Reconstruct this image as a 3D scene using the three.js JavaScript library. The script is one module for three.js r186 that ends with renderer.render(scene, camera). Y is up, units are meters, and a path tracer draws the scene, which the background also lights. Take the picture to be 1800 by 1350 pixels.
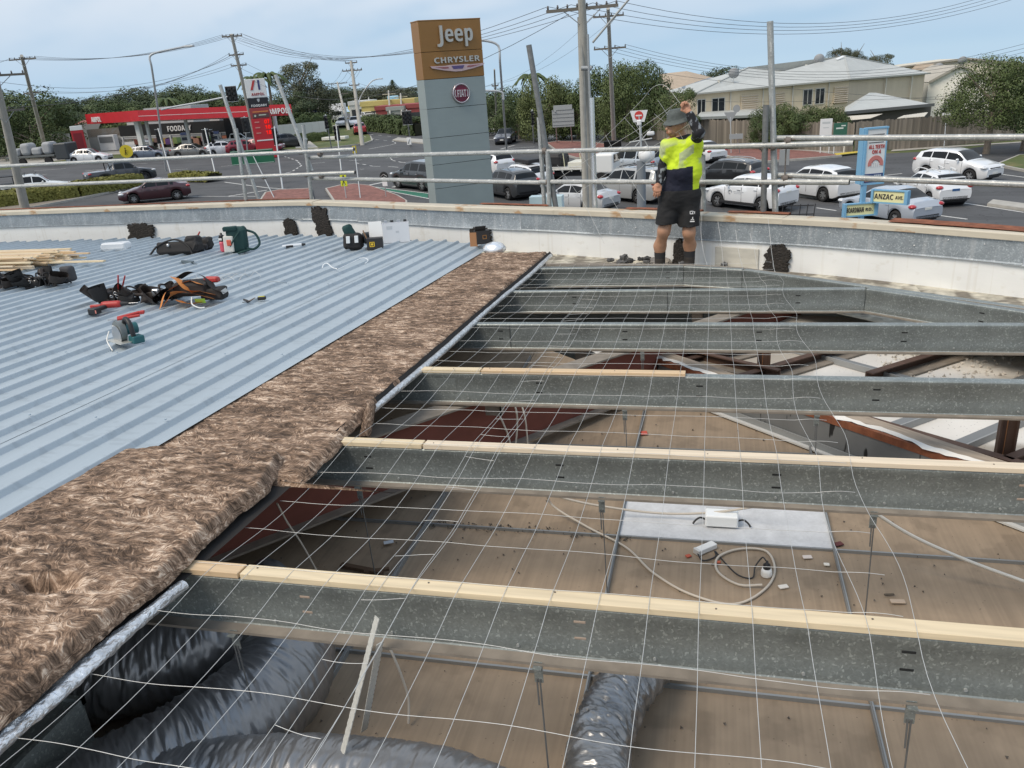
import * as THREE from 'three';
import { mergeGeometries, mergeVertices, toCreasedNormals } from 'three/addons/utils/BufferGeometryUtils.js';
import { RoundedBoxGeometry } from 'three/addons/geometries/RoundedBoxGeometry.js';
import { MarchingCubes } from 'three/addons/objects/MarchingCubes.js';
import { FontLoader } from 'three/addons/loaders/FontLoader.js';
import { TextGeometry } from 'three/addons/geometries/TextGeometry.js';

// camera, sky, sun, exposure
const scene = new THREE.Scene();
const camera = new THREE.PerspectiveCamera(51.2, 4 / 3, 0.05, 3000);
camera.rotation.order = 'YXZ';
camera.position.set(0, 7, 0);
camera.rotation.set(-0.3670569, 0.2592514, -0.0748336);

const renderer = new THREE.WebGLRenderer({ antialias: true });
renderer.setSize(1024, 768);
renderer.toneMapping = THREE.LinearToneMapping;
renderer.toneMappingExposure = 1.24;
renderer.shadowMap.enabled = true;

let seed = 20240607;
function rnd() { seed = (seed + 0x6D2B79F5) | 0; let t = Math.imul(seed ^ (seed >>> 15), 1 | seed); t = (t + Math.imul(t ^ (t >>> 7), 61 | t)) ^ t; return ((t ^ (t >>> 14)) >>> 0) / 4294967296; }
const rr = (a, b) => a + (b - a) * rnd();
const clamp = (x, a = 0, b = 1) => Math.min(b, Math.max(a, x));
const mix = (a, b, t) => a + (b - a) * t;
const sstep = (a, b, x) => { const t = clamp((x - a) / (b - a)); return t * t * (3 - 2 * t); };
function hash2(x, y, s = 0) { let h = Math.imul(x | 0, 374761393) ^ Math.imul(y | 0, 668265263) ^ Math.imul(s | 0, 2147483629); h = Math.imul(h ^ (h >>> 13), 1274126177); h ^= h >>> 16; return (h >>> 0) / 4294967296; }
function vnoise(x, y, s = 0, px = 0, py = 0) {
const xi = Math.floor(x), yi = Math.floor(y), fx = x - xi, fy = y - yi;
const ux = fx * fx * (3 - 2 * fx), uy = fy * fy * (3 - 2 * fy);
const wx = (i) => px ? ((i % px) + px) % px : i, wy = (i) => py ? ((i % py) + py) % py : i;
const a = hash2(wx(xi), wy(yi), s), b = hash2(wx(xi + 1), wy(yi), s), c = hash2(wx(xi), wy(yi + 1), s), d = hash2(wx(xi + 1), wy(yi + 1), s);
return a + (b - a) * ux + (c - a) * uy + (a - b - c + d) * ux * uy;
}
function fbm(x, y, s = 0, o = 4, px = 0, py = 0) { let v = 0, a = .5, n = 0; for (let i = 0; i < o; i++) { v += a * vnoise(x, y, s + i * 17, px, py); n += a; a *= .5; x *= 2; y *= 2; px *= 2; py *= 2; } return v / n; }

// sky: pale winter blue with thin streaky high cloud
{
const w = 1024, h = 512, d = new Float32Array(w * h * 4);
for (let j = 0; j < h; j++) for (let i = 0; i < w; i++) {
const el = (j + .5) / h * Math.PI - Math.PI / 2, az = (i + .5) / w * 2 * Math.PI - Math.PI;
const y = Math.sin(el), up = Math.max(y, 0);
const t = Math.pow(clamp(up), .55);
let r = mix(.39, .22, t), g = mix(.535, .36, t), b = mix(.665, .58, t);
// cloud sheet projected on a plane overhead
const k = 1 / (up + .16), cx = Math.cos(az) * Math.cos(el) * k, cz = Math.sin(az) * Math.cos(el) * k;
const q = fbm(cx * .9 + cz * .5 + 7.3 + .5 * fbm(cx * .8, cz * .8, 5, 3), cz * 2.4 - cx * .7 + 2.1, 11, 5);
const q2 = fbm(cx * 1.6 + cz * .8 + 1.3, cz * 5.5 - cx * 1.8 + 4.1, 31, 5);
const c = clamp(sstep(.25, .55, q) * .9 + 1.1 * (q2 - .45) + .2 * sstep(.1, .6, y), 0, 1) * sstep(-.02, .16, y);
r = mix(r, .63, c); g = mix(g, .68, c); b = mix(b, .745, c);
if (y < 0) { r = .41; g = .55; b = .67; }
const o = (j * w + i) * 4; d[o] = r; d[o + 1] = g; d[o + 2] = b; d[o + 3] = 1;
}
const sky = new THREE.DataTexture(d, w, h, THREE.RGBAFormat, THREE.FloatType);
sky.mapping = THREE.EquirectangularReflectionMapping; sky.magFilter = THREE.LinearFilter; sky.minFilter = THREE.LinearFilter; sky.wrapS = THREE.RepeatWrapping; sky.needsUpdate = true;
scene.background = sky; scene.environment = sky; scene.environmentIntensity = 1;
}
const sun = new THREE.DirectionalLight(0xfff1de, 2.1);
sun.position.set(-50, 95, 32); sun.target.position.set(-4, 3, -20);
sun.castShadow = true; sun.shadow.radius = 55; sun.shadow.mapSize.set(4096, 4096);
{ const c = sun.shadow.camera; c.left = -90; c.right = 90; c.top = 90; c.bottom = -90; c.near = 1; c.far = 300; }
scene.add(sun, sun.target);

// helpers
const V3 = (x, y, z) => new THREE.Vector3(x, y, z);
const names = {};
function numbered(n) { const k = names[n] = (names[n] || 0) + 1; return k === 1 ? n : n + '_' + String(k - 1).padStart(3, '0'); }
const shade = (o) => { o.castShadow = true; o.receiveShadow = true; return o; };
function tag(o, label, category, group, kind) { if (label) o.userData.label = label; if (category) o.userData.category = category; if (group) o.userData.group = group; if (kind) o.userData.kind = kind; return o; }
function thing(name, label, category, pos = [0, 0, 0], turn = 0, group) { const o = new THREE.Group(); o.name = numbered(name); o.position.set(...pos); o.rotation.y = turn; scene.add(o); return tag(o, label, category, group); }
function mesh(name, geo, mat, parent) { // geo: geometry or list
const g = Array.isArray(geo) ? merge(geo) : geo; const m = shade(new THREE.Mesh(g, mat)); m.name = parent ? name : numbered(name); (parent || scene).add(m); return m;
}
function single(name, geo, mat, label, category, group) { return tag(mesh(name, geo, mat), label, category, group); }
function struct(name, geo, mat, parent) { const m = mesh(name, geo, mat, parent); m.userData.kind = 'structure'; return m; }
function structGroup(name) { const o = new THREE.Group(); o.name = numbered(name); o.userData.kind = 'structure'; scene.add(o); return o; }
function dup(root, pos, turn, label, group) { const r = root.clone(); r.name = numbered(root.name.replace(/_\d{3}$/, '')); r.userData = { ...root.userData }; if (pos) r.position.set(...pos); if (turn !== undefined) r.rotation.y = turn; if (label) r.userData.label = label; if (group) r.userData.group = group; scene.add(r); return r; }
function clean(g) { g = g.index ? g.toNonIndexed() : g; const k = {}; for (const n of ['position', 'normal', 'uv']) if (g.attributes[n]) k[n] = g.attributes[n]; const o = new THREE.BufferGeometry(); for (const n in k) o.setAttribute(n, k[n]); if (!k.normal) o.computeVertexNormals(); if (!k.uv) o.setAttribute('uv', new THREE.BufferAttribute(new Float32Array(o.attributes.position.count * 2), 2)); return o; }
function merge(list) { return list.length === 1 ? list[0] : mergeGeometries(list.map(clean)); }
function boxUV(g) { // uv in metres from the dominant axis of each face
g = g.index ? g.toNonIndexed() : g; const p = g.attributes.position, n = g.attributes.normal, uv = new Float32Array(p.count * 2);
for (let i = 0; i < p.count; i += 3) {
let ax = 0, ay = 0, az = 0; for (let k = 0; k < 3; k++) { ax += Math.abs(n.getX(i + k)); ay += Math.abs(n.getY(i + k)); az += Math.abs(n.getZ(i + k)); }
for (let k = 0; k < 3; k++) { const x = p.getX(i + k), y = p.getY(i + k), z = p.getZ(i + k); let u, v; if (ay >= ax && ay >= az) { u = x; v = z; } else if (az >= ax) { u = x; v = y; } else { u = z; v = y; } uv[(i + k) * 2] = u; uv[(i + k) * 2 + 1] = v; }
}
g.setAttribute('uv', new THREE.BufferAttribute(uv, 2)); return g;
}
const T = (g, x = 0, y = 0, z = 0, rx = 0, ry = 0, rz = 0) => { if (rx) g.rotateX(rx); if (rz) g.rotateZ(rz); if (ry) g.rotateY(ry); return g.translate(x, y, z); };
const bx = (w, h, d, x = 0, y = 0, z = 0, ry = 0) => T(boxUV(new THREE.BoxGeometry(w, h, d)), x, y, z, 0, ry);
const rbx = (w, h, d, r, x = 0, y = 0, z = 0, ry = 0, s = 2) => T(boxUV(new RoundedBoxGeometry(w, h, d, s, Math.min(r, w / 2.01, h / 2.01, d / 2.01))), x, y, z, 0, ry);
function rod(a, b, r1, r2 = r1, n = 8, open = false) { // cylinder between two points
const A = V3(...a), B = V3(...b), d = B.clone().sub(A), L = d.length(); const g = new THREE.CylinderGeometry(r2, r1, L, n, 1, open);
const uv = g.attributes.uv; for (let i = 0; i < uv.count; i++) uv.setXY(i, uv.getX(i) * Math.PI * 2 * r1, uv.getY(i) * L);
g.applyQuaternion(new THREE.Quaternion().setFromUnitVectors(V3(0, 1, 0), d.normalize())); const c = A.add(B).multiplyScalar(.5); return g.translate(c.x, c.y, c.z);
}
function bar(a, b, w, h, up = V3(0, 1, 0)) { // rectangular bar between two points
const A = V3(...a), B = V3(...b), d = B.clone().sub(A), L = d.length(); d.normalize(); const g = boxUV(new THREE.BoxGeometry(w, h, L));
const s = V3().crossVectors(up, d).normalize(), u = V3().crossVectors(d, s); g.applyMatrix4(new THREE.Matrix4().makeBasis(s, u, d)); const c = A.add(B).multiplyScalar(.5); return g.translate(c.x, c.y, c.z);
}
function tube(pts, r, n = 6, seg = 0, closed = false) { const c = new THREE.CatmullRomCurve3(pts.map((p) => p.isVector3 ? p : V3(...p)), closed, 'centripetal'); return new THREE.TubeGeometry(c, seg || pts.length * 4, r, n, closed); }
function poly(pts, y, slope = 0) { // flat polygon of [x, z] points at height y (plus a cross fall), uv in metres
const s = new THREE.Shape(pts.map(([x, z]) => new THREE.Vector2(x, -z))); const g = new THREE.ShapeGeometry(s); const p = g.attributes.position, uv = g.attributes.uv, n = g.attributes.normal;
for (let i = 0; i < p.count; i++) { const x = p.getX(i), z = -p.getY(i); p.setXYZ(i, x, y + slope * x, z); uv.setXY(i, x, z); n.setXYZ(i, 0, 1, 0); } return g;
}
function prism(pts, y0, y1, slope = 0) { // upright prism over [x, z] points
const s = new THREE.Shape(pts.map(([x, z]) => new THREE.Vector2(x, -z))); const g = new THREE.ExtrudeGeometry(s, { depth: y1 - y0, bevelEnabled: false }); g.rotateX(-Math.PI / 2); g.translate(0, y0, 0);
if (slope) { const p = g.attributes.position; for (let i = 0; i < p.count; i++) p.setY(i, p.getY(i) + slope * p.getX(i)); } return boxUV(g);
}
function plate(shapePts, depth, bevel = 0) { const s = new THREE.Shape(shapePts.map(([x, y]) => new THREE.Vector2(x, y))); return boxUV(new THREE.ExtrudeGeometry(s, { depth, bevelEnabled: bevel > 0, bevelSize: bevel, bevelThickness: bevel, bevelSegments: 2 })); }
function gridGeo(nu, nv, fn) { // parametric sheet with uv from fn -> [x,y,z,u,v]
const P = new Float32Array((nu + 1) * (nv + 1) * 3), U = new Float32Array((nu + 1) * (nv + 1) * 2), I = [];
for (let j = 0; j <= nv; j++) for (let i = 0; i <= nu; i++) { const k = j * (nu + 1) + i, r = fn(i / nu, j / nv); P.set(r.slice(0, 3), k * 3); U[k * 2] = r[3] ?? i / nu; U[k * 2 + 1] = r[4] ?? j / nv; }
for (let j = 0; j < nv; j++) for (let i = 0; i < nu; i++) { const a = j * (nu + 1) + i, b = a + 1, c = a + nu + 1, e = c + 1; I.push(a, b, c, b, e, c); }
const g = new THREE.BufferGeometry(); g.setAttribute('position', new THREE.BufferAttribute(P, 3)); g.setAttribute('uv', new THREE.BufferAttribute(U, 2)); g.setIndex(I); g.computeVertexNormals(); return g;
}
// textures
const lin2s = (c) => 255 * (c <= .0031308 ? c * 12.92 : 1.055 * Math.pow(c, 1 / 2.4) - .055);
function tex(w, h, fn, rep = 1, repV = rep, srgb = true) { // fn(x,y)->[r,g,b] linear 0..1 ; rep = repeats per metre
const d = new Uint8Array(w * h * 4);
for (let y = 0; y < h; y++) for (let x = 0; x < w; x++) { const c = fn(x, y), o = (y * w + x) * 4; for (let k = 0; k < 3; k++) { const v = clamp(Array.isArray(c) ? c[k] : c); d[o + k] = srgb ? lin2s(v) : v * 255; } d[o + 3] = 255; }
const t = new THREE.DataTexture(d, w, h); t.wrapS = t.wrapT = THREE.RepeatWrapping; t.magFilter = THREE.LinearFilter; t.minFilter = THREE.LinearMipmapLinearFilter; t.generateMipmaps = true; t.repeat.set(rep, repV); if (srgb) t.colorSpace = THREE.SRGBColorSpace; t.needsUpdate = true; return t;
}
function canvasTex(w, h, draw) { const c = document.createElement('canvas'); c.width = w; c.height = h; const x = c.getContext('2d'); draw(x, w, h); const t = new THREE.CanvasTexture(c); t.colorSpace = THREE.SRGBColorSpace; t.magFilter = THREE.LinearFilter; return t; }
const M = (r, g, b, rough = .8, o = {}) => { const m = new THREE.MeshStandardMaterial({ roughness: rough, side: THREE.DoubleSide, ...o }); m.color.setRGB(r, g, b); return m; };
const MT = (map, rough = .8, o = {}) => new THREE.MeshStandardMaterial({ map, roughness: rough, side: THREE.DoubleSide, ...o });
const MP = (r, g, b, rough, o = {}) => { const m = new THREE.MeshPhysicalMaterial({ roughness: rough, side: THREE.DoubleSide, ...o }); m.color.setRGB(r, g, b); return m; };

const GS = -0.02;                                   // the street falls gently to the right
const gy = (x) => GS * x;
// roof plane through the tops of the purlins; the roof falls away from the camera
const RT = 0.0573217, RA = 0.057259;
const ry = (z, off = 0) => 5.45 + off + RT * z;
// inner face of the parapet
const WALL = [[-18, -12.2], [-6.9, -12.1], [-6.1, -11.95], [-5.2, -11.62], [-4.33, -11.26], [-2.82, -10.7], [-1.81, -10.33], [-.69, -9.88], [.3, -9.5], [1.45, -8.97], [2.78, -8.15], [4.6, -6.9], [6.5, -5.5]];
const wallCurve = new THREE.CatmullRomCurve3(WALL.map(([x, z]) => V3(x, 0, z)), false, 'centripetal');
const wallPts = wallCurve.getPoints(120).map((p) => [p.x, p.z]);
const wallZ = (x) => { for (let i = 0; i < wallPts.length - 1; i++) { const [a, b] = wallPts[i], [c, d] = wallPts[i + 1]; if (x >= a && x <= c) return b + (d - b) * (x - a) / (c - a); } return -12.2; };
const wallNormals = wallPts.map((p, i) => { const a = wallPts[Math.max(i - 1, 0)], b = wallPts[Math.min(i + 1, wallPts.length - 1)], l = Math.hypot(b[0] - a[0], b[1] - a[1]); return [-(b[1] - a[1]) / l, (b[0] - a[0]) / l]; }); // towards the roof
function sweepWall(profile, i0 = 0, i1 = wallPts.length - 1, jit = null, u0 = 0) { // profile: [offset towards roof, y] list
const n = i1 - i0; let L = [u0]; for (let i = i0 + 1; i <= i1; i++) L.push(L[L.length - 1] + Math.hypot(wallPts[i][0] - wallPts[i - 1][0], wallPts[i][1] - wallPts[i - 1][1]));
let S = [0]; for (let k = 1; k < profile.length; k++) S.push(S[k - 1] + Math.hypot(profile[k][0] - profile[k - 1][0], profile[k][1] - profile[k - 1][1]));
const g = gridGeo(n, profile.length - 1, (u, v) => { const i = i0 + Math.round(u * n), k = Math.round(v * (profile.length - 1)); const [o, y] = profile[k], q = jit ? jit(L[i - i0], k) : [0, 0]; return [wallPts[i][0] + wallNormals[i][0] * (o + q[0]), y + q[1], wallPts[i][1] + wallNormals[i][1] * (o + q[0]), L[i - i0], S[k]]; });
return toCreasedNormals(g, .6);
}

// surface materials of the roof
// galvanised steel: grey-green zinc with pale spangle flecks
function spangle(cell, base, fleck, dens, seedN, size = 1024) {
const n = Math.round(size / cell);
return (x, y) => {
const cx = x / cell, cy = y / cell, xi = Math.floor(cx), yi = Math.floor(cy); let best = 9, id = 0;
for (let j = -1; j <= 1; j++) for (let i = -1; i <= 1; i++) { const a = ((xi + i) % n + n) % n, b = ((yi + j) % n + n) % n; const px = xi + i + hash2(a, b, seedN), py = yi + j + hash2(a, b, seedN + 1); const th = hash2(a, b, seedN + 2) * 3.14, dx = cx - px, dy = cy - py; const u = dx * Math.cos(th) + dy * Math.sin(th), v = -dx * Math.sin(th) + dy * Math.cos(th); const d = u * u * .35 + v * v * 2.2; if (d < best) { best = d; id = hash2(a, b, seedN + 3); } }
const l = fbm(x / 128, y / 128, seedN + 9, 3, size / 128, size / 128), k = id > 1 - dens ? (id - 1 + dens) / dens : 0;
const f = .80 + .22 * id + .35 * (l - .5); return base.map((c, q) => mix(c * f, fleck[q], k * k * .7));
};
}
const galvTex = tex(1024, 1024, spangle(9, [.285, .312, .302], [.52, .56, .54], .17, 41), 1 / .8);
const matGalv = MT(galvTex, .48, { metalness: .55 });
const galvFlash = tex(1024, 1024, (() => { const s = spangle(7, [.33, .37, .40], [.55, .60, .63], .3, 77); return (x, y) => { const c = s(x, y), st = fbm(x / 40, y / 400, 91, 4, 1024 / 40 | 0, 4), w = sstep(.60, .78, st) * .22; return c.map((v) => mix(v, .66, w)); }; })(), 1 / 1.6);
const matFlash = MT(galvFlash, .5, { metalness: .25 });
const galvTopTex = tex(512, 512, (x, y) => { const n = fbm(x / 60, y / 18, 3, 4, 8, 28), k = .34 + .55 * n; return [k * .92, k * .97, k * 1.08]; }, 1);
const matGalvTop = MT(galvTopTex, .42, { metalness: .3 });
const matDust = MT(tex(256, 256, (x, y) => { const n = fbm(x / 16, y / 16, 8, 4, 16, 16); const k = .72 + .5 * n; return [.235 * k, .205 * k, .170 * k]; }, 1.2), .95);
const matRust = MT(tex(512, 512, (x, y) => { const n = fbm(x / 32, y / 32, 18, 5, 16, 16), m = fbm(x / 9, y / 9, 28, 3, 56, 56); const k = .6 + .8 * n; return [mix(.27, .17, m) * k, mix(.10, .055, m) * k, mix(.045, .03, m) * k]; }, 1), .9);
const matOxide = MT(tex(512, 512, (x, y) => { const n = fbm(x / 64, y / 40, 53, 5, 8, 12); const k = .75 + .5 * n; return [.175 * k, .055 * k, .038 * k]; }, .8), .75);
const matBrown = MT(tex(512, 512, (x, y) => { const n = fbm(x / 64, y / 16, 63, 5, 8, 32); const k = .7 + .6 * n; return [.092 * k, .052 * k, .036 * k]; }, .8), .7);
const matSheet = MT(tex(1024, 1024, (x, y) => { const a = fbm(x / 128, y / 256, 71, 5, 8, 4), b = fbm(x / 6, y / 40, 74, 3, 170, 25), s = hash2(x >> 1, y >> 1, 75) > .9993 ? .75 : 1; const k = (.90 + .14 * a + .07 * b) * s, w = 1 - .10 * sstep(.60, .72, fbm(x / 60, y / 26, 79, 4, 17, 39)); return [.365 * k * w, .425 * k * w, .470 * k * w]; }, .5), .42, { metalness: .05 });
function pine(rgb, sd, knots) { return MT(tex(1024, 256, (x, y) => { const w = fbm(x / 256, y / 64, sd, 3, 4, 4) * 30, g = .5 + .5 * Math.sin((y + w) * .30 + 3 * fbm(x / 128, y / 20, sd + 3, 2, 8, 12)), f = fbm(x / 90, y / 3, sd + 5, 3, 11, 85); let k = .86 + .10 * g + .18 * (f - .5); let d = 0; for (const [kx, ky, kr] of knots) { const q = Math.hypot((x - kx) / 1.8, y - ky) / kr; d = Math.max(d, 1 - sstep(.5, 1.1, q)); } return [rgb[0] * k * (1 - .6 * d), rgb[1] * k * (1 - .7 * d), rgb[2] * k * (1 - .75 * d)]; }, .5, 2.2), .75); }
const matPine = pine([.74, .61, .41], 101, [[300, 120, 9], [760, 60, 7]]), matPine2 = pine([.76, .64, .48], 131, [[520, 190, 8]]), matPine3 = pine([.68, .50, .31], 151, [[120, 40, 9], [880, 150, 8]]);
const matWire = M(.62, .62, .60, .45, { metalness: .4 });

// roof sheeting: long trapezoidal steel sheets, one mesh each
const sheeting = structGroup('roof_sheeting');
const RIB = .2275, X0 = -2.93;
{
const prof = []; // one pitch, from the middle of a pan across a rib: [dx, h]
const pans = [[-.1137, 0], [-.0330, 0], [-.0305, .002], [-.013, .027], [-.009, .030], [.009, .030], [.013, .027], [.0305, .002], [.0330, 0], [.1137, 0]];
for (let s = 0; s < 16; s++) {
const pts = []; for (let k = 0; k < 4; k++) { const c = X0 - (s * 4 + k) * RIB; for (const [dx, h] of pans.slice().reverse()) pts.push([c + dx, h]); }
if (s === 0) { pts.unshift([X0 + .150, .004]); }
pts.push([pts[pts.length - 1][0] - .03, .001]);
const lift = (s % 2) * .0025, zt = .9;
const g = gridGeo(pts.length - 1, 12, (u, v) => { const [x, h] = pts[Math.round(u * (pts.length - 1))]; const z1 = wallZ(x) + .42 + .05 * Math.sin(x * 9); const z = mix(zt, z1, v); const w = .0035 * (fbm(x * 2 + 9, z * 1.3, 7, 2) - .5); return [x, ry(z, .062 + h + lift) + w, z, x, z]; });
const m = mesh('roof_sheet', toCreasedNormals(g, .22), matSheet, sheeting);
}
// fixing screws in the pans over each purlin line
const heads = []; for (const z of [-2.25, -3.5, -4.8, -6.1, -7.4, -8.7, -10]) for (let k = 0; k < 60; k += 2) heads.push(T(new THREE.CylinderGeometry(.007, .008, .006, 6), X0 - k * RIB, ry(z, .106), z + .0));
const scr = mesh('screw_head', heads, M(.35, .42, .48, .4), sheeting); scr.userData.kind = 'stuff';
}

// parapet: rendered wall, galvanised flashing, timber cap with rusted capping
const parapet = thing('parapet_wall', 'low white parapet wall with galvanised flashing and weathered cream cap around the roof', 'parapet');
const PT = 5.33, PB = 4.72;
const matWhite = MT(tex(2048, 512, (x, y) => {
const a = fbm(x / 128, y / 64, 201, 5, 16, 8), st = fbm(x / 14, y / 512, 207, 4, 146, 1), b = fbm(x / 40, y / 40, 211, 4, 51, 13); const w = 1 - y / 512;
const dirt = clamp(sstep(.64, .82, st) * .22 + .25 * sstep(.66, .82, b)); const k = .94 + .12 * a;
return [mix(.80, .60, dirt) * k, mix(.81, .57, dirt) * k, mix(.80, .50, dirt) * k];
}, 1 / 5, 1 / .8), .6);
const matCream = MT(tex(2048, 256, (x, y) => {
const a = fbm(x / 128, y / 32, 221, 5, 16, 8), r = fbm(x / 90, y / 60, 231, 4, 23, 4), g = fbm(x / 200, y / 5, 241, 3, 10, 51); const k = .80 + .25 * a + .12 * (g - .5), o = sstep(.62, .78, r) * .75;
return [mix(.60, .42, o) * k, mix(.545, .22, o) * k, mix(.44, .08, o) * k];
}, 1 / 4, 1 / .5), .8);
{
mesh('wall', sweepWall([[0, PB - .25], [0, PT - .26]]), matWhite, parapet);
mesh('wall_core', sweepWall([[-.16, PT - .02], [-.16, 1]]), MT(tex(256, 256, (x, y) => { const k = .9 + .2 * fbm(x / 30, y / 30, 5, 4, 8, 8); return [.5 * k, .5 * k, .49 * k]; }, .5), .8), parapet);
// galvanised flashing in lapped lengths
const cuts = [0, 13, 27, 39, 52, 63, 74, 86, 99, 110, 120];
for (let k = 0; k < cuts.length - 1; k++) { const e = .010 + (k % 2) * .0035, a = rr(-.006, .006), b = rr(-.008, .008); const g = sweepWall([[e + .002, PT - .07], [e, PT - .15], [e + .002, PT - .275 + a], [e + .016, PT - .292 + b], [e + .010, PT - .296 + b]], cuts[k], Math.min(cuts[k + 1] + 1, 120), (L, q) => [.003 * Math.sin(L * 5 + k), .004 * Math.sin(L * 2.3 + k)], k * 1.7); mesh('flashing', g, matFlash, parapet); }
// cap boards, end to end
const caps = [0, 18, 34, 47, 58, 68, 76, 84, 94, 104, 113, 120];
for (let k = 0; k < caps.length - 1; k++) { const d = rr(-.004, .004), w = rr(0, .008); mesh('cap_board', sweepWall([[-.19, PT - .07], [-.19, PT + d - .006], [-.18, PT + d], [.02 + w, PT + d], [.032 + w, PT + d - .010], [.032 + w, PT - .066], [.012, PT - .072]], caps[k], caps[k + 1], null, k * 2.3), matCream, parapet); }
// rusted sheet capping that still lies on the boards, and mostly on the right
for (const [a, b, o] of [[3, 14, -.17], [47, 56, -.165], [66, 75, -.15], [78, 84, -.15], [92, 120, -.05]]) mesh('rusted_capping', sweepWall([[-.24, PT - .05], [-.235, PT + .016], [o - .03, PT + .012], [o, PT + .009]], a, b, (L, q) => [.006 * Math.sin(L * 7 + a) + .006 * Math.sin(L * 17), .004 * Math.sin(L * 3)]), matRust, parapet);
// sealant dabs and screw heads along the flashing
const dots = []; for (let i = 2; i < 118; i += 2) { const n = wallNormals[i], p = wallPts[i]; dots.push(T(new THREE.SphereGeometry(.004 + .004 * rnd(), 6, 4), p[0] + n[0] * .022, PT - rr(.1, .29), p[1] + n[1] * .022)); }
const dd = mesh('sealant_dab', dots, M(.75, .75, .73, .6), parapet); dd.userData.kind = 'stuff';
// paler patched panel of render on the wall behind the worker
const pa = []; for (let i = 0; i <= 8; i++) pa.push(i);
}
// black bitumen patches with torn ragged edges stuck to the wall
const matBitumen = MT(tex(256, 256, (x, y) => { const n = fbm(x / 10, y / 10, 301, 4, 25, 25); const k = .35 + 1.3 * n * n * 2; return [.018 * k + .004, .014 * k + .004, .012 * k + .003]; }, 2, 2, true), .75, { bumpMap: tex(256, 256, (x, y) => fbm(x / 8, y / 8, 311, 4, 32, 32), 2, 2, false), bumpScale: .012 });
function patchOn(name, x0, x1, yb, yt, sd, label, skew = 0) {
// ragged blob in the wall's own (along, up) coordinates, a few centimetres thick
const i0 = wallPts.findIndex(([x]) => x >= x0), xm = (x0 + x1) / 2, im = wallPts.findIndex(([x]) => x >= xm), n = wallNormals[im], p = [xm, wallZ(xm)], w = (x1 - x0) / Math.abs(n[1]), h = yt - yb;
const pts = []; const N = 90; for (let i = 0; i < N; i++) { const a = i / N * Math.PI * 2, c = Math.cos(a), s = Math.sin(a), q = Math.pow(Math.pow(Math.abs(c), 5) + Math.pow(Math.abs(s), 5), -1 / 5); const j = 1 + .42 * (fbm(i * .30, sd, sd, 3) - .5) + .20 * (hash2(i, sd) - .5); pts.push([c * q * j * w / 2 + skew * s * h / 2 + .05 * w * Math.sin(s * 3 + sd), s * q * j * h / 2]); }
const g = new THREE.ExtrudeGeometry(new THREE.Shape(pts.map(([x, y]) => new THREE.Vector2(x, y))), { depth: .022, bevelEnabled: true, bevelSize: .006, bevelThickness: .008, bevelSegments: 1 }); const gg = boxUV(g); gg.rotateY(Math.atan2(n[0], n[1])); gg.translate(p[0] + n[0] * .012, (yt + yb) / 2, p[1] + n[1] * .012);
return single(name, gg, matBitumen, label, 'bitumen patch', 'black bitumen patches on the parapet');
}

// bitumen patches: x range along the wall, then bottom and top
patchOn('bitumen_patch', -9.99, -9.50, 4.74, 5.02, 1, 'wide square black bitumen patch on white wall left of the two dark bags');
patchOn('bitumen_patch', -6.90, -6.66, 4.76, 5.03, 2, 'small black bitumen patch beside the tall black patch, right of the green backpack');
patchOn('bitumen_patch', -6.28, -5.98, 4.74, 5.24, 3, 'tall ragged black bitumen patch running up over the flashing', -.10);
patchOn('bitumen_patch', -3.30, -2.98, 4.80, 5.04, 4, 'ragged black bitumen patch behind the brown carton at the sheet end');
patchOn('bitumen_patch', -.44, -.30, 4.62, 5.02, 5, 'narrow black bitumen strip showing between the worker\'s legs');
patchOn('bitumen_patch', .60, .84, 4.66, 5.02, 6, 'torn black bitumen patch on the wall right of the worker', -.05);
{ // square render patch right of the worker
const xm = .28, n = (() => { const i = wallPts.findIndex(([x]) => x >= xm); return wallNormals[i]; })();
const g = rbx(.52, .28, .02, .012); g.rotateY(Math.atan2(n[0], n[1])); g.translate(xm + n[0] * .012, 4.83, wallZ(xm) + n[1] * .012);
single('wall_panel', g, MT(tex(256, 256, (x, y) => { const k = .85 + .3 * fbm(x / 40, y / 14, 8, 4, 6, 18); return [.55 * k, .53 * k, .47 * k]; }, 1.5), .8), 'square beige render patch on the white wall right of the worker', 'wall patch');
}
// gutter tray between the last purlin and the wall
const gutter = structGroup('box_gutter');
{
const inner = (x) => x < .28 ? -8.62 : x < 1.35 ? -8.4 + (x - .28) * .95 : -7.38 + (x - 1.35) * .93;
const g = gridGeo(60, 2, (u, v) => { const x = mix(-3.4, 5.2, u), a = Math.min(inner(x) - .02, wallZ(x) * .2 + 20), z = mix(inner(x) - .03, wallZ(x) - .02, v); return [x, 4.735 - .012 * Math.sin(v * 3), z, x, z]; });
mesh('gutter_floor', g, MT(tex(512, 512, (x, y) => { const n = fbm(x / 30, y / 30, 331, 5, 17, 17), m = fbm(x / 90, y / 90, 341, 4, 5, 5); const k = .6 + .8 * n; const d = sstep(.4, .7, m); return [mix(.50, .18, d) * k, mix(.47, .16, d) * k, mix(.39, .13, d) * k]; }, 1), .9), gutter);
}
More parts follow.
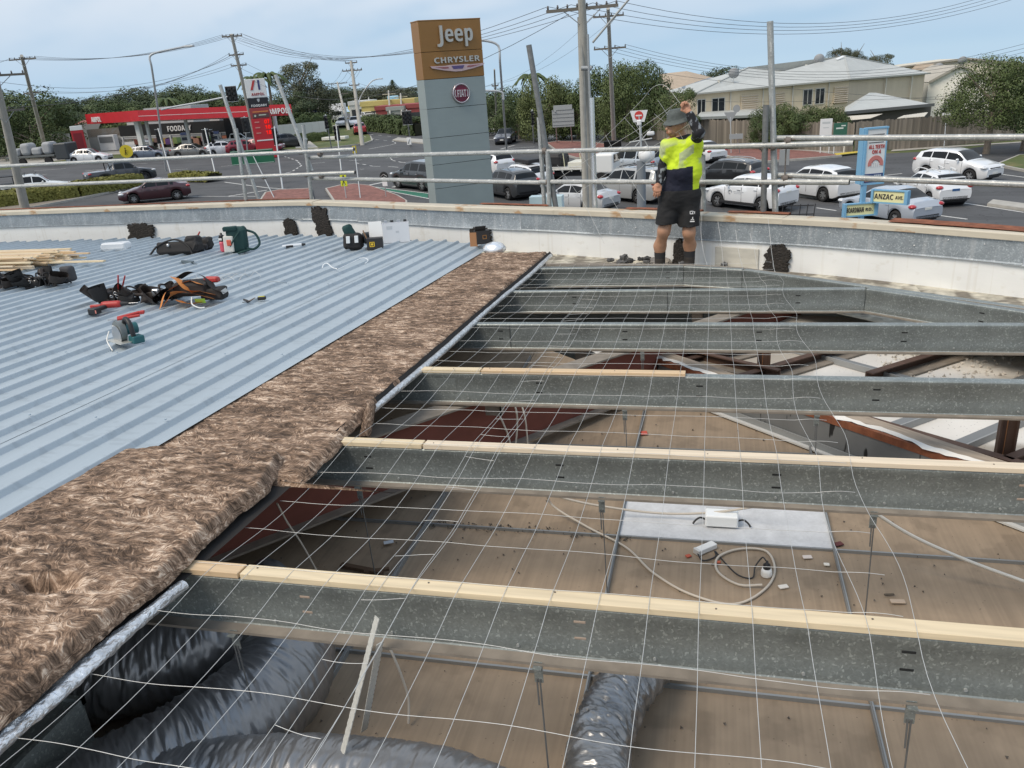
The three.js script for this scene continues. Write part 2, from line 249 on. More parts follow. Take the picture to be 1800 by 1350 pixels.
// loose debris in the gutter: torn slabs of dark felt and rubble
{
const mats = [M(.10, .10, .10, .9), M(.22, .21, .20, .9), M(.32, .29, .25, .9), M(.05, .05, .05, .85)];
const spots = [];
for (let i = 0; i < 26; i++) { const x = rr(-1.75, .15); spots.push([x, wallZ(x) + rr(.06, .5)]); }
spots.forEach(([x, z], i) => { const g = new THREE.IcosahedronGeometry(rr(.018, .045), 1), p = g.attributes.position; for (let k = 0; k < p.count; k++) { const q = .55 + .9 * hash2(Math.round(p.getX(k) * 900), Math.round(p.getZ(k) * 900), i); p.setXYZ(k, p.getX(k) * q * 1.4, p.getY(k) * q * .8, p.getZ(k) * q); } const gg = boxUV(toCreasedNormals(g, .3)); gg.translate(x, 4.76 + rr(0, .03), z); if (i < 22) single('rubble_chunk', gg, mats[i % 4], 'loose chunk of dark torn felt and render lying in the gutter by the worker\'s boots', 'debris', 'rubble chunks in the gutter'); else { const s = mesh('rubble_crumb', gg, mats[i % 4]); tag(s, 'loose chunk of dark torn felt and render lying in the gutter by the worker\'s boots', 'debris', 'rubble chunks in the gutter'); s.name = numbered('rubble_chunk'); } });
}

// purlins: Z sections, web towards the camera, dusty lower flange
function slotXs(x0, x1, step, off) { const o = []; for (let x = x0 + off; x < x1 - .1; x += step) o.push(x); return o; }
function purlinGeo(a, b, depth) { // a, b : [x, z] ends at web front; returns pieces in world space
const L = Math.hypot(b[0] - a[0], b[1] - a[1]), n = Math.max(2, Math.round(L / .6));
const dx = (b[0] - a[0]) / L, dz = (b[1] - a[1]) / L, nx = -dz, nz = dx; // n towards camera
const place = (s, o, y) => { const x = a[0] + dx * s + nx * o, z = a[1] + dz * s + nz * o; return [x, ry(a[1] + dz * s) + y, z]; };
const strip = (prof) => { let S = [0]; for (let k = 1; k < prof.length; k++) S.push(S[k - 1] + Math.hypot(prof[k][0] - prof[k - 1][0], prof[k][1] - prof[k - 1][1])); return toCreasedNormals(gridGeo(n, prof.length - 1, (u, v) => { const k = Math.round(v * (prof.length - 1)); const P = place(u * L, prof[k][0], prof[k][1]); return [...P, u * L + a[0] * .37, S[k] + a[1] * .61]; }), .5); };
return { L, place, strip };
}
function purlin(name, segs, depth, label, slotOff, opts = {}) {
const t = thing(name, label, 'purlin', [0, 0, 0], 0, 'galvanised roof purlins');
segs.forEach(([a, b], si) => {
const q = purlinGeo(a, b, depth), H = depth;
mesh('web', q.strip([[-.003, -.003], [0, -.006], [0, -.030], [-.003, -.036], [-.003, -H + .066], [0, -H + .054], [0, -H + .008], [.004, -H + .002]]), matGalv, t);
mesh('top_flange', q.strip([[-.001, -.004], [-.004, 0], [-.066, 0], [-.070, -.004], [-.070, -.018]]), matGalv, t);
mesh('bottom_flange', q.strip([[.003, -H + .003], [.060, -H], [.064, -H + .003], [.064, -H + .014]]), matDust, t);
mesh('back', q.strip([[-.009, -.02], [-.009, -H]]), matGalv, t);
// paired slots punched in the web
for (const s of slotXs(0, q.L, 1.02, slotOff + si * .31)) for (const y of [-.058, -.125]) { const P = q.place(s, -.0045, y), g = rbx(.042, .011, .006, .005, 0, 0, 0, 0, 2); g.rotateY(Math.atan2(-(b[1] - a[1]), b[0] - a[0])); g.translate(...P); mesh('slot', g, opts.paleSlots && hash2(Math.round(s * 10), 3) > .5 ? M(.36, .28, .22, .9) : M(.012, .013, .013, .9), t); }
// lap joint line
if (opts.lap) for (const s of opts.lap) if (s < q.L) { const P = q.place(s, .002, -H / 2); mesh('lap_edge', bx(.004, H - .02, .004, ...P), M(.05, .055, .055, .8), t); mesh('lap_plate', (() => { const g = bx(.5, H - .075, .002); g.translate(P[0] + .25, P[1] + .0, P[2] - .004); return g; })(), matGalv, t); }
const bolts = []; for (let s = .35; s < q.L; s += .47) { const P = q.place(s, .003, -H + .03); bolts.push(T(new THREE.CylinderGeometry(.006, .006, .006, 7), ...P, Math.PI / 2)); } const bm = mesh('bolt', bolts, M(.3, .31, .3, .5), t); bm.userData.kind = 'stuff';
});
return t;
}
const XL = -13.2, XR = 4.4;
purlin('roof_purlin', [[[XL, -2.195], [XR, -2.195]]], .205, 'nearest galvanised purlin, with the pale yellow timber batten on top', .55, { paleSlots: true });
purlin('roof_purlin', [[[XL, -3.47], [XR, -3.47]]], .205, 'galvanised purlin second from the camera, under a pinkish pine batten', .25, { paleSlots: true });
purlin('roof_purlin', [[[XL, -4.75], [XR, -4.75]]], .205, 'galvanised purlin third from the camera, only its left half covered by timber', .9, { lap: [11.05], paleSlots: true });
purlin('roof_purlin', [[[XL, -6.09], [XR, -6.09]]], .205, 'bare galvanised purlin fourth from the camera with no timber on it', .3, { lap: [11.6] });
purlin('roof_purlin', [[[XL, -7.40], [1.32, -7.40]], [[1.325, -7.40], [3.9, -4.95]]], .205, 'bare galvanised purlin fifth from the camera, kinked towards the right', .7, { lap: [12.8] });
purlin('roof_purlin', [[[XL, -8.66], [-.30, -8.66]], [[-.295, -8.66], [.30, -8.42]], [[.305, -8.42], [2.4, -6.55]]], .205, 'farthest galvanised purlin at the worker\'s feet, bent to follow the parapet', .5);
{ // edge angle along the gutter, on the far side of the last purlin
const t = thing('gutter_edge', 'weathered metal edge angle running along the gutter below the parapet', 'edge angle');
const line = [[-3.3, -9.05], [-1.95, -9.0], [-.25, -8.78], [.32, -8.52], [1.4, -7.52], [3.6, -5.4]];
for (let i = 0; i < line.length - 1; i++) { const [a, b] = [line[i], line[i + 1]]; mesh('edge_strip', bar([a[0], ry(a[1], -.012), a[1]], [b[0], ry(b[1], -.012), b[1]], .06, .022), matDust, t); mesh('edge_web', bar([a[0], ry(a[1], -.10), a[1] + .03], [b[0], ry(b[1], -.10), b[1] + .03], .004, .15), matGalv, t); }
}
// timber battens on the purlins, board by board
function batten(z, parts, mats, label, h = .024, w = .068) {
const t = thing('timber_batten', label, 'batten', [0, 0, 0], 0, 'pine battens on the purlins');
parts.forEach(([x0, x1], i) => { const g = rbx(x1 - x0 - .004, h, w, .003); const uv = g.attributes.uv, p = g.attributes.position; for (let k = 0; k < uv.count; k++) uv.setXY(k, p.getX(k) + i * .77, p.getZ(k) * .8 + p.getY(k) + i * .13); g.rotateX(-RA); g.translate((x0 + x1) / 2, ry(z - w / 2, h / 2 + .002), z - w / 2 + .004 + rr(-.002, .002)); mesh('board', g, mats[i % mats.length], t);
const nails = []; for (let x = x0 + .05; x < x1; x += rr(.4, .7)) nails.push(T(new THREE.CylinderGeometry(.0035, .0035, .003, 6), x, ry(z - w / 2, h + .0025), z - w / 2 + rr(-.015, .015))); const nm = mesh('nail', nails, M(.12, .10, .08, .6), t); nm.userData.kind = 'stuff'; });
}
batten(-2.195, [[-3.6, -1.685], [-1.68, 1.1], [1.105, 4.2]], [matPine3, matPine, matPine], 'nearest timber batten, pale yellow pine along the front purlin');
batten(-3.47, [[-3.6, -1.42], [-1.415, 1.98], [1.985, 4.3]], [matPine, matPine2, matPine2], 'pinkish pine batten on the second purlin, long unbroken boards');
batten(-4.75, [[-3.6, -1.47], [-1.465, -.145]], [matPine, matPine3], 'short orange pine batten ending half way along the third purlin');

// suspended ceiling seen from above
const ceiling = structGroup('ceiling');
const CY = 4.4, CX = -.507, CZ = -2.905, CP = 1.198;
const tileTex = (sd) => tex(512, 512, (x, y) => { const st = fbm(x / 5, y / 256, sd, 2, 102, 2), st2 = fbm(x / 24, y / 170, sd + 4, 3, 21, 3), d = fbm(x / 40, y / 40, sd + 8, 5, 13, 13); const sp = hash2(x >> 1, y >> 1, sd + 12) > .9985 ? .55 : 1; const stain = sstep(.58, .75, fbm(x / 64, y / 64, sd + 20, 4, 8, 8)) * .16; const k = (.80 + .16 * (st - .5) + .10 * (st2 - .5) + .22 * (d - .5)) * sp * (1 - stain); return [.352 * k, .268 * k, .186 * k]; }, 1 / 1.2);
const matTile = [tileTex(401), tileTex(431), tileTex(461)].map((t) => MT(t, .95));
const matWhiteTile = MT(tex(512, 512, (x, y) => { const d = fbm(x / 30, y / 30, 481, 5, 17, 17), c = fbm(x / 5, y / 5, 491, 3, 102, 102); const k = .80 + .3 * d + .15 * (c - .5); return [.56 * k, .57 * k, .58 * k]; }, 1 / 1.2), .85);
// the ceiling stops at a slanting bulkhead on the right
const BA = [-.55, -6.55], BB = [3.6, -2.75];
const bulkX = (z) => BA[0] + (BB[0] - BA[0]) * (z - BA[1]) / (BB[1] - BA[1]);
const inside = ([x, z]) => x <= bulkX(z);
for (let i = -5; i <= 3; i++) for (let j = -4; j <= 3; j++) {
const x0 = CX + i * CP + .004, x1 = x0 + CP - .008, z1 = CZ + (j + 1) * CP - .004, z0 = z1 - CP + .008;
let P = [[x0, z1], [x1, z1], [x1, z0], [x0, z0]]; // clip against bulkhead
const out = []; for (let k = 0; k < 4; k++) { const a = P[k], b = P[(k + 1) % 4], ia = inside(a), ib = inside(b); if (ia) out.push(a); if (ia !== ib) { let lo = 0, hi = 1; for (let q = 0; q < 30; q++) { const m = (lo + hi) / 2; const c = [mix(a[0], b[0], m), mix(a[1], b[1], m)]; if (inside(c) === ia) lo = m; else hi = m; } out.push([mix(a[0], b[0], lo), mix(a[1], b[1], lo)]); } }
if (out.length < 3) continue;
if (i === 0 && j === -2) { // the white plaster panel fills the near part of this bay and a strip behind it
const zt = CZ + (j + 1) * CP; 
mesh('ceiling_panel_white', prism([[x0, z1], [x1, z1], [x1, z1 - .80], [x0, z1 - .80]], CY + .006, CY + .018), matWhiteTile, ceiling);
mesh('ceiling_tile', prism([[x0, z1 - .81], [x1, z1 - .81], [x1, z0], [x0, z0]], CY - .012, CY + rr(-.002, .003)), matTile[0], ceiling); continue;
}
mesh('ceiling_tile', prism(out, CY - .014, CY + rr(-.003, .003)), matTile[Math.abs(i * 7 + j * 3) % 3], ceiling);
}
{ // grid rails
const rail = M(.30, .31, .31, .45, { metalness: .5 });
for (let i = -5; i <= 4; i++) { const x = CX + i * CP; const zEnd = Math.max(CZ - 4 * CP, -6.6); let zs = CZ + 4 * CP; for (let z = CZ - 3.6 * CP; z < CZ + 4 * CP; z += .02) if (inside([x, z])) { zs = z; break; } mesh('grid_rail', [bx(.014, .030, CZ + 4 * CP - zs, x, CY + .012, (CZ + 4 * CP + zs) / 2), bx(.006, .012, CZ + 4 * CP - zs, x, CY + .033, (CZ + 4 * CP + zs) / 2)], rail, ceiling); }
for (let j = -3; j <= 4; j++) { const z = CZ + j * CP; const xe = Math.min(bulkX(z), CX + 4 * CP), xs = CX - 5 * CP; if (xe > xs) mesh('grid_rail', [bx(xe - xs, .020, .012, (xe + xs) / 2, CY + .008, z)], rail, ceiling); }
}
// slanting bulkhead at the edge of the ceiling
{
const t = thing('bulkhead', 'slanting grey bulkhead with rusted top and torn plaster edge beside the ceiling', 'bulkhead');
const d = V3(BB[0] - BA[0], 0, BB[1] - BA[1]).normalize(), L = Math.hypot(BB[0] - BA[0], BB[1] - BA[1]);
const P = (s, o, y) => [BA[0] + d.x * s + d.z * o * 1, y, BA[1] + d.z * s - d.x * o];  // o: away from the ceiling
mesh('face', gridGeo(20, 1, (u, v) => [...P(u * L, .02, mix(CY - .02, CY + .245, v)), u * L, v * .25]), MT(tex(512, 256, (x, y) => { const n = fbm(x / 40, y / 40, 501, 4, 12, 6), b = sstep(.74, .80, fbm(x / 12, y / 60, 507, 3, 42, 4)); return [mix(.15, .01, b) * (.85 + .3 * n), mix(.155, .01, b) * (.85 + .3 * n), mix(.155, .01, b) * (.85 + .3 * n)]; }, 1 / 1.7, 1), .7), t);
mesh('ledge', bar(P(0, -.012, CY + .018), P(L, -.012, CY + .018), .05, .012), M(.52, .52, .50, .6), t);
mesh('ledge_rail', bar(P(0, .004, CY + .045), P(L, .004, CY + .045), .012, .05), M(.24, .25, .25, .5), t);
mesh('rusted_edge', bar(P(0, .028, CY + .262), P(L, .028, CY + .262), .03, .05), matRust, t);
const top = gridGeo(90, 3, (u, v) => { const s = u * L, e = .045 + .05 * (fbm(s * 6, 3, 511, 4) - .4); return [...P(s, mix(e, .17, v), CY + .292 + .01 * fbm(s * 3, v * 3, 5, 2)), s, v * .3]; });
mesh('plaster_edge', top, MT(tex(256, 256, (x, y) => { const k = .7 + .6 * fbm(x / 30, y / 12, 521, 4, 8, 21); return [.33 * k, .27 * k, .21 * k]; }, 1), .95), t);
const torn = gridGeo(120, 2, (u, v) => { const s = u * L, e = .038 + .05 * (fbm(s * 6, 3, 511, 4) - .4), w = .012 + .035 * sstep(.45, .7, fbm(s * 8, 9, 531, 4)); return [...P(s, mix(e - w, e + .012, v), CY + .288 + .012 * v + .01 * hash2(Math.round(u * 120), v * 2, 6)), s, v]; });
mesh('torn_plaster', torn, M(.72, .70, .66, .9), t);
}
// lower awning soffit beyond the bulkhead with steel framing
{
const SY = 4.52;
const soffit = struct('awning_soffit', gridGeo(1, 1, (u, v) => [mix(-1.6, 7, u), SY, mix(-9.6, -1.5, v), mix(-1.6, 7, u), mix(-9.6, -1.5, v)]), MT(tex(1024, 1024, (x, y) => { const n = fbm(x / 128, y / 128, 541, 6, 8, 8), s = hash2(x >> 1, y >> 1, 545) > .992 ? .6 : 1, d = .75 * sstep(.56, .74, fbm(x / 200, y / 160, 551, 5, 5, 6)); const k = (.8 + .35 * n) * s; return [mix(.66, .32, d) * k, mix(.635, .27, d) * k, mix(.59, .21, d) * k]; }, 1 / 3.4), .92));
// only beyond the bulkhead line
const p = soffit.geometry; const pts = [[BA[0] - .3, BA[1] - .3], [BB[0] + .28, BB[1] - .02], [7, -1.5], [7, -5.2], [2.6, -8.0], [.9, -8.3], [-1.3, -7.35]]; soffit.geometry = poly(pts, SY);
const br = (n, a, b, w, h, y, m, label) => { const t = thing(n, label, 'steel beam', [0, 0, 0], 0, 'brown steel beams of the awning'); const d = V3(b[0] - a[0], 0, b[1] - a[1]).normalize(), s = V3(-d.z, 0, d.x); mesh('web', bar([a[0], y + h / 2, a[1]], [b[0], y + h / 2, b[1]], .012, h), m, t); mesh('flange', bar([a[0] + s.x * w / 2, y + .006, a[1] + s.z * w / 2], [b[0] + s.x * w / 2, y + .006, b[1] + s.z * w / 2], w, .012), MT(matDust.map, .95), t); mesh('top_flange', bar([a[0] + s.x * w / 4, y + h, a[1] + s.z * w / 4], [b[0] + s.x * w / 4, y + h, b[1] + s.z * w / 4], w / 2, .010), m, t); return t; };
const q = SY + .008;
br('awning_beam', [-.05, -6.42], [2.9, -4.05], .13, .09, q, matBrown, 'brown steel channel running alongside the torn plaster edge');
br('awning_beam', [1.2, -6.40], [2.7, -7.68], .13, .09, q, matBrown, 'brown steel beam crossing the soffit towards the parapet, right of the post');
br('awning_beam', [.20, -6.28], [1.6, -7.52], .13, .09, q, matBrown, 'brown steel beam crossing the soffit left of the short post');
br('awning_beam', [-.42, -6.52], [.75, -7.42], .12, .09, q, matBrown, 'brown steel beam at the foot of the red rafter');
br('awning_beam', [-.35, -6.95], [.55, -6.35], .10, .09, q + .03, matBrown, 'short brown steel beam crossing under the third gap between purlins');
br('awning_beam', [1.75, -4.95], [3.3, -6.25], .12, .09, q, matBrown, 'brown steel beam at the right edge beyond the brown post');
const gr = M(.20, .21, .215, .6);
const gb = (a, b, label) => { const t = thing('furring_channel', label, 'channel', [0, 0, 0], 0, 'grey furring channels on the soffit'); const d = V3(b[0] - a[0], 0, b[1] - a[1]).normalize(), s = V3(-d.z, 0, d.x); mesh('channel', bar([a[0], q + .012, a[1]], [b[0], q + .012, b[1]], .10, .024), gr, t); mesh('lip', bar([a[0] + s.x * .05, q + .02, a[1] + s.z * .05], [b[0] + s.x * .05, q + .02, b[1] + s.z * .05], .012, .05), M(.30, .31, .31, .55), t); };
gb([1.05, -5.35], [2.6, -6.70], 'grey channel on the pale soffit, left of the brown post'); gb([1.45, -5.12], [3.0, -6.55], 'grey channel on the pale soffit ending at the brown post'); gb([.65, -7.25], [1.95, -6.05], 'grey channel lying across the dusty soffit between the brown beams');
const pt = (x, z, label) => { const t = thing('steel_post', label, 'steel post'); mesh('web', bx(.09, .34, .012, x, SY + .18, z), matBrown, t); mesh('flange', bx(.012, .34, .05, x - .045, SY + .18, z), matBrown, t); mesh('flange', bx(.012, .34, .05, x + .045, SY + .18, z), matBrown, t); mesh('weld', bx(.004, .34, .004, x - .01, SY + .18, z + .008), M(.35, .16, .07, .7), t); };
pt(.43, -6.50, 'short brown steel post standing on the soffit beneath the fourth purlin'); pt(1.80, -5.08, 'wide brown steel post at the right edge beneath the third purlin');
}
// interior of the building below the open roof
{ const t = structGroup('building_interior'); mesh('floor', poly([[-18, 3], [8, 3], [6.5, -5.6], [2.8, -8.2], [-6.9, -12], [-18, -12.1]], .4), M(.16, .15, .14, .9), t); mesh('wall', sweepWall([[.02, 4.6], [.02, .4]]), M(.35, .34, .32, .9), t); mesh('back_wall', bx(26, 4.6, .2, -5, 2.6, 1.9), M(.4, .39, .37, .9), t); mesh('side_wall', bx(.2, 4.6, 7.5, 7, 2.6, -1.8), M(.4, .39, .37, .9), t); }
// red oxide hip rafter: I beam on the diagonal
{
const t = thing('steel_rafter', 'dark red steel rafter running diagonally under the purlins with dusty flanges', 'rafter');
const A = [-4.3, -.95], B = [.9, -8.4], d = V3(B[0] - A[0], 0, B[1] - A[1]).normalize(), s = V3(-d.z, 0, d.x);
const y0 = ry(A[1]) - .215, y1 = ry(B[1]) - .215;
mesh('web', bar([A[0], y0 - .22, A[1]], [B[0], y1 - .22, B[1]], .012, .42), matOxide, t);
mesh('top_flange', bar([A[0], y0 - .008, A[1]], [B[0], y1 - .008, B[1]], .16, .014), matDust, t);
mesh('bottom_flange', bar([A[0], y0 - .432, A[1]], [B[0], y1 - .432, B[1]], .16, .014), matDust, t);
// cleats that carry the purlins
[[-1.42, -4.78, 'steel cleat joining the third purlin to the red rafter'], [-1.02, -6.11, 'steel cleat under the lap of the fourth purlin'], [-.12, -7.42, 'steel cleat under the lap of the fifth purlin']].forEach(([x, z, l]) => { const c = thing('purlin_cleat', l, 'cleat', [0, 0, 0], 0, 'cleats under the purlins'); mesh('plate', bx(.11, .26, .01, x, ry(z) - .19, z - .03), matDust, c); mesh('gusset', bx(.01, .26, .09, x + .05, ry(z) - .19, z - .07), matDust, c); });
}

// insulation blanket: brown mineral wool
const wool = (() => {
const W = 1024, Hh = 2048, white = new Float32Array(W * Hh); let s0 = 99; const r = () => { s0 = Math.imul(s0 ^ (s0 >>> 15), 2246822519) + 374761393 | 0; return ((s0 ^ (s0 >>> 13)) >>> 0) / 4294967296; };
for (let i = 0; i < W * Hh; i++) white[i] = r();
const coarse = new Float32Array(W * Hh / 9 + W * 3); for (let i = 0; i < coarse.length; i++) coarse[i] = r();
const CW = Math.floor(W / 3), CH = Math.floor(Hh / 3);
const ang = new Float32Array(256 * 512); for (let y = 0; y < 512; y++) for (let x = 0; x < 256; x++) { const a = fbm(x / 32, y / 26, 601, 3, 8, 0), b = fbm(x / 9, y / 6, 611, 3, 28, 0); ang[y * 256 + x] = (a - .5) * 3.8 + (b - .5) * 4.4; }
const A = (x, y) => ang[(((y >> 2) & 511) * 256) + ((x >> 2) & 255)];
const out = new Float32Array(W * Hh);
for (let y = 0; y < Hh; y++) for (let x = 0; x < W; x++) {
let v = 0, c = 0, n = 0; for (const sg of [1, -1]) { let px = x, py = y; for (let k = 0; k < 9; k++) { const t = A(px & 1023, py & 2047); px += Math.cos(t) * sg * 1.3; py += Math.sin(t) * sg * 1.3; const ix = px & 1023, iy = py & 2047; v += white[iy * W + ix]; const cx = Math.floor(ix / 3), cy = Math.floor(iy / 3); c += coarse[(cy % CH) * CW + (cx % CW)]; n++; } }
out[y * W + x] = .35 * (v / n - .5) * 3.0 + .65 * (c / n - .5) * 2.6;
}
return { W, Hh, out };
})();
const woolCol = tex(wool.W, wool.Hh, (x, y) => {
const f = wool.out[y * wool.W + x], p = fbm(x / 40, y / 15, 621, 4, 26, 0), q = fbm(x / 200, y / 160, 631, 3, 5, 0); let t = clamp(.485 + f * .76 + (p - .5) * .92 + (q - .5) * .4); t = t * t * (1.6 - .6 * t);
const a = [.050, .030, .018], b = [.310, .205, .138], c = [.73, .575, .44]; return t < .5 ? a.map((v, k) => mix(v, b[k], t * 2)) : b.map((v, k) => mix(v, c[k], t * 2 - 1));
}, 1 / 1.55, 1 / 3.1);
const woolBump = tex(wool.W, wool.Hh, (x, y) => clamp(.5 + wool.out[y * wool.W + x] * .6 + .9 * (fbm(x / 40, y / 15, 621, 4, 26, 0) - .5)), 1 / 1.55, 1 / 3.1, false);
const matWool = MT(woolCol, 1, { bumpMap: woolBump, bumpScale: .007 });
const matFoil = MT(tex(512, 512, (x, y) => { const n = fbm(x / 12, y / 12, 641, 4, 42, 42), m = fbm(x / 50, y / 50, 645, 3, 10, 10); const k = .50 + .45 * n * m * 2; return [k * .96, k * .98, k]; }, 3), .33, { metalness: .75, bumpMap: tex(512, 512, (x, y) => fbm(x / 14, y / 14, 651, 5, 36, 36), 2, 2, false), bumpScale: .007 });
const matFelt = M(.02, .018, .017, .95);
// a blanket over s in [0,1] from near to far, t in [0,1] from left to right; both edges are given as [z, x] lines
function blanket(edgeL, edgeR, thick, off, sd, nS, nT, holes = []) {
const at = (E, z) => { for (let i = 0; i < E.length - 1; i++) { const a = E[i], b = E[i + 1]; if ((z <= a[0] && z >= b[0]) || i === E.length - 2) return mix(a[1], b[1], (z - a[0]) / (b[0] - a[0])); } };
const z0 = edgeR[0][0], z1 = edgeR[edgeR.length - 1][0];
const rim = 5;
const top = gridGeo(nT + rim * 2, nS, (t, s) => {
const zc = mix(z0, z1, s); let k = t * (nT + rim * 2) - rim, tt = clamp(k / nT), over = k < 0 ? -k / rim : k > nT ? (k - nT) / rim : 0, side = k < 0 ? -1 : 1;
const endN = Math.min(s * nS, 7) / 7, endF = Math.min((1 - s) * nS, 7) / 7, end = Math.min(endN, endF);
const ragz = .05 * (fbm(tt * 7 + sd, 3, sd + 3, 4) - .5) * (1 - end);
const z = zc + ragz * 2;
const xl = at(edgeL, z), xr = at(edgeR, z); const rag = .045 * (fbm(z * 5, 2 + side, sd, 4) - .5);
let x = mix(xl, xr, tt) + (tt === 0 || tt === 1 ? rag : rag * sstep(.8, 1, Math.abs(tt - .5) * 2));
const e = Math.min(tt, 1 - tt) * (xr - xl), roundE = Math.pow(clamp(e / .018), .5);
let lump = (fbm(x * 3.2, z * 3.2, sd + 5, 4) - .5) * .020 + (fbm(x * 10, z * 14, sd + 9, 3) - .5) * .014 + (fbm(x * 36, z * 50, sd + 13, 2) - .5) * .014;
const tk = mix(Math.min(thick, .045), thick, sstep(-2.90, -2.74, x)); lump *= sstep(-2.92, -2.72, x); let h = tk * (.55 + .45 * roundE) + lump * (.35 + .65 * roundE); h *= Math.pow(end, .4) * .999 + .001;
for (const [hx, hz, hw, hd] of holes) { const q = Math.hypot((x - hx) / hw, (z - hz) / hd) + .5 * (fbm(x * 14, z * 14, sd + 21, 3) - .5); h *= .10 + .90 * sstep(.35, 1.0, q); }
if (over) { x += side * (.018 * Math.sin(over * 1.57)); h = mix(h, .004, over) + .012 * (fbm(z * 24, over * 4, sd + 31, 2) - .5) * over; }
return [x, ry(z, off) + Math.max(h, .003), z, x + over * side * .09, z];
});
return top;
}
const blanketFar = thing('insulation_blanket', 'long far run of brown wool insulation beside the grey roof sheets', 'insulation', [0, 0, 0], 0, 'brown insulation blankets');
mesh('wool', blanket([[-2.95, -3.02], [-10.2, -3.05]], [[-2.95, -1.83], [-3.3, -1.86], [-3.7, -1.91], [-6, -1.93], [-9.35, -1.95]].concat([[-9.62, -1.98]]), .052, .005, 701, 420, 80), matWool, blanketFar);
const blanketNear = thing('insulation_blanket', 'thicker near piece of torn brown wool insulation overlapping at the lower left', 'insulation', [0, 0, 0], 0, 'brown insulation blankets');
mesh('wool', blanket([[-.55, -2.98], [-3.35, -2.92]], [[-.55, -1.89], [-1.6, -1.90], [-2.35, -1.93], [-2.85, -1.95], [-3.15, -2.02], [-3.22, -2.10]], .066, .033, 751, 240, 110, [[-2.27, -1.93, .16, .075]]), matWool, blanketNear);
// grey steel shows in the tear
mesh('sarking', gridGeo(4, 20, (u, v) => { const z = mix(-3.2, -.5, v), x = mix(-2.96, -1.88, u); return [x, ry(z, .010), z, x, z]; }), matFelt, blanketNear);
mesh('foil_facing', gridGeo(30, 60, (u, v) => { const z = mix(-1.15, -2.12, v); const a = -1.3 + u * 3.6, x = -1.885 + .034 * Math.cos(a) * (1.0 + .3 * Math.sin(z * 7)), y = ry(z, .004) + .020 * Math.sin(a) + .016 * (fbm(z * 26, u * 7, 3, 3) - .5); return [x + .01 * Math.sin(z * 5), y, z, u * .16, z]; }), matFoil, blanketNear);
mesh('foil_facing', gridGeo(24, 200, (u, v) => { const z = mix(-3.85, -9.5, v); const a = -1.2 + u * 4.6, w = .75 + .5 * fbm(z * 1.2, 2, 9, 3), fall = sstep(-3.85, -4.2, z); const x = -1.905 + .012 * Math.sin(z * 2.1) + .024 * w * Math.cos(a), y = ry(z, .010) + .022 * w * Math.sin(a) + .004 * (fbm(z * 16, u * 5, 13, 3) - .5); return [x, y, z, u * .12, z]; }), matFoil, blanketFar);
mesh('felt_edge', gridGeo(3, 160, (u, v) => { const z = mix(-3.5, -9.55, v); return [-1.935 + u * .035 + .012 * fbm(z * 5, u, 4, 2), ry(z, .052 - .05 * u + .008 * fbm(z * 14, u, 7, 2)), z, u, z]; }), matFelt, blanketFar);
{ // a tuft hanging from the edge of the far blanket
const pts = [[-1.885, ry(-3.92, .06), -3.92], [-1.86, ry(-3.85, .05), -3.84], [-1.84, ry(-3.78, .01), -3.74], [-1.825, ry(-3.7, -.035), -3.66]]; const g = tube(pts, .03, 9, 24), p = g.attributes.position; for (let i = 0; i < p.count; i++) { const k = 1 + .0 * i; p.setX(i, p.getX(i) + .014 * (fbm(p.getY(i) * 60, p.getZ(i) * 60, 3, 2) - .5)); p.setY(i, p.getY(i) + .014 * (fbm(p.getX(i) * 60, p.getZ(i) * 60, 9, 2) - .5)); } g.computeVertexNormals(); mesh('loose_tuft', g, matWool, blanketFar);
}

// safety mesh: every wire its own mesh
const PZ = [-.95, -2.2, -3.48, -4.76, -6.1, -7.42, -8.68];
function sag(x, z) { // hangs a little between the purlins
let k = 0; for (let i = 0; i < PZ.length - 1; i++) if (z <= PZ[i] && z >= PZ[i + 1]) { const t = (z - PZ[i]) / (PZ[i + 1] - PZ[i]); k = Math.sin(Math.PI * t); }
const bump = (z > -2.27 && z < -2.19) || (z > -3.55 && z < -3.47) || (z > -4.83 && z < -4.75 && x < -.14) ? .0 : 0;
return .032 - k * (.030 + .022 * fbm(x * 1.3, z * .8, 811, 2));
}
const meshA = thing('safety_mesh', 'wire safety mesh stretched over the open purlins from insulation to its free right edge', 'safety mesh');
const wireAt = (x, z, sd) => V3(x + .006 * (fbm(z * 2.4, sd, 821, 3) - .5), ry(z, sag(x, z)) + .010 * (fbm(x * 4.1, z * 4.1, 831, 2) - .5), z);
for (let k = 0; k < 16; k++) { // long wires
const x = .635 - k * .163; const pts = []; const zf = -8.75; for (let z = -.9; z >= zf; z -= .16) { const w = k === 0 ? .045 * Math.sin((z + .35) * 4.83) * (z < -1.6 ? 1 : .5) * .55 : k === 1 ? .016 * Math.sin(z * 4.8) : 0; pts.push(wireAt(x + w, z, k)); }
mesh('wire', tube(pts, .00105, 5, pts.length * 2), matWire, meshA);
}
{ let i = 0; for (let z = -1.02; z > -8.8; z -= .305) { const pts = [], xl = -1.90 + .02 * hash2(i, 3), zz = z + rr(-.012, .012), sk = rr(-.02, .02); for (let x = xl; x <= .64; x += .054) { const kink = .010 * Math.sin(x * 9 + i * 1.7) * (hash2(i, 9) > .5 ? 1 : .35); const cr = x > .44 ? .03 * Math.sin((x - .44) * 16) : 0; pts.push(wireAt(x, zz + sk * (x + .6) + kink * .8 + cr * .4, i + 40).add(V3(0, .002 + .5 * cr, 0))); } mesh('cross_wire', tube(pts, .00105, 5, pts.length * 2), matWire, meshA); i++; } }
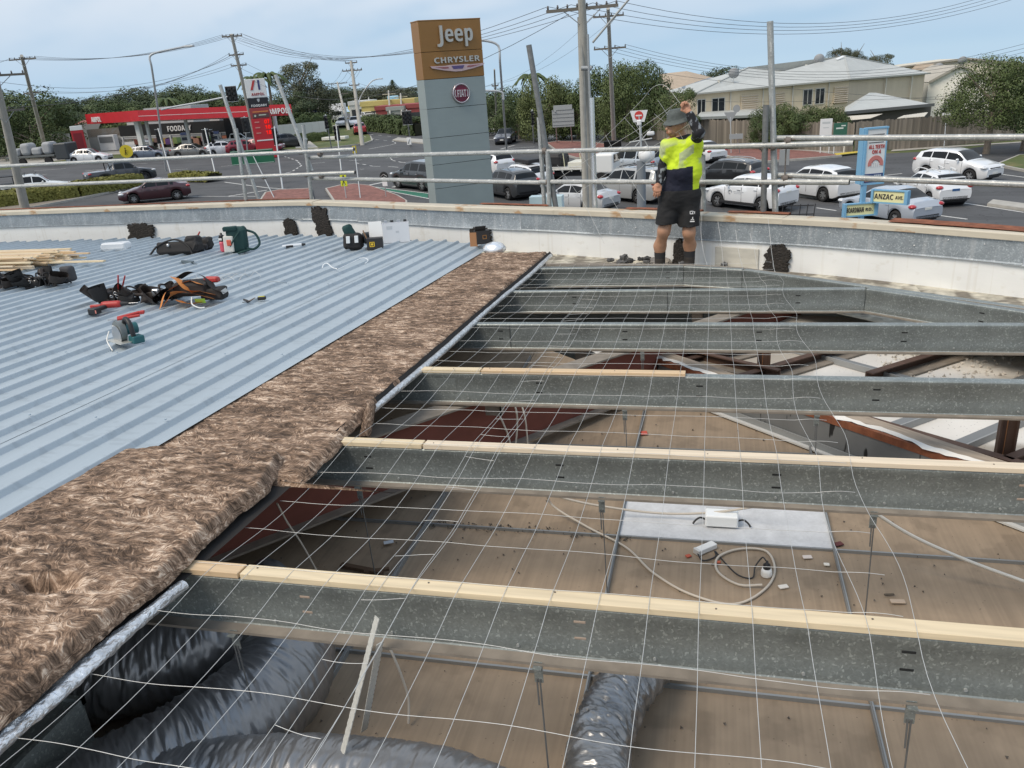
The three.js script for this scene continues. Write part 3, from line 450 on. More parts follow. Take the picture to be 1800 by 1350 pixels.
// second strip laps the first one near the insulation: a double line of wires
const meshB = thing('safety_mesh', 'narrow lap of a second safety mesh doubling the wires beside the insulation', 'safety mesh');
for (const x of [-1.02, -1.135]) { const pts = []; for (let z = -.9; z >= -8.4; z -= .2) pts.push(wireAt(x + .05 + .012 * z, z, x * 100).add(V3(0, .005, 0))); mesh('wire', tube(pts, .00105, 5, pts.length * 2), matWire, meshB); }
{ let i = 0; for (let z = -1.2; z > -8.4; z -= .305) { const pts = []; for (let x = -1.15; x <= -.95; x += .05) pts.push(wireAt(x, z + .02 * Math.sin(x * 12 + i), i + 90).add(V3(0, .006, 0))); mesh('cross_wire', tube(pts, .00105, 5, pts.length * 2), matWire, meshB); i++; } }

// things in the ceiling void
const matDuct = MT(tex(512, 512, (x, y) => { const n = fbm(x / 40, y / 10, 901, 4, 13, 51); const k = .6 + .8 * n; return [.26 * k, .265 * k, .27 * k]; }, 1), .34, { metalness: .7 });
const matDuctDull = M(.25, .252, .256, .34, { metalness: .6 });
function flexDuct(name, pts, r, label, sd, mat = matDuct, wr = .030) {
const c = new THREE.CatmullRomCurve3(pts.map((p) => V3(...p)), false, 'centripetal'), L = c.getLength(), n = Math.round(L / .006), f = c.computeFrenetFrames(n, false), m = 56;
const g = gridGeo(m, n, (u, v) => { const i = Math.round(v * n), P = c.getPointAt(v), a = u * Math.PI * 2, s = v * L; const ua = u < .5 ? u : 1 - u; const ring = .5 - 2 * Math.abs(fbm(s * 30 + 3.5 * fbm(ua * 9, s * 3, sd, 3), ua * 7 + 2 * fbm(s * 5, ua * 5, sd + 7, 2), sd + 3, 3) - .5), fine = .5 - 2 * Math.abs(fbm(s * 70 + ua * 9, ua * 30 + s * 9, sd + 11, 2) - .5); const q = r * (1 - .10 * Math.cos(s * 7) * 0) + wr * ring + wr * .45 * fine; const N = f.normals[i], B = f.binormals[i]; return [P.x + (N.x * Math.cos(a) + B.x * Math.sin(a)) * q, P.y + (N.y * Math.cos(a) + B.y * Math.sin(a)) * q, P.z + (N.z * Math.cos(a) + B.z * Math.sin(a)) * q, u * 6.28 * r, s]; });
return single(name, g, mat, label, 'duct', 'black flexible air ducts');
}
flexDuct('flexible_duct', [[-0.160, 4.560, -3.045], [-0.257, 4.580, -2.816], [-0.338, 4.580, -2.614], [-0.379, 4.570, -2.417], [-0.379, 4.570, -2.249], [-0.302, 4.550, -1.965]], .108, 'crinkled silver black flexible duct coming from under the nearest purlin at lower centre', 911);
flexDuct('flexible_duct', [[-2.35, 4.63, -2.86], [-1.99, 4.64, -2.72], [-1.80, 4.64, -2.52], [-1.80, 4.63, -2.28], [-1.92, 4.62, -2.05], [-2.08, 4.62, -1.82], [-2.3, 4.62, -1.5]], .205, 'fat black flexible duct curving beside the sheet metal plenum at lower left', 921, matDuctDull, .024);
flexDuct('flexible_duct', [[-3.2, 4.66, -2.0], [-2.72, 4.66, -2.25], [-2.42, 4.66, -2.4], [-2.16, 4.68, -2.62], [-2.05, 4.68, -2.95]], .19, 'black flexible duct tucked under the foil edge of the insulation', 931, matDuctDull, .024);
flexDuct('flexible_duct', [[-2.082, 4.600, -1.678], [-1.893, 4.620, -1.816], [-1.536, 4.620, -1.927], [-1.190, 4.620, -1.966], [-0.892, 4.600, -1.981], [-0.633, 4.570, -1.935]], .17, 'dull grey duct lying across the bottom edge of the picture', 941, matDuctDull, .016);
{ const t = thing('plenum_box', 'galvanised sheet metal plenum box at the bottom left corner', 'plenum'); const [px, py, pz] = [-2.353, 4.840, -1.992]; mesh('box', rbx(.9, .42, 1.3, .01, px - .45, 4.84 - .21, pz + .65), matGalv, t); mesh('seam', bx(.92, .03, .02, px - .45, 4.845, pz + .01), matGalv, t); mesh('seam', bx(.02, .03, 1.3, px, 4.845, pz + .65), matGalv, t); }
// white light fitting lying upside down on the plaster panel
{
const t = thing('light_fitting', 'white recessed light fitting with black spring clips on the plaster panel', 'light fitting'); t.position.set(...[0.085, 4.420, -4.289]);
mesh('body', T(rbx(.19, .075, .10, .012), 0, .045, 0), M(.78, .80, .80, .4), t); mesh('housing', T(bx(.16, .05, .05), -.01, .035, -.065), M(.45, .46, .46, .5), t);
for (const s of [-1, 1]) mesh('spring_clip', tube([[s * .09, .03, 0], [s * .125, .045, .01], [s * .155, .025, .02], [s * .165, .012, .03]], .006, 5), M(.02, .02, .02, .5), t);
mesh('bracket', bx(.012, .06, .02, -.085, .035, -.05), M(.06, .06, .06, .5), t);
}
{
const t = thing('lamp_driver', 'small white lamp driver box lying on the ceiling tile', 'lamp driver'); t.position.set(...[-0.004, 4.405, -4.019]); t.rotation.y = .75;
mesh('case', rbx(.135, .032, .048, .006, 0, .017, 0), M(.72, .72, .70, .5), t); mesh('end_cap', rbx(.02, .034, .05, .005, -.062, .017, 0), M(.55, .55, .53, .5), t);
}
{
const t = thing('power_plug', 'white plug base with a black plug standing on the tile', 'power plug'); t.position.set(...[0.316, 4.405, -3.816]);
mesh('socket', T(new THREE.LatheGeometry([[0, 0], [.026, 0], [.03, .006], [.029, .03], [.024, .046], [0, .048]].map(([x, y]) => new THREE.Vector2(x, y)), 18), 0, 0, 0), M(.78, .77, .74, .4), t); mesh('plug', T(new THREE.LatheGeometry([[0, 0], [.02, 0], [.019, .022], [.009, .03], [.006, .045], [0, .046]].map(([x, y]) => new THREE.Vector2(x, y)), 14), 0, .048, 0), M(.02, .02, .022, .5), t);
}
const matCable = M(.50, .45, .38, .6), matWhiteCable = M(.68, .65, .58, .6), matBlackCable = M(.02, .02, .022, .5);
const cab = (name, pts, r, m, label, n) => single(name, tube(pts, r, 6, pts.length * 8), m, label, 'cable', n);
cab('cable', [[-0.961, 4.620, -4.248], [-0.946, 4.500, -4.286], [-0.708, 4.430, -4.160], [-0.451, 4.415, -3.983], [-0.273, 4.415, -3.745], [-0.071, 4.415, -3.582], [0.142, 4.415, -3.530], [0.302, 4.415, -3.682], [0.362, 4.415, -3.871], [0.321, 4.415, -4.044], [0.183, 4.415, -4.044], [0.064, 4.415, -3.943], [0.064, 4.415, -3.806], [0.174, 4.415, -3.700], [0.288, 4.430, -3.694]], .007, matCable, 'beige cable looping across the tiles and round the power plug');
cab('cable', [[-1.065, 4.660, -4.214], [-0.821, 4.560, -4.243], [-0.482, 4.480, -4.296], [-0.210, 4.460, -4.313], [0.057, 4.500, -4.295], [0.280, 4.560, -4.283], [0.478, 4.640, -4.249]], .007, matCable, 'beige cable sagging in front of the white light fitting');
cab('cable', [[-0.048, 4.420, -3.967], [-0.019, 4.412, -3.909], [0.052, 4.412, -3.958], [0.046, 4.412, -4.014], [0.104, 4.412, -3.897], [0.177, 4.412, -3.788], [0.240, 4.412, -3.775], [0.261, 4.430, -3.863], [0.296, 4.470, -3.889], [0.310, 4.490, -3.833]], .004, matBlackCable, 'thin black lead from the lamp driver to the plug');
cab('cable', [[-1.423, 4.860, -5.050], [-1.444, 4.800, -5.015], [-1.414, 4.700, -5.014], [-1.394, 4.600, -5.040], [-1.386, 4.500, -5.061]], .007, matWhiteCable, 'leftmost of the three pale cables hanging under the third purlin');
cab('cable', [[-1.347, 4.860, -5.076], [-1.319, 4.780, -5.040], [-1.328, 4.660, -5.061], [-1.352, 4.500, -5.064]], .007, matWhiteCable, 'middle one of the three pale cables hanging under the third purlin');
cab('cable', [[-1.298, 4.860, -5.079], [-1.262, 4.760, -5.039], [-1.259, 4.620, -5.056], [-1.262, 4.500, -5.072]], .006, matWhiteCable, 'rightmost of the three pale cables hanging under the third purlin');
cab('cable', [[0.790, 4.830, -3.852], [1.007, 4.680, -3.866], [1.279, 4.560, -3.851], [1.536, 4.480, -3.820], [1.775, 4.420, -3.768]], .009, matWhiteCable, 'straight pale conduit running from the second purlin to the right edge');
cab('cable', [[-1.362, 4.780, -2.623], [-1.311, 4.700, -2.587], [-1.273, 4.600, -2.566], [-1.246, 4.500, -2.542], [-1.236, 4.420, -2.488]], .006, matCable, 'grey cable hanging beside the two metal straps');
cab('cable', [[-2.074, 5.100, -3.108], [-2.084, 4.950, -3.178], [-2.053, 4.800, -3.220], [-2.013, 4.620, -3.248]], .005, matCable, 'thin cable dropping from the edge of the insulation to the tiles');
// hangers: rods from clips on the purlins down to the grid
const matRod = M(.16, .165, .165, .5, { metalness: .4 });
function hanger(x, z, label) { const t = thing('ceiling_hanger', label, 'hanger rod', [x, 0, z], 0, 'ceiling hanger rods'); const yt = ry(z) - .205; mesh('clip', [bx(.030, .085, .004, 0, yt - .035, 0), bx(.030, .004, .03, 0, yt - .003, .012)], matGalv, t); mesh('rod', rod([.004, yt - .06, .004], [.012, CY + .03, -.01], .0032, .0032, 6), matRod, t); mesh('rod', rod([-.006, yt - .06, .006], [-.004, yt - .17, .008], .0032, .0032, 6), matRod, t); mesh('foot', bx(.018, .02, .02, .012, CY + .035, -.01), M(.05, .05, .05, .6), t); }
[[-.55, -2.14, 'hanger rod below the nearest purlin, left of the crinkled duct'], [.62, -2.14, 'hanger rod at the lower right below the nearest purlin'], [-.50, -3.42, 'hanger rod with dark foot left of the white plaster panel'], [.73, -3.42, 'hanger rod right of the white plaster panel'], [-1.78, -3.42, 'hanger rod in the dark corner by the red rafter'], [-.52, -4.70, 'hanger rod under the third purlin at the ceiling joint'], [-1.72, -2.14, 'hanger rod in front of the fat black duct'], [.63, -4.70, 'hanger rod under the third purlin above the bulkhead'], [-.52, -6.04, 'hanger rod under the fourth purlin before the red rafter']].forEach((a) => hanger(...a));
// perforated straps hooked over the nearest purlin
const matStrap = MT(tex(64, 256, (x, y) => { const q = Math.hypot(x - 32, (y % 32) - 16) < 7 ? .25 : 1; const k = q * (.8 + .3 * fbm(x / 9, y / 9, 5, 2)); return [.62 * k, .62 * k, .58 * k]; }, 30, 4), .5, { metalness: .2 });
single('metal_strap', bar([-1.111, 5.270, -2.120], [-1.270, 4.700, -1.924], .030, .003), matStrap, 'longer of the two pale metal straps hooked on the nearest purlin', 'metal strap', 'metal straps at the nearest purlin');
single('metal_strap', bar([-1.105, 5.177, -2.100], [-1.304, 4.620, -2.232], .030, .003), matStrap, 'shorter of the two pale metal straps, hanging behind the longer one', 'metal strap', 'metal straps at the nearest purlin');
// offcuts and litter on the tiles
{
const bit = (u, col, w, d, label, turn = 0) => { const t = single('litter_scrap', T(rbx(w, .008, d, .003), 0, 0, 0), M(...col, .85), label, 'litter', 'scraps on the ceiling tiles'); t.position.set(...u); t.rotation.y = turn; return t; };
bit([0.722, 4.415, -4.164], [.10, .03, .03], .05, .035, 'dark maroon scrap right of the white plaster panel', .5);
bit([0.542, 4.412, -4.014], [.62, .55, .50], .05, .03, 'pale paper scrap just below the white panel', .2);
bit([0.635, 4.412, -3.954], [.7, .66, .58], .03, .025, 'small cream scrap at the corner below the white panel');
bit([0.395, 4.412, -3.719], [.68, .64, .58], .05, .03, 'cream scrap beside the power plug', .4);
bit([-0.097, 4.412, -3.944], [.42, .09, .05], .03, .025, 'red scrap left of the lamp driver', .6);
bit([0.064, 4.412, -3.903], [.42, .10, .05], .03, .02, 'red scrap between lamp driver and plug', .1);
bit([-0.474, 4.412, -5.560], [.50, .09, .06], .05, .06, 'red tag on the tile behind the second batten', .2);
bit([-1.868, 4.420, -3.856], [.58, .62, .66], .06, .03, 'crumpled pale scrap in the shaded tile left of centre', .5);
bit([0.936, 4.412, -3.667], [.42, .33, .25], .07, .03, 'cardboard scrap on the tile at right', .1);
bit([0.906, 4.412, -3.720], [.09, .07, .05], .05, .012, 'dark splinter on the tile at right', .2);
const tw = thing('timber_offcut', 'dark split timber offcut lying on the shaded tile', 'timber offcut'); mesh('piece', bar([-2.056, 4.420, -3.589], [-1.783, 4.420, -3.545], .03, .02), M(.10, .06, .035, .9), tw); mesh('splinter', bar([-1.893, 4.420, -3.542], [-1.755, 4.425, -3.581], .02, .015), M(.12, .075, .045, .9), tw);
const crumbs = []; for (let i = 0; i < 420; i++) { const x = rr(-2.8, 2.2), z = rr(-6, -1.2); if (!inside([x + .05, z])) continue; crumbs.push(T(new THREE.TetrahedronGeometry(rr(.003, .010)), x, CY + .008, z, rr(0, 3), rr(0, 3))); }
for (let i = 0; i < 160; i++) crumbs.push(T(new THREE.TetrahedronGeometry(rr(.004, .010)), -1.7 + rr(0, 1.3) , CY + .012, CZ - CP + rr(-.05, .04), rr(0, 3), rr(0, 3)));
const c = mesh('grit', crumbs, M(.10, .085, .07, .95)); tag(c, 'fine dark grit scattered over the ceiling tiles', 'grit', null, 'stuff');
const c2 = []; for (let i = 0; i < 400; i++) { const x = rr(1.4, 3.2), z = rr(-7.2, -6.2); c2.push(T(new THREE.TetrahedronGeometry(rr(.006, .022)), x, 4.53, z, rr(0, 3), rr(0, 3))); }
const cc = mesh('plaster_crumbs', c2, M(.52, .48, .42, .95)); tag(cc, 'pale plaster crumbs strewn over the dusty soffit', 'debris', null, 'stuff');
}

// the worker
function sdfGeo(fn, lo, hi, R) { // mesh the zero set of fn over a box
const mc = new MarchingCubes(R, new THREE.MeshBasicMaterial(), false, false, 400000); mc.isolation = 0; const h = R / 2, P = [0, 0, 0], S = [0, 1, 2].map((k) => (hi[k] - lo[k]) / 2), C = [0, 1, 2].map((k) => (hi[k] + lo[k]) / 2);
for (let k = 0; k < R; k++) for (let j = 0; j < R; j++) for (let i = 0; i < R; i++) { const x = C[0] + S[0] * (i - h) / h, y = C[1] + S[1] * (j - h) / h, z = C[2] + S[2] * (k - h) / h; mc.field[k * R * R + j * R + i] = -fn(x, y, z); }
mc.update(); const n = mc.count, a = new Float32Array(n * 3); for (let i = 0; i < n; i++) for (let k = 0; k < 3; k++) a[i * 3 + k] = C[k] + S[k] * mc.positionArray[i * 3 + k];
let g = new THREE.BufferGeometry(); g.setAttribute('position', new THREE.BufferAttribute(a, 3)); g = mergeVertices(g, 1e-4); g.computeVertexNormals(); return g;
}
const cap = (a, b, ra, rb = ra) => { const bx_ = b[0] - a[0], by = b[1] - a[1], bz = b[2] - a[2], L2 = bx_ * bx_ + by * by + bz * bz || 1e-9; return (x, y, z) => { const px = x - a[0], py = y - a[1], pz = z - a[2]; const t = clamp((px * bx_ + py * by + pz * bz) / L2); return Math.hypot(px - bx_ * t, py - by * t, pz - bz * t) - (ra + (rb - ra) * t); }; };
const ell = (c, r) => (x, y, z) => { const q = Math.hypot((x - c[0]) / r[0], (y - c[1]) / r[1], (z - c[2]) / r[2]); return (q - 1) * Math.min(...r); };
const smin = (list, k) => (x, y, z) => { let d = 1e9; for (const f of list) { const e = f(x, y, z); const h = Math.max(k - Math.abs(d - e), 0) / k; d = Math.min(d, e) - h * h * k * .25; } return d; };
const vcol = (g, fn) => { const p = g.attributes.position, c = new Float32Array(p.count * 3); for (let i = 0; i < p.count; i++) c.set(fn(p.getX(i), p.getY(i), p.getZ(i)), i * 3); g.setAttribute('color', new THREE.BufferAttribute(c, 3)); return g; };
{
const Z = -9.32;
const O = [-.45, 4.735, Z];                       // base between the feet
const J = (x, y, z) => [x - O[0], y - O[1], z - O[2]];
const headC = J(-0.412, 6.360, -9.330), neck = J(-0.358, 6.235, -9.360), chest = J(-0.344, 6.072, -9.360), belly = J(-0.324, 5.859, -9.340), hip = J(-0.367, 5.658, -9.360);
const shL = J(-0.210, 6.162, -9.360), elL = J(-0.165, 6.285, -9.140), wrL = J(-0.275, 6.508, -9.180), haL = J(-0.330, 6.602, -9.200);
const shR = J(-0.488, 6.161, -9.260), elR = J(-0.545, 5.935, -9.300), wrR = J(-0.590, 5.764, -9.200), haR = J(-0.607, 5.681, -9.180);
const hipR = J(-0.460, 5.602, -9.340), knR = J(-0.538, 5.228, -9.260), anR = J(-0.589, 4.896, -9.340), hipL = J(-0.267, 5.589, -9.380), knL = J(-0.260, 5.197, -9.280), anL = J(-0.254, 4.854, -9.380);
anR[1] = .10; anL[1] = .10;
const person = thing('person', 'worker in yellow and navy shirt, black shorts and grey bucket hat lifting wire mesh overhead', 'person', O);
const skin = new THREE.MeshPhysicalMaterial({ vertexColors: true, roughness: .55, side: THREE.DoubleSide });
const add = (a, x, y, z) => [a[0] + x, a[1] + y, a[2] + z];
// body: trunk, limbs, neck
const toe = [-.62, 0, .78];
const bones = [cap(neck, headC, .062, .07), cap(add(chest, -.09, .05, .02), add(chest, .09, .05, -.02), .13), cap(chest, belly, .135, .14), cap(belly, hip, .14, .13),
cap(shL, elL, .058, .05), cap(elL, wrL, .048, .034), cap(shR, elR, .056, .047), cap(elR, wrR, .046, .033), cap(add(shL, 0, 0, 0), add(chest, 0, .06, 0), .06, .1), cap(add(shR, 0, 0, 0), add(chest, 0, .06, 0), .06, .1),
cap(hipR, knR, .098, .066), cap(knR, add(anR, 0, .20, -.012), .060, .064), cap(add(anR, 0, .20, -.012), anR, .064, .042), cap(hipL, knL, .098, .066), cap(knL, add(anL, 0, .20, -.012), .062, .066), cap(add(anL, 0, .20, -.012), anL, .066, .042),
cap(add(anR, 0, -.05, 0), add(anR, toe[0] * .15, -.065, toe[2] * .15), .036, .030), cap(add(anL, 0, -.05, 0), add(anL, toe[0] * .12, -.065, toe[2] * .16), .036, .030)];
const body = sdfGeo(smin(bones, .05), [-.5, -.02, -.42], [.5, 1.92, .42], 130);
// head: faces left and a little to the camera
const F = [-.83, 0, .56], Rr = [.56, 0, .83]; // forward, and the side turned to the camera
const hd = (f, u, s) => [headC[0] + F[0] * f + Rr[0] * s, headC[1] + u, headC[2] + F[2] * f + Rr[2] * s];
const headBones = [cap(hd(-.018, .035, -.01), hd(-.018, .035, .01), .093), cap(hd(.022, -.02, 0), hd(.028, -.065, 0), .068, .052), cap(hd(.052, -.085, -.008), hd(.052, -.085, .008), .030), cap(hd(.088, .012, 0), hd(.112, -.026, 0), .012, .017), cap(hd(.088, -.055, -.018), hd(.088, -.055, .018), .013), cap(hd(.086, -.066, -.016), hd(.086, -.066, .016), .012), cap(hd(.074, .028, -.035), hd(.074, .028, .035), .018), cap(hd(-.025, .005, .092), hd(-.018, -.035, .086), .019, .013), cap(hd(-.025, .005, -.092), hd(-.018, -.035, -.086), .019, .013), cap(hd(-.02, -.05, 0), [neck[0], neck[1], neck[2]], .066, .062)];
const head = sdfGeo(smin(headBones, .028), add(headC, -.2, -.22, -.2), add(headC, .2, .2, .2), 90);
// hands
const fingers = (w, h, side, curl) => { // w wrist, h palm centre
const d = V3(h[0] - w[0], h[1] - w[1], h[2] - w[2]).normalize(), s = V3().crossVectors(d, V3(0, 0, 1)).normalize().multiplyScalar(side), n = V3().crossVectors(s, d); const P = (a, b, c) => [w[0] + d.x * a + s.x * b + n.x * c, w[1] + d.y * a + s.y * b + n.y * c, w[2] + d.z * a + s.z * b + n.z * c];
const L = [cap(P(-.03, 0, 0), P(.02, 0, 0), .031, .030), cap(P(.03, -.022, 0), P(.075, -.027, 0), .018, .016), cap(P(.03, -.005, 0), P(.082, -.008, 0), .019, .016), cap(P(.03, .014, 0), P(.078, .012, 0), .018, .015), cap(P(.03, .028, 0), P(.07, .030, 0), .015, .014)];
const tips = [[-.027, .075, .030, .024, .020], [-.008, .082, .034, .026, .022], [.012, .078, .032, .025, .020], [.030, .07, .026, .020, .017]];
tips.forEach(([b, a, l1, l2, l3], i) => { let p = [a, b, 0], ang = curl[0]; for (const [k, l] of [[0, l1], [1, l2], [2, l3]]) { const q = [p[0] + Math.cos(ang) * l, b * 1.0 + (b > 0 ? .002 : -.002) * k, p[2] + Math.sin(ang) * l]; L.push(cap(P(...p), P(...q), .0098 - k * .001, .0090 - k * .001)); p = q; ang += curl[1]; } });
L.push(cap(P(.015, -.028, .006), P(.048, -.050, .014), .014, .0115), cap(P(.048, -.050, .014), P(.072, -.050 + curl[2], .030), .0112, .0095), cap(P(.072, -.050 + curl[2], .030), P(.088, -.044 + curl[2] * 2, .040), .0095, .0082)); return smin(L, .010);
};
const hL = sdfGeo(fingers(wrL, haL, 1, [.75, 1.15, .02]), add(haL, -.15, -.13, -.15), add(haL, .15, .15, .15), 96), hR = sdfGeo(fingers(wrR, haR, -1, [.25, .35, .006]), add(haR, -.14, -.20, -.14), add(haR, .14, .12, .14), 96);
const all = mergeGeometries([body, head, hL, hR]);
vcol(all, (x, y, z) => { const n = fbm(x * 30 + 9, y * 30 + z * 20, 1001, 3); const k = .85 + .3 * n; const beard = Math.hypot(x - hd(.05, -.08, 0)[0], (y - hd(.05, -.085, 0)[1]) * 1.3, z - hd(.05, -.08, 0)[2]) < .058 ? .55 : 1, lip = Math.hypot(x - hd(.098, -.06, 0)[0], y - hd(.098, -.06, 0)[1], z - hd(.098, -.06, 0)[2]) < .022 ? [1, .72, .7] : [1, 1, 1]; const hand = y > haL[1] - .1 || (y < wrR[1] + .05 && y > .62) ? [1.15, 1.05, 1.05] : [1, 1, 1]; return [.43 * k * beard * lip[0] * hand[0], .235 * k * beard * lip[1] * hand[1], .145 * k * beard * lip[2] * hand[2]]; });
mesh('body', all, skin, person);
// shirt
const cloth = new THREE.MeshStandardMaterial({ vertexColors: true, roughness: .85, side: THREE.DoubleSide });
const wr = (f, a) => (x, y, z) => f(x, y, z) + a * (fbm(x * 13 + z * 9, y * 15, 1011, 3) - .5);
const cut = (f, g) => (x, y, z) => Math.max(f(x, y, z), g(x, y, z));
const shirt = smin([cap(add(chest, -.10, .055, .035), add(chest, .10, .055, -.035), .120), cap(add(chest, -.025, -.04, .02), add(chest, .035, -.04, -.02), .160), cap(add(belly, -.035, .02, .02), add(belly, .035, .02, -.02), .166), cap(add(hip, -.05, .03, .02), add(hip, .055, .03, -.02), .156), cap(add(neck, .005, -.02, 0), add(chest, 0, .09, 0), .085, .13), cap(shL, add(shL, .008, .02, .09), .078, .074), cap(shR, [mix(shR[0], elR[0], .45), mix(shR[1], elR[1], .45), mix(shR[2], elR[2], .45)], .088, .075), cap(add(shL, 0, -.05, 0), add(belly, .11, .0, -.03), .066, .055)], .06);
const sg = sdfGeo(wr(cut(shirt, (x, y) => Math.max(hip[1] - .005 - y, y - (neck[1] + .02 + .15 * (x - neck[0])))), .022), [-.42, .68, -.42], [.46, 1.62, .42], 120);
const split = belly[1] + .065;
vcol(sg, (x, y, z) => {
const n = fbm(x * 22, y * 22 + z * 14, 1021, 4), k = .92 + .16 * n; const front = x - hip[0]; const line = split + .035 * (front) * 3; const side = x > hip[0] + .145; const bottom = y < hip[1] + .055 + (side ? 0 : .0);
if ((y < line && !side) ) return [.010 * k, .012 * k, .028 * k];
if (y > neck[1] - .045 && Math.hypot(x - neck[0], z - neck[2]) < .11) return [.02, .022, .025];
const dirt = sstep(.46, .60, fbm(x * 9 + 3, y * 8, 1031, 4)) * sstep(.20, .06, Math.abs(y - (split + .14))) * (z > -.12 ? .75 : 0); const tape = Math.abs((y - chest[1] - .02) - (x - chest[0] - .08) * .6) < .05 && x > chest[0] - .02 && x < chest[0] + .13 && z > -.02 ? .75 : 0; const d = Math.max(dirt, tape);
return [mix(.62, .42, d) * k, mix(.80, .44, d) * k, mix(.03, .36, d) * k];
});
mesh('shirt', sg, cloth, person);
// patterned black sleeves
const slv = vcol(merge([sdfGeo(wr(smin([cap(add(shL, .008, .02, .05), elL, .066, .058), cap(elL, [mix(elL[0], wrL[0], .86), mix(elL[1], wrL[1], .86), mix(elL[2], wrL[2], .86)], .058, .044)], .03), .012), add(elL, -.3, -.25, -.3), add(elL, .25, .32, .25), 80), sdfGeo(wr(smin([cap([mix(shR[0], elR[0], .4), mix(shR[1], elR[1], .4), mix(shR[2], elR[2], .4)], elR, .060, .056), cap(elR, [mix(elR[0], wrR[0], .9), mix(elR[1], wrR[1], .9), mix(elR[2], wrR[2], .9)], .056, .042)], .03), .012), add(elR, -.2, -.36, -.2), add(elR, .2, .32, .22), 80)]), (x, y, z) => { const n = fbm(x * 34, y * 34 + z * 22, 1041, 4); const w = sstep(.60, .70, n); return [mix(.010, .22, w), mix(.010, .24, w), mix(.013, .26, w)]; });
mesh('sleeves', slv, cloth, person);
// shorts
const hem = (a, b, t) => [mix(a[0], b[0], t), mix(a[1], b[1], t), mix(a[2], b[2], t)];
const sh = smin([cap(add(hip, -.06, .0, .02), add(hip, .06, .0, -.02), .158), cap(add(hip, -.06, -.08, .02), add(hip, .06, -.08, -.02), .158), cap(hipR, hem(hipR, knR, .84), .124, .118), cap(hipL, hem(hipL, knL, .86), .124, .118)], .05);
const sgm = sdfGeo(wr(cut(sh, (x, y) => Math.max(y - (hip[1] + .02), (x < (knL[0] + knR[0]) / 2 ? knR[1] + .085 : knL[1] + .075) - y)), .02), [-.46, .42, -.4], [.44, 1.08, .4], 96);
mesh('shorts', sgm, M(.012, .012, .013, .85), person);
// white print on the shorts: a boxed mark and a small star figure
const px = J(-0.228, 5.439, -9.170); const face = (g) => { g.rotateY(.25); return g; };
mesh('shorts_print', [T(bx(.036, .007, .004), px[0], px[1] + .016, px[2]), T(bx(.036, .007, .004), px[0], px[1] - .012, px[2]), T(bx(.007, .032, .004), px[0] - .018, px[1] + .002, px[2]), T(bx(.007, .032, .004), px[0] + .008, px[1] + .002, px[2]), T(bx(.022, .007, .004), px[0] + .024, px[1] + .008, px[2] - .006), T(bx(.007, .022, .004), px[0] + .030, px[1] - .002, px[2] - .008), T(bx(.034, .008, .004), px[0] + .008, px[1] - .075, px[2] + .004), T(bx(.010, .03, .004), px[0] + .010, px[1] - .062, px[2] + .004), T(bx(.05, .012, .004), px[0] + .006, px[1] - .095, px[2] + .006)], M(.75, .75, .74, .6), person);
// boots and socks
const bt = (an, dx) => smin([cap(add(an, 0, -.045, -.02), add(an, dx * .15, -.055, .13), .046, .044), cap(add(an, 0, .045, -.004), add(an, 0, -.04, 0), .062, .058)], .03);
for (const [an, dx] of [[anR, -.7], [anL, -.45]]) { mesh('boot', sdfGeo(cut(bt(an, dx), (x, y) => .002 - y), add(an, -.24, -.12, -.12), add(an, .12, .12, .26), 60), M(.035, .030, .026, .8), person); mesh('sock', T(new THREE.CylinderGeometry(.066, .062, .07, 18, 1, true), an[0], an[1] + .10, an[2] - .006), M(.03, .03, .032, .95), person); }
// hat
const hatP = [[0, .098], [.05, .096], [.088, .084], [.104, .05], [.110, .0], [.113, -.012], [.150, -.045], [.154, -.050], [.149, -.052], [.112, -.020]].map(([x, y]) => new THREE.Vector2(x, y));
const hg = new THREE.LatheGeometry(hatP, 40); { const p = hg.attributes.position; for (let i = 0; i < p.count; i++) { const x = p.getX(i), y = p.getY(i), z = p.getZ(i), k = 1 + .05 * (fbm(x * 20 + 5, z * 20 + y * 16, 1051, 3) - .5) * 2; p.setXYZ(i, x * k, y + .010 * Math.sin(Math.atan2(z, x) * 2 + 1) * (y < 0 ? 1 : .3), z * k * .94); } hg.computeVertexNormals(); }
hg.rotateZ(.10); hg.translate(...hd(-.012, .078, 0)); mesh('bucket_hat', hg, MT(tex(256, 256, (x, y) => { const n = fbm(x / 16, y / 16, 1061, 4, 16, 16), k = .7 + .6 * n; return [.098 * k, .112 * k, .108 * k]; }, 1), .95), person);
// sunglasses
const gl = M(.012, .010, .012, .12); mesh('sunglasses', [T(rbx(.012, .032, .05, .006), 0, 0, 0, 0, Math.atan2(-F[2], F[0]) ).translate(...hd(.090, .012, .034)), T(rbx(.012, .032, .05, .006), 0, 0, 0, 0, Math.atan2(-F[2], F[0])).translate(...hd(.090, .012, -.034)), rod(hd(.088, .020, .055), hd(-.02, .018, .098), .004, .004, 6), rod(hd(.088, .020, -.055), hd(-.02, .018, -.098), .004, .004, 6)], gl, person);
mesh('collar', T(new THREE.TorusGeometry(.080, .018, 8, 28), 0, 0, 0, Math.PI / 2 - .2, 0, 0).translate(neck[0] + .004, neck[1] - .018, neck[2]), M(.015, .017, .02, .9), person);
// ---- wire mesh he is holding up: the free end of the safety mesh, hanging down from his hand
const W0 = [O[0] + haL[0], O[1] + haL[1], O[2] + haL[2]];
const lift = thing('safety_mesh', 'loose diamond of wire mesh hanging from the worker\'s raised hand', 'safety mesh');
const A = V3(-0.396, 6.605, -9.220), U = V3(-1.615, 5.916, -9.750).sub(A), Wv = V3(0.219, 5.344, -8.900).sub(A).multiplyScalar(.80); // two wire directions
U.multiplyScalar(1.25);
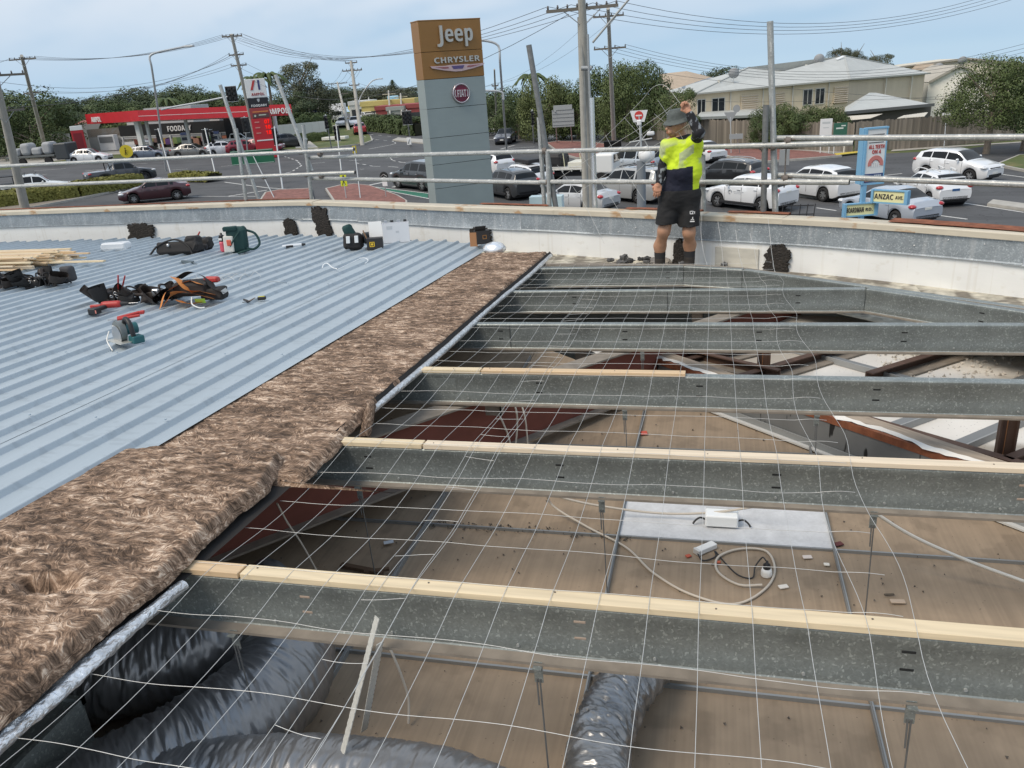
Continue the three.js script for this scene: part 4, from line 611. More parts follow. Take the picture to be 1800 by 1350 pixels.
const at = (s, t) => A.clone().addScaledVector(U, s).addScaledVector(Wv, t).add(V3(.02 * Math.sin(s * 7 + t * 5), -.06 * s * (1 - s) - .04 * t * (1 - t), -.04 * Math.sin(t * 6)));
for (let i = 0; i < 2; i++) { const pts = []; for (let k = 0; k <= 14; k++) pts.push(at(k / 14, i * .22)); mesh('wire', tube(pts, .0019, 5, 40), matWire, lift); }
for (let k = 0; k < 5; k++) { const s = .10 + k * .20, pts = []; for (let q = 0; q <= 10; q++) { const t = q / 10 * (.55 + .1 * k); const P = at(s, -.12 + t * .9); P.x += .16 * t; P.y -= .05 * t; pts.push(P); } mesh('cross_wire', tube(pts, .0019, 5, 30), matWire, lift); }
{ const ends = [[[-0.365, 6.598, -9.200], [-0.532, 6.783, -9.300], [-0.644, 6.777, -9.350], [-0.783, 6.644, -9.400], [-1.107, 6.358, -9.550], [-1.403, 6.122, -9.750]], [[-0.649, 6.494, -9.400], [-0.454, 6.287, -9.450], [-0.595, 6.107, -9.500], [-0.984, 5.758, -9.500]], [[-0.990, 6.471, -9.500], [-0.721, 6.125, -9.500], [-0.659, 5.872, -9.500]], [[-0.459, 6.547, -9.300], [-0.649, 6.374, -9.400], [-1.034, 6.123, -9.550]]]; for (const e of ends) mesh('wire', tube(e, .0019, 5, 40), matWire, lift); }
// free wires of the roof mesh rising past him on the right
for (const [u, a] of [[0, [[-0.044, 4.920, -8.750], [-0.097, 5.053, -9.000], [-0.127, 5.244, -9.150], [-0.118, 5.443, -9.200]]], [1, [[0.122, 4.904, -8.700], [0.096, 5.111, -9.000], [0.055, 5.325, -9.200]]], [2, [[0.318, 4.913, -8.600], [0.275, 5.067, -8.900], [0.244, 5.244, -9.100]]], [3, [[0.463, 4.911, -8.500], [0.435, 5.085, -8.800], [0.391, 5.229, -9.000]]], [4, [[0.624, 4.933, -8.400], [0.601, 5.103, -8.700], [0.581, 5.304, -8.900], [0.572, 5.376, -9.000]]]]) mesh('wire', tube(a, .0019, 5, 24), matWire, lift);
}

// scaffold edge protection outside the parapet
const matPipe = MT(tex(512, 512, (x, y) => { const n = fbm(x / 60, y / 40, 1101, 5, 8, 12), s = fbm(x / 8, y / 8, 1111, 3, 64, 64), w = sstep(.62, .75, fbm(x / 40, y / 90, 1121, 4, 12, 5)); const k = .72 + .45 * n + .2 * (s - .5); return [mix(.40, .62, w) * k, mix(.41, .62, w) * k, mix(.40, .60, w) * k]; }, 3), .45, { metalness: .35 });
const matPipeDark = MT(tex(256, 256, (x, y) => { const n = fbm(x / 40, y / 30, 1131, 5, 6, 8); const k = .7 + .5 * n; return [.19 * k, .195 * k, .195 * k]; }, 3), .5, { metalness: .3 });
const matSteelPipe = M(.75, .76, .78, .25, { metalness: .7 });
const matClamp = MT(tex(128, 128, (x, y) => { const k = .6 + .7 * fbm(x / 14, y / 14, 1141, 4, 9, 9); return [.20 * k, .17 * k, .15 * k]; }, 8), .7, { metalness: .3 });
function pipe(name, a, b, label, r = .030, m = matPipe) { const t = thing(name, label, name === 'scaffold_rail' ? 'scaffold rail' : 'scaffold post', [0, 0, 0], 0, name === 'scaffold_rail' ? 'scaffold guard rails' : 'scaffold posts'); mesh('tube', rod(a, b, r, r, 16, true), m, t); mesh('bore', rod(a, b, r - .004, r - .004, 12, true), M(.05, .05, .05, .8), t); return t; }
function coupler(p, label) { const t = thing('scaffold_coupler', label, 'coupler', p, 0, 'scaffold couplers'); mesh('collar', T(new THREE.CylinderGeometry(.041, .041, .05, 12), 0, 0, 0), matClamp, t); mesh('collar', T(new THREE.CylinderGeometry(.041, .041, .05, 12), 0, 0, .03, 0, 0, Math.PI / 2), matClamp, t); mesh('bolt', rod([.035, .01, .02], [.075, .01, .035], .007, .007, 6), matClamp, t); mesh('nut', T(new THREE.CylinderGeometry(.013, .013, .014, 6), .06, .01, .03, 0, 0, Math.PI / 2), matClamp, t); }
pipe('scaffold_rail', [-14.92, 6.12, -12.42], [-5.42, 6.10, -11.97], 'upper scaffold rail of the left run ending before the pylon');
pipe('scaffold_rail', [-15.08, 5.76, -12.42], [-5.46, 5.75, -11.98], 'lower scaffold rail of the left run ending before the pylon');
pipe('scaffold_rail', [-6.37, 5.98, -12.33], [-2.16, 6.03, -10.81], 'upper scaffold rail crossing in front of the pylon');
pipe('scaffold_rail', [-2.23, 6.03, -10.77], [1.41, 6.09, -9.29], 'upper scaffold rail behind the worker');
pipe('scaffold_rail', [-6.38, 5.65, -12.34], [-2.14, 5.62, -10.80], 'lower scaffold rail crossing in front of the pylon');
pipe('scaffold_rail', [-2.26, 5.64, -10.78], [1.40, 5.69, -9.29], 'lower scaffold rail behind the worker');
pipe('scaffold_rail', [0.66, 6.14, -9.73], [3.14, 6.14, -8.34], 'upper scaffold rail running off the right edge');
pipe('scaffold_rail', [0.67, 5.74, -9.73], [3.20, 5.71, -8.30], 'lower scaffold rail running off the right edge');
pipe('scaffold_post', [-7.80, 7.18, -12.41], [-7.42, 5.02, -12.40], 'tall leaning scaffold post beside the overhead traffic signal');
pipe('scaffold_post', [-7.62, 6.50, -12.35], [-7.70, 5.03, -12.35], 'short scaffold post left of the green road sign');
pipe('scaffold_post', [-6.78, 7.26, -12.40], [-6.37, 5.77, -12.32], 'tall leaning scaffold post beside the fuel price sign');
pipe('scaffold_post', [-6.37, 6.49, -12.27], [-6.45, 5.03, -12.29], 'short upright scaffold post just left of the fluorescent pedestrian sign');
pipe('scaffold_post', [-2.32, 7.34, -10.84], [-2.03, 5.11, -10.73], 'tall dark leaning scaffold post right of the pylon', .036, matPipeDark);
pipe('scaffold_post', [-2.24, 6.46, -10.84], [-2.23, 5.11, -10.84], 'pale scaffold post beside the dark leaning one');
pipe('scaffold_post', [-2.12, 6.04, -10.70], [-2.14, 5.13, -10.71], 'short pale scaffold post joined to the rails right of the pylon');
pipe('scaffold_post', [-1.49, 6.67, -10.52], [-1.49, 5.14, -10.53], 'shiny scaffold post in front of the big power pole', .028, matSteelPipe);
pipe('scaffold_post', [-0.13, 5.97, -9.99], [-0.11, 5.19, -9.98], 'short scaffold post just right of the worker');
pipe('scaffold_post', [0.55, 7.34, -9.74], [0.70, 5.21, -9.67], 'tallest scaffold post standing against the sky right of the worker', .034, matPipe);
pipe('scaffold_post', [0.54, 6.50, -9.66], [0.56, 5.23, -9.65], 'dark weathered scaffold post paired with the tallest one', .033, matPipeDark);
coupler([-7.64, 6.08, -12.39], 'scaffold coupler by the green road sign, upper rail');
coupler([-7.63, 5.72, -12.39], 'scaffold coupler by the green road sign, lower rail');
coupler([-6.50, 6.08, -12.31], 'scaffold coupler at the upper rail left of the price sign post');
coupler([-6.45, 5.72, -12.30], 'scaffold coupler at the lower rail left of the price sign post');
coupler([-6.13, 6.04, -12.24], 'scaffold coupler joining the two upper rails left of the pylon');
coupler([-6.17, 5.69, -12.25], 'scaffold coupler joining the two lower rails left of the pylon');
coupler([-7.27, 5.71, -12.38], 'scaffold coupler on the lower rail below the fuel price sign');
coupler([-2.17, 6.04, -10.76], 'scaffold coupler on the upper rail right of the pylon');
coupler([-2.14, 5.64, -10.75], 'scaffold coupler on the lower rail right of the pylon');
coupler([-0.13, 6.05, -9.96], 'scaffold coupler on the upper rail beside the worker\'s shoulder');
coupler([-0.12, 5.65, -9.96], 'scaffold coupler on the lower rail beside the worker\'s waist');
coupler([0.53, 6.05, -9.70], 'scaffold coupler on the upper rail at the dark weathered post');
coupler([0.54, 5.66, -9.70], 'scaffold coupler on the lower rail at the dark weathered post');
coupler([0.63, 6.06, -9.65], 'scaffold coupler on the upper rail at the tallest post');
coupler([0.78, 6.12, -9.59], 'scaffold coupler swivelling the two upper rails right of the tallest post');
coupler([0.77, 5.72, -9.59], 'scaffold coupler swivelling the two lower rails right of the tallest post');
pipe('scaffold_post', [0.77, 6.16, -9.62], [0.77, 5.61, -9.63], 'thin swivel pin between the upper and lower rails right of the tallest post', .007, matClamp);

// tools and bags lying on the sheeting
const matBlackBag = MT(tex(256, 256, (x, y) => { const k = .5 + 1.0 * fbm(x / 12, y / 12, 1201, 4, 21, 21); return [.020 * k, .019 * k, .019 * k]; }, 4), .75), matBagGrey = M(.055, .055, .06, .8), matLeather = MT(tex(256, 256, (x, y) => { const k = .5 + 1.0 * fbm(x / 16, y / 16, 1211, 4, 16, 16); return [.035 * k, .026 * k, .022 * k]; }, 4), .6), matOrange = M(.60, .23, .06, .7), matRed = M(.42, .035, .03, .45), matTeal = M(.015, .10, .11, .45), matChrome = M(.6, .6, .6, .3, { metalness: .9 }), matBlackPl = M(.018, .018, .02, .5);
const onRoof = (o, p, turn = 0) => { o.position.set(...p); if (/belt|harness/.test(o.name)) o.scale.setScalar(1.12); if (/carton/.test(o.name)) o.scale.setScalar(.88); o.rotation.set(-RA, turn, 0, 'XYZ'); return o; };
function lumpy(g, amp, sd, f = 18) { g = mergeVertices(g.deleteAttribute ? (g.deleteAttribute('uv'), g.deleteAttribute('normal'), g) : g, 1e-4); const p = g.attributes.position; for (let i = 0; i < p.count; i++) { const x = p.getX(i), y = p.getY(i), z = p.getZ(i); p.setXYZ(i, x + amp * (fbm(y * f + sd, z * f, sd, 3) - .5) * 2, y + amp * (fbm(x * f, z * f + sd, sd + 3, 3) - .5) * 2 * (y > .01 ? 1 : 0), z + amp * (fbm(x * f + sd, y * f, sd + 7, 3) - .5) * 2); } g.computeVertexNormals(); return g; }
const softBox = (w, h, d, sd, amp = .012) => { const g = new RoundedBoxGeometry(w, h, d, 5, Math.min(w, h, d) * .32); return lumpy(T(g, 0, h / 2, 0), amp, sd); };
function pouch(w, h, d, sd) { // open-topped pouch
const g = gridGeo(28, 12, (u, v) => { const a = u * Math.PI * 2, k = v < .5 ? v * 2 : 1, inn = v > .5 ? 1 - (v - .5) * .36 : 1; const y = v < .5 ? v * 2 * h : h - (v - .5) * 1.5 * h; const c = Math.cos(a), s = Math.sin(a), q = Math.pow(Math.pow(Math.abs(c), 3) + Math.pow(Math.abs(s), 3), -1 / 3); const sc = (.72 + .28 * Math.sqrt(k)) * inn + .10 * (fbm(Math.min(u, 1 - u) * 9 + sd, v * 4, sd, 2) - .5); return [c * q * w / 2 * sc, Math.max(y, 0), s * q * d / 2 * sc]; }); return g;
}
function toolBelt(pos, turn, n, sd, label, mats, extras) {
const t = thing('tool_belt', label, 'tool belt', [0, 0, 0], 0, 'tool belts on the roof sheets'); onRoof(t, pos, turn); const len = n * .078;
const pts = []; for (let i = 0; i <= 16; i++) { const a = i / 16; pts.push([mix(-len / 2 - .1, len / 2 + .1, a), .05 + .05 * Math.abs(Math.sin(a * 9 + sd)), -.10 + .06 * Math.sin(a * 5 + sd)]); }
const c = new THREE.CatmullRomCurve3(pts.map((p) => V3(...p))); mesh('belt', gridGeo(60, 2, (u, v) => { const P = c.getPoint(u); return [P.x, P.y + (v - .5) * .075, P.z + .02 * Math.sin(v * 3)]; }), mats[0], t);
for (let i = 0; i < n; i++) { const x = mix(-len / 2, len / 2, n > 1 ? i / (n - 1) : .5), w = rr(.12, .19), h = rr(.09, .15), g = pouch(w, h, rr(.05, .09), sd + i); g.rotateX(rr(-.2, 1.3)); g.rotateZ(rr(-.7, .7)); g.rotateY(rr(-1, 1)); g.translate(x + rr(-.03, .03), .035 + rr(0, .04), rr(-.09, .09)); if (i % 2) mesh('pocket', T(softBox(rr(.12, .2), rr(.07, .12), rr(.1, .16), sd + i + 40, .03), x + rr(-.05, .05), .01, rr(-.1, .06)), mats[(i + 1) % mats.length], t); const m = mesh('pouch', g, mats[i % mats.length], t); mesh('flap', T(softBox(w * .8, .02, .06, sd + i, .006), x, h * .7, .02 + rr(-.03, .05)), mats[(i + 1) % mats.length], t); }
for (let i = 0; i < n + 2; i++) { const x = rr(-len / 2, len / 2); mesh('strap', tube([[x, .02, .06], [x + rr(-.05, .05), rr(.10, .16), .05], [x + rr(-.1, .1), rr(.06, .14), -.03], [x + rr(-.1, .1), .02, -.08]], .008, 5), mats[0], t); }
for (let i = 0; i < n; i++) mesh('buckle', T(new THREE.TorusGeometry(.014, .004, 5, 12), rr(-len / 2, len / 2), rr(.06, .13), rr(.02, .09), rr(0, 1.5)), matChrome, t);
if (extras) extras(t); return t;
}
const hook = (t, a, b, r, m) => mesh('tool_handle', rod(a, b, r, r * .8, 8), m, t);
toolBelt([-7.67, 5.09, -7.53], .12, 9, 11, 'black tool belts piled at the left edge below the stacked laths', [matBlackBag, matBlackBag, matLeather], (t) => { mesh('tape_pouch', T(softBox(.13, .16, .11, 3, .01), .40, .04, -.06), matBagGrey, t); });
toolBelt([-5.55, 5.14, -6.67], .16, 9, 31, 'brown black tool belt with open pouches and red handled pliers', [matLeather, matBlackBag, matLeather], (t) => { hook(t, [-.16, .12, .02], [-.12, .26, .04], .008, matRed); hook(t, [-.14, .12, .0], [-.07, .25, .02], .008, matRed); mesh('tape_measure', T(new RoundedBoxGeometry(.07, .07, .04, 2, .015), .22, .10, .09), matChrome, t); });
{ // orange harness heap
const t = thing('safety_harness', 'orange and black safety harness heaped at the right end of the tool belts', 'harness'); onRoof(t, [-4.87, 5.15, -6.62], .15);
const web = (pts, m, w = .075) => { const c = new THREE.CatmullRomCurve3(pts.map((p) => V3(...p))); mesh('webbing', gridGeo(40, 2, (u, v) => { const P = c.getPoint(u), q = c.getTangent(u); const s = V3(-q.z, .35, q.x).normalize(); return [P.x + s.x * (v - .5) * w, P.y + s.y * (v - .5) * w, P.z + s.z * (v - .5) * w]; }), m, t); };
web([[-.2, .22, -.08], [-.1, .20, .02], [.0, .12, .08], [.08, .10, .02], [.2, .08, .06]], matOrange); web([[-.22, .01, .14], [-.16, .10, .08], [-.05, .12, .1], [.10, .09, .12], [.22, .05, .10]], matOrange, .09); web([[-.24, .0, .16], [-.20, .12, .10], [-.12, .16, .02], [0, .19, .0], [.10, .17, .05]], matOrange); web([[-.18, .20, -.12], [-.02, .26, -.06], [.12, .20, -.04], [.2, .12, .02], [.3, .07, .02]], matBlackBag, .07); web([[-.1, .05, .1], [0, .03, .16], [.14, .03, .14]], matOrange);
mesh('pad', T(softBox(.30, .12, .2, 51, .03), -.02, .06, -.06), matBlackBag, t); mesh('pad', T(softBox(.2, .10, .14, 52, .025), .16, .02, -.04), matBlackBag, t); mesh('lanyard', T(softBox(.13, .05, .07, 53, .008), .14, .16, -.08), matRed, t); mesh('buckle', T(bx(.05, .035, .006), .29, .10, .03, 0, .4, .5), matChrome, t); mesh('label_tag', T(bx(.09, .04, .004), .12, .045, .15, .3), M(.25, .42, .05, .6), t); mesh('cord', tube([[.05, .08, .15], [.07, .03, .2], [.14, .0, .22], [.18, .0, .21]], .006, 6), M(.75, .75, .72, .7), t);
}
{ // cordless drill
const t = thing('cordless_drill', 'red and black cordless drill lying below the tool belts', 'drill'); onRoof(t, [-5.59, 5.17, -6.27], .28);
mesh('body', T(new THREE.LatheGeometry([[0, -.10], [.028, -.10], [.034, -.07], [.034, .05], [.026, .08], [0, .08]].map(([x, y]) => new THREE.Vector2(x, y)), 16), .05, .06, -.02, 0, 0, -Math.PI / 2), matRed, t); mesh('chuck', T(new THREE.CylinderGeometry(.014, .024, .07, 12), .165, .06, -.02, 0, 0, -Math.PI / 2), matBlackPl, t); mesh('bit', rod([.2, .06, -.02], [.29, .062, -.02], .004, .003, 6), matChrome, t);
mesh('handle', T(rbx(.05, .04, .14, .015), -.03, .045, .05, 0, -.25), matBlackPl, t); mesh('grip', T(rbx(.11, .036, .03, .012), -.11, .05, -.02), matRed, t); mesh('battery', T(rbx(.085, .06, .09, .012), -.06, .035, .13, 0, -.25), matBlackPl, t); mesh('battery_label', T(bx(.05, .03, .002), -.045, .035, .176, 0, -.25), M(.6, .22, .18, .6), t);
}
{ const t = thing('crimping_tool', 'red handled crimping tool lying between the drill and the saw', 'hand tool'); onRoof(t, [-5.09, 5.19, -5.95], .55); mesh('handle', rod([-.10, .02, .0], [.09, .05, -.015], .017, .014, 10), matRed, t); mesh('handle', rod([-.10, .015, .02], [.09, .03, .03], .015, .013, 10), matRed, t); mesh('jaw', T(bx(.08, .012, .03), -.14, .012, .01), matChrome, t); mesh('hook', T(rbx(.04, .03, .06, .008), .11, .05, 0), matRed, t); }
{ // circular saw
const t = thing('circular_saw', 'teal and grey circular saw standing on the near part of the sheets', 'circular saw'); onRoof(t, [-4.51, 5.23, -5.08], -.5);
mesh('blade_guard', T(new THREE.CylinderGeometry(.085, .085, .045, 24), 0, .115, -.03, Math.PI / 2), M(.20, .22, .22, .5, { metalness: .3 }), t); mesh('blade', T(new THREE.CylinderGeometry(.08, .08, .004, 28), 0, .085, .0, Math.PI / 2), matChrome, t); mesh('motor', T(new THREE.CylinderGeometry(.042, .046, .11, 18), .0, .12, -.105, Math.PI / 2), matTeal, t); mesh('base_plate', T(rbx(.26, .006, .13, .003), .02, .045, -.02, 0, 0, 0), M(.55, .55, .5, .4, { metalness: .6 }), t); mesh('handle', tube([[.03, .17, -.06], [.08, .22, -.06], [.14, .19, -.06], [.16, .12, -.06], [.15, .07, -.07]], .019, 9), matBlackPl, t); mesh('battery', T(rbx(.10, .06, .09, .012), .14, .06, -.09), matTeal, t); mesh('label_plate', T(bx(.05, .02, .002), -.02, .155, .0, 0), M(.75, .75, .75, .5), t); mesh('cord', tube([[-.11, .11, .01], [-.05, .06, .06], [.04, .02, .08], [.10, .0, .09]], .005, 6), M(.75, .74, .7, .6), t);
}
{ const t = thing('pliers', 'black pliers beside the yellow tape on the sheets', 'pliers'); onRoof(t, [-4.27, 5.15, -6.59], .1); mesh('handle', rod([-.05, .012, .03], [.01, .02, 0], .010, .008, 7), matBlackPl, t); mesh('handle', rod([-.06, .035, -.02], [.01, .02, 0], .010, .008, 7), matBlackPl, t); mesh('jaw', rod([.0, .02, 0], [.06, .05, -.02], .010, .004, 7), M(.15, .12, .1, .5), t); }
{ const t = thing('tape_measure', 'yellow tape measure lying right of the pliers', 'tape measure'); onRoof(t, [-4.22, 5.14, -6.74], .35); mesh('case', T(rbx(.08, .035, .05, .012), 0, .02, 0), matBlackPl, t); mesh('sticker', T(bx(.06, .003, .02), 0, .039, .01), M(.68, .62, .05, .6), t); }
{ // two black bags near the wall
const t = thing('tool_bag', 'long flat black tool bag near the wall left of the bottle', 'tool bag', [0, 0, 0], 0, 'bags by the parapet'); onRoof(t, [-7.35, 4.96, -9.90], .12); mesh('bag', T(softBox(.62, .17, .26, 61, .03), 0, 0, 0), matBlackBag, t); mesh('bag_end', T(softBox(.18, .24, .22, 62, .03), .2, .0, -.02), matBlackBag, t); mesh('strap', tube([[-.42, .0, .1], [-.25, .14, .12], [0, .21, .08], [.22, .1, .14], [.26, 0, .16]], .014, 6), matBlackBag, t); mesh('clasp', T(new THREE.SphereGeometry(.025, 10, 8), -.1, .14, .12), matChrome, t);
const t2 = thing('tool_bag', 'small black bag with a red handle beside the long tool bag', 'tool bag', [0, 0, 0], 0, 'bags by the parapet'); onRoof(t2, [-7.17, 4.94, -10.24], .1); mesh('bag', softBox(.22, .17, .2, 63, .03), matBlackBag, t2); mesh('handle', rod([-.12, .16, 0], [-.06, .26, -.02], .012, .010, 7), matRed, t2); mesh('mesh_pocket', T(softBox(.13, .08, .04, 64, .012), .02, .02, .1), matBagGrey, t2);
}
{ const t = thing('drink_bottle', 'pink sports bottle with black lid standing left of the backpack', 'bottle'); onRoof(t, [-6.77, 4.94, -10.07]); mesh('body', new THREE.LatheGeometry([[0, 0], [.042, 0], [.044, .01], [.042, .07], [.037, .09], [.042, .11], [.040, .15], [0, .15]].map(([x, y]) => new THREE.Vector2(x, y)), 18), M(.62, .10, .14, .35), t); mesh('sleeve', T(new THREE.CylinderGeometry(.041, .041, .06, 18), 0, .175, 0), matBlackPl, t); mesh('lid', T(new THREE.LatheGeometry([[0, 0], [.038, 0], [.034, .025], [.016, .035], [.014, .06], [0, .062]].map(([x, y]) => new THREE.Vector2(x, y)), 16), 0, .205, 0), matBlackPl, t); mesh('label', T(bx(.05, .03, .002), .0, .18, .042), M(.7, .7, .7, .5), t); }
{ // backpack
const t = thing('backpack', 'dark green backpack standing open near the wall', 'backpack'); onRoof(t, [-6.40, 4.96, -9.89], .5); const gm = M(.012, .048, .045, .8);
mesh('bag', softBox(.27, .36, .22, 71, .02), gm, t); mesh('front_panel', T(softBox(.13, .22, .05, 72, .01), -.12, .03, .12), M(.66, .64, .58, .8), t); mesh('print', T(softBox(.06, .08, .03, 73, .006), -.11, .12, .14), M(.62, .12, .07, .7), t); mesh('flap', T(softBox(.18, .06, .2, 74, .015), -.08, .31, .03), gm, t); mesh('shoulder_strap', tube([[.12, .30, -.02], [.24, .24, .0], [.28, .10, .03], [.20, .04, .08], [.10, .06, .1]], .017, 7), gm, t); mesh('shoulder_strap', tube([[-.05, .0, .16], [.06, .03, .18], [.14, .04, .14]], .014, 7), gm, t); mesh('strap', tube([[-.14, .05, .12], [-.04, .2, .15], [.06, .32, .1]], .012, 6), gm, t);
}
{ const g = softBox(.42, .12, .2, 81, .03); const t = single('plastic_bag', g, MP(.80, .83, .86, .35, { transmission: .3, thickness: 0 }), 'crumpled clear plastic bag on the sheets near the wall', 'plastic bag'); onRoof(t, [-8.86, 4.92, -10.44], .1); }
{ const t = thing('metal_bar', 'short dark grey metal bar lying above the harness', 'metal bar'); onRoof(t, [-6.66, 5.02, -9.07], -.45); mesh('bar', bx(.26, .03, .04), M(.10, .13, .15, .5), t); mesh('rod', rod([.13, 0, 0], [.28, -.01, .03], .008, .004, 6), M(.12, .15, .17, .5), t); }
{ const t = thing('caulking_tube', 'silver and black sealant tube lying on the sheets below the tall black patch', 'sealant tube'); onRoof(t, [-5.77, 4.96, -10.26], .35); mesh('tube', rod([-.15, 0, 0], [.12, .01, 0], .023, .023, 12), M(.62, .66, .70, .35), t); mesh('band', rod([-.10, 0, .0], [.0, .003, 0], .024, .024, 12), matBlackPl, t); mesh('cap', rod([.12, .01, 0], [.17, .012, 0], .02, .014, 10), matBlackPl, t); }
{ // green bag and cartons by the wall
const t = thing('tool_bag', 'dark green tool bag with white tags leaning by the open cartons', 'tool bag'); onRoof(t, [-4.71, 4.95, -9.97], .4); mesh('bag', softBox(.26, .22, .2, 91, .025), matBlackBag, t); mesh('top', T(softBox(.14, .20, .14, 92, .02), .0, .14, -.04, 0, 0, .4), M(.012, .05, .048, .8), t); for (const x of [-.06, .05]) mesh('tag', T(softBox(.05, .09, .02, 93, .006), x, .10, .11), M(.78, .80, .80, .5), t); mesh('side_pocket', T(softBox(.14, .15, .1, 94, .015), .2, .06, -.05, 0, .3), M(.05, .06, .065, .8), t);
const b = thing('open_carton', 'small black carton with yellow badge and raised flaps', 'carton', [0, 0, 0], 0, 'cartons by the parapet'); onRoof(b, [-4.40, 4.95, -9.98], .35); mesh('box', T(bx(.24, .17, .2), 0, .085, 0), M(.022, .022, .024, .6), b); mesh('badge', [bx(.075, .010, .003, -.04, .115, .103), bx(.075, .010, .003, -.04, .05, .103), bx(.010, .075, .003, -.073, .083, .103), bx(.010, .075, .003, -.007, .083, .103), bx(.035, .030, .003, -.04, .083, .103)], M(.75, .50, .03, .6), b); mesh('flap', T(bx(.20, .24, .006), .02, .28, -.10, -.15), M(.80, .80, .78, .7), b); mesh('flap', T(bx(.006, .14, .14), -.14, .22, -.03, 0, 0, .35), M(.36, .20, .10, .85), b);
const w = thing('open_carton', 'large white carton with its top flaps folded by the wall', 'carton', [0, 0, 0], 0, 'cartons by the parapet'); onRoof(w, [-4.35, 4.91, -10.64], .36); mesh('box', [bx(.42, .30, .006, 0, .15, .11), bx(.42, .30, .006, 0, .15, -.11), bx(.006, .30, .214, -.207, .15, 0), bx(.006, .30, .214, .207, .15, 0), bx(.41, .006, .21, 0, .004, 0)], M(.68, .70, .73, .75), w); for (let i = 0; i < 4; i++) mesh('flap_tip', T(bx(.05, .045, .004), -.16 + i * .105, .315, -.105, .5), i % 2 ? M(.06, .06, .06, .7) : M(.68, .70, .73, .75), w); mesh('print', [bx(.09, .05, .002, -.10, .24, .1145), bx(.05, .03, .002, .02, .17, .1145)], M(.52, .55, .58, .8), w);
const c = thing('open_carton', 'brown and black carton lying against the bitumen patch at the sheet end', 'carton', [0, 0, 0], 0, 'cartons by the parapet'); onRoof(c, [-2.91, 4.99, -9.85], .5); mesh('box', T(bx(.20, .19, .17), .05, .12, 0), M(.022, .020, .020, .6), c); mesh('side', T(bx(.11, .20, .006), -.09, .10, .06, 0, -.4), M(.34, .17, .08, .85), c); mesh('badge', [bx(.055, .008, .003, .07, .15, .088), bx(.055, .008, .003, .07, .10, .088), bx(.008, .055, .003, .045, .125, .088), bx(.008, .055, .003, .095, .125, .088)], M(.35, .16, .04, .6), c); mesh('flap', T(bx(.16, .10, .006), .02, .24, .05, .5), M(.03, .025, .022, .7), c);
const f = single('foil_roll', lumpy(T(new THREE.SphereGeometry(.11, 20, 14), 0, .03, 0), .02, 99, 14), M(.8, .83, .86, .25, { metalness: .6 }), 'crumpled ball of silver foil at the far end of the insulation', 'foil'); f.position.set(...[-2.65, 4.96, -9.65]); f.scale.set(1.3, .75, 1);
}
// wire offcuts and ties
single('wire_offcut', tube([[-4.36, 5.08, -8.32], [-4.36, 5.11, -8.37], [-4.33, 5.12, -8.39], [-4.24, 5.08, -8.34], [-4.15, 5.08, -8.28]], .006, 5), M(.75, .78, .8, .5), 'short white wire offcut arched on a rib', 'wire offcut', 'wire offcuts');
single('wire_offcut', tube([[-4.13, 5.08, -8.21], [-4.17, 5.05, -8.74], [-4.13, 5.06, -8.90], [-4.03, 5.08, -8.81], [-3.96, 5.07, -8.72], [-3.97, 5.05, -8.64]], .005, 5), M(.75, .78, .8, .5), 'curled white wire offcut nearer the insulation', 'wire offcut', 'wire offcuts');
{ const t = thing('wire_tangle', 'tangle of thin cut mesh wires right of the harness', 'wire tangle'); const c = [-5.30, 5.10, -7.76]; for (let i = 0; i < 15; i++) { const a = rr(0, 6.28), L = rr(.10, .32), x = c[0] + rr(-.30, .30), z = c[2] + rr(-.22, .22); mesh('wire', tube([[x, ry(z, .10), z], [x + Math.cos(a) * L * .5, ry(z, rr(.12, .17)), z + Math.sin(a) * L * .5], [x + Math.cos(a + .3) * L, ry(z, .10), z + Math.sin(a + .3) * L]], .0022, 4, 10), matWire, t); } }
single('wire_offcut', tube([[-4.60, 5.12, -7.51], [-4.49, 5.15, -7.44], [-4.38, 5.14, -7.43], [-4.36, 5.12, -7.49]], .006, 5), M(.35, .4, .44, .5), 'dark wire offcut lying across two ribs in mid sheet', 'wire offcut', 'wire offcuts');
// stacked pine laths at the left edge
{
const base = [-9.01, 5.01, -8.98]; let n = 0; const mats = [matPine, matPine2, matPine3];
for (let layer = 0; layer < 7; layer++) for (let k = 0; k < 9 - layer % 2; k++) {
const z = base[2] - .42 + k * .10 + rr(-.012, .012) + (layer % 2) * .03, L = 3.0, end = base[0] + .33 + rr(-.28, .10) + (hash2(layer, k, 5) > .93 ? .32 : 0), yaw = rr(-.03, .03) + (layer > 4 ? .03 : 0);
const g = rbx(L, .020, .042, .002); const uv = g.attributes.uv, p = g.attributes.position; for (let q = 0; q < uv.count; q++) uv.setXY(q, p.getX(q) + n * .37, p.getZ(q) + p.getY(q) + n * .11); const o = single('timber_lath', g, mats[n % 3], 'rough sawn pine lath in the loose stack at the left edge', 'timber lath', 'stacked pine laths'); o.position.set(end - L / 2, ry(z, .11 + layer * .0225), z); o.rotation.set(-RA, yaw, 0); n++;
}
const o = single('timber_lath', rbx(1.2, .022, .06, .003), matPine, 'single pale lath sticking out of the stack to the right', 'timber lath'); o.position.set(...[-8.43, 5.08, -8.93]); o.rotation.set(-RA, .04, 0);
const ends = []; 
}

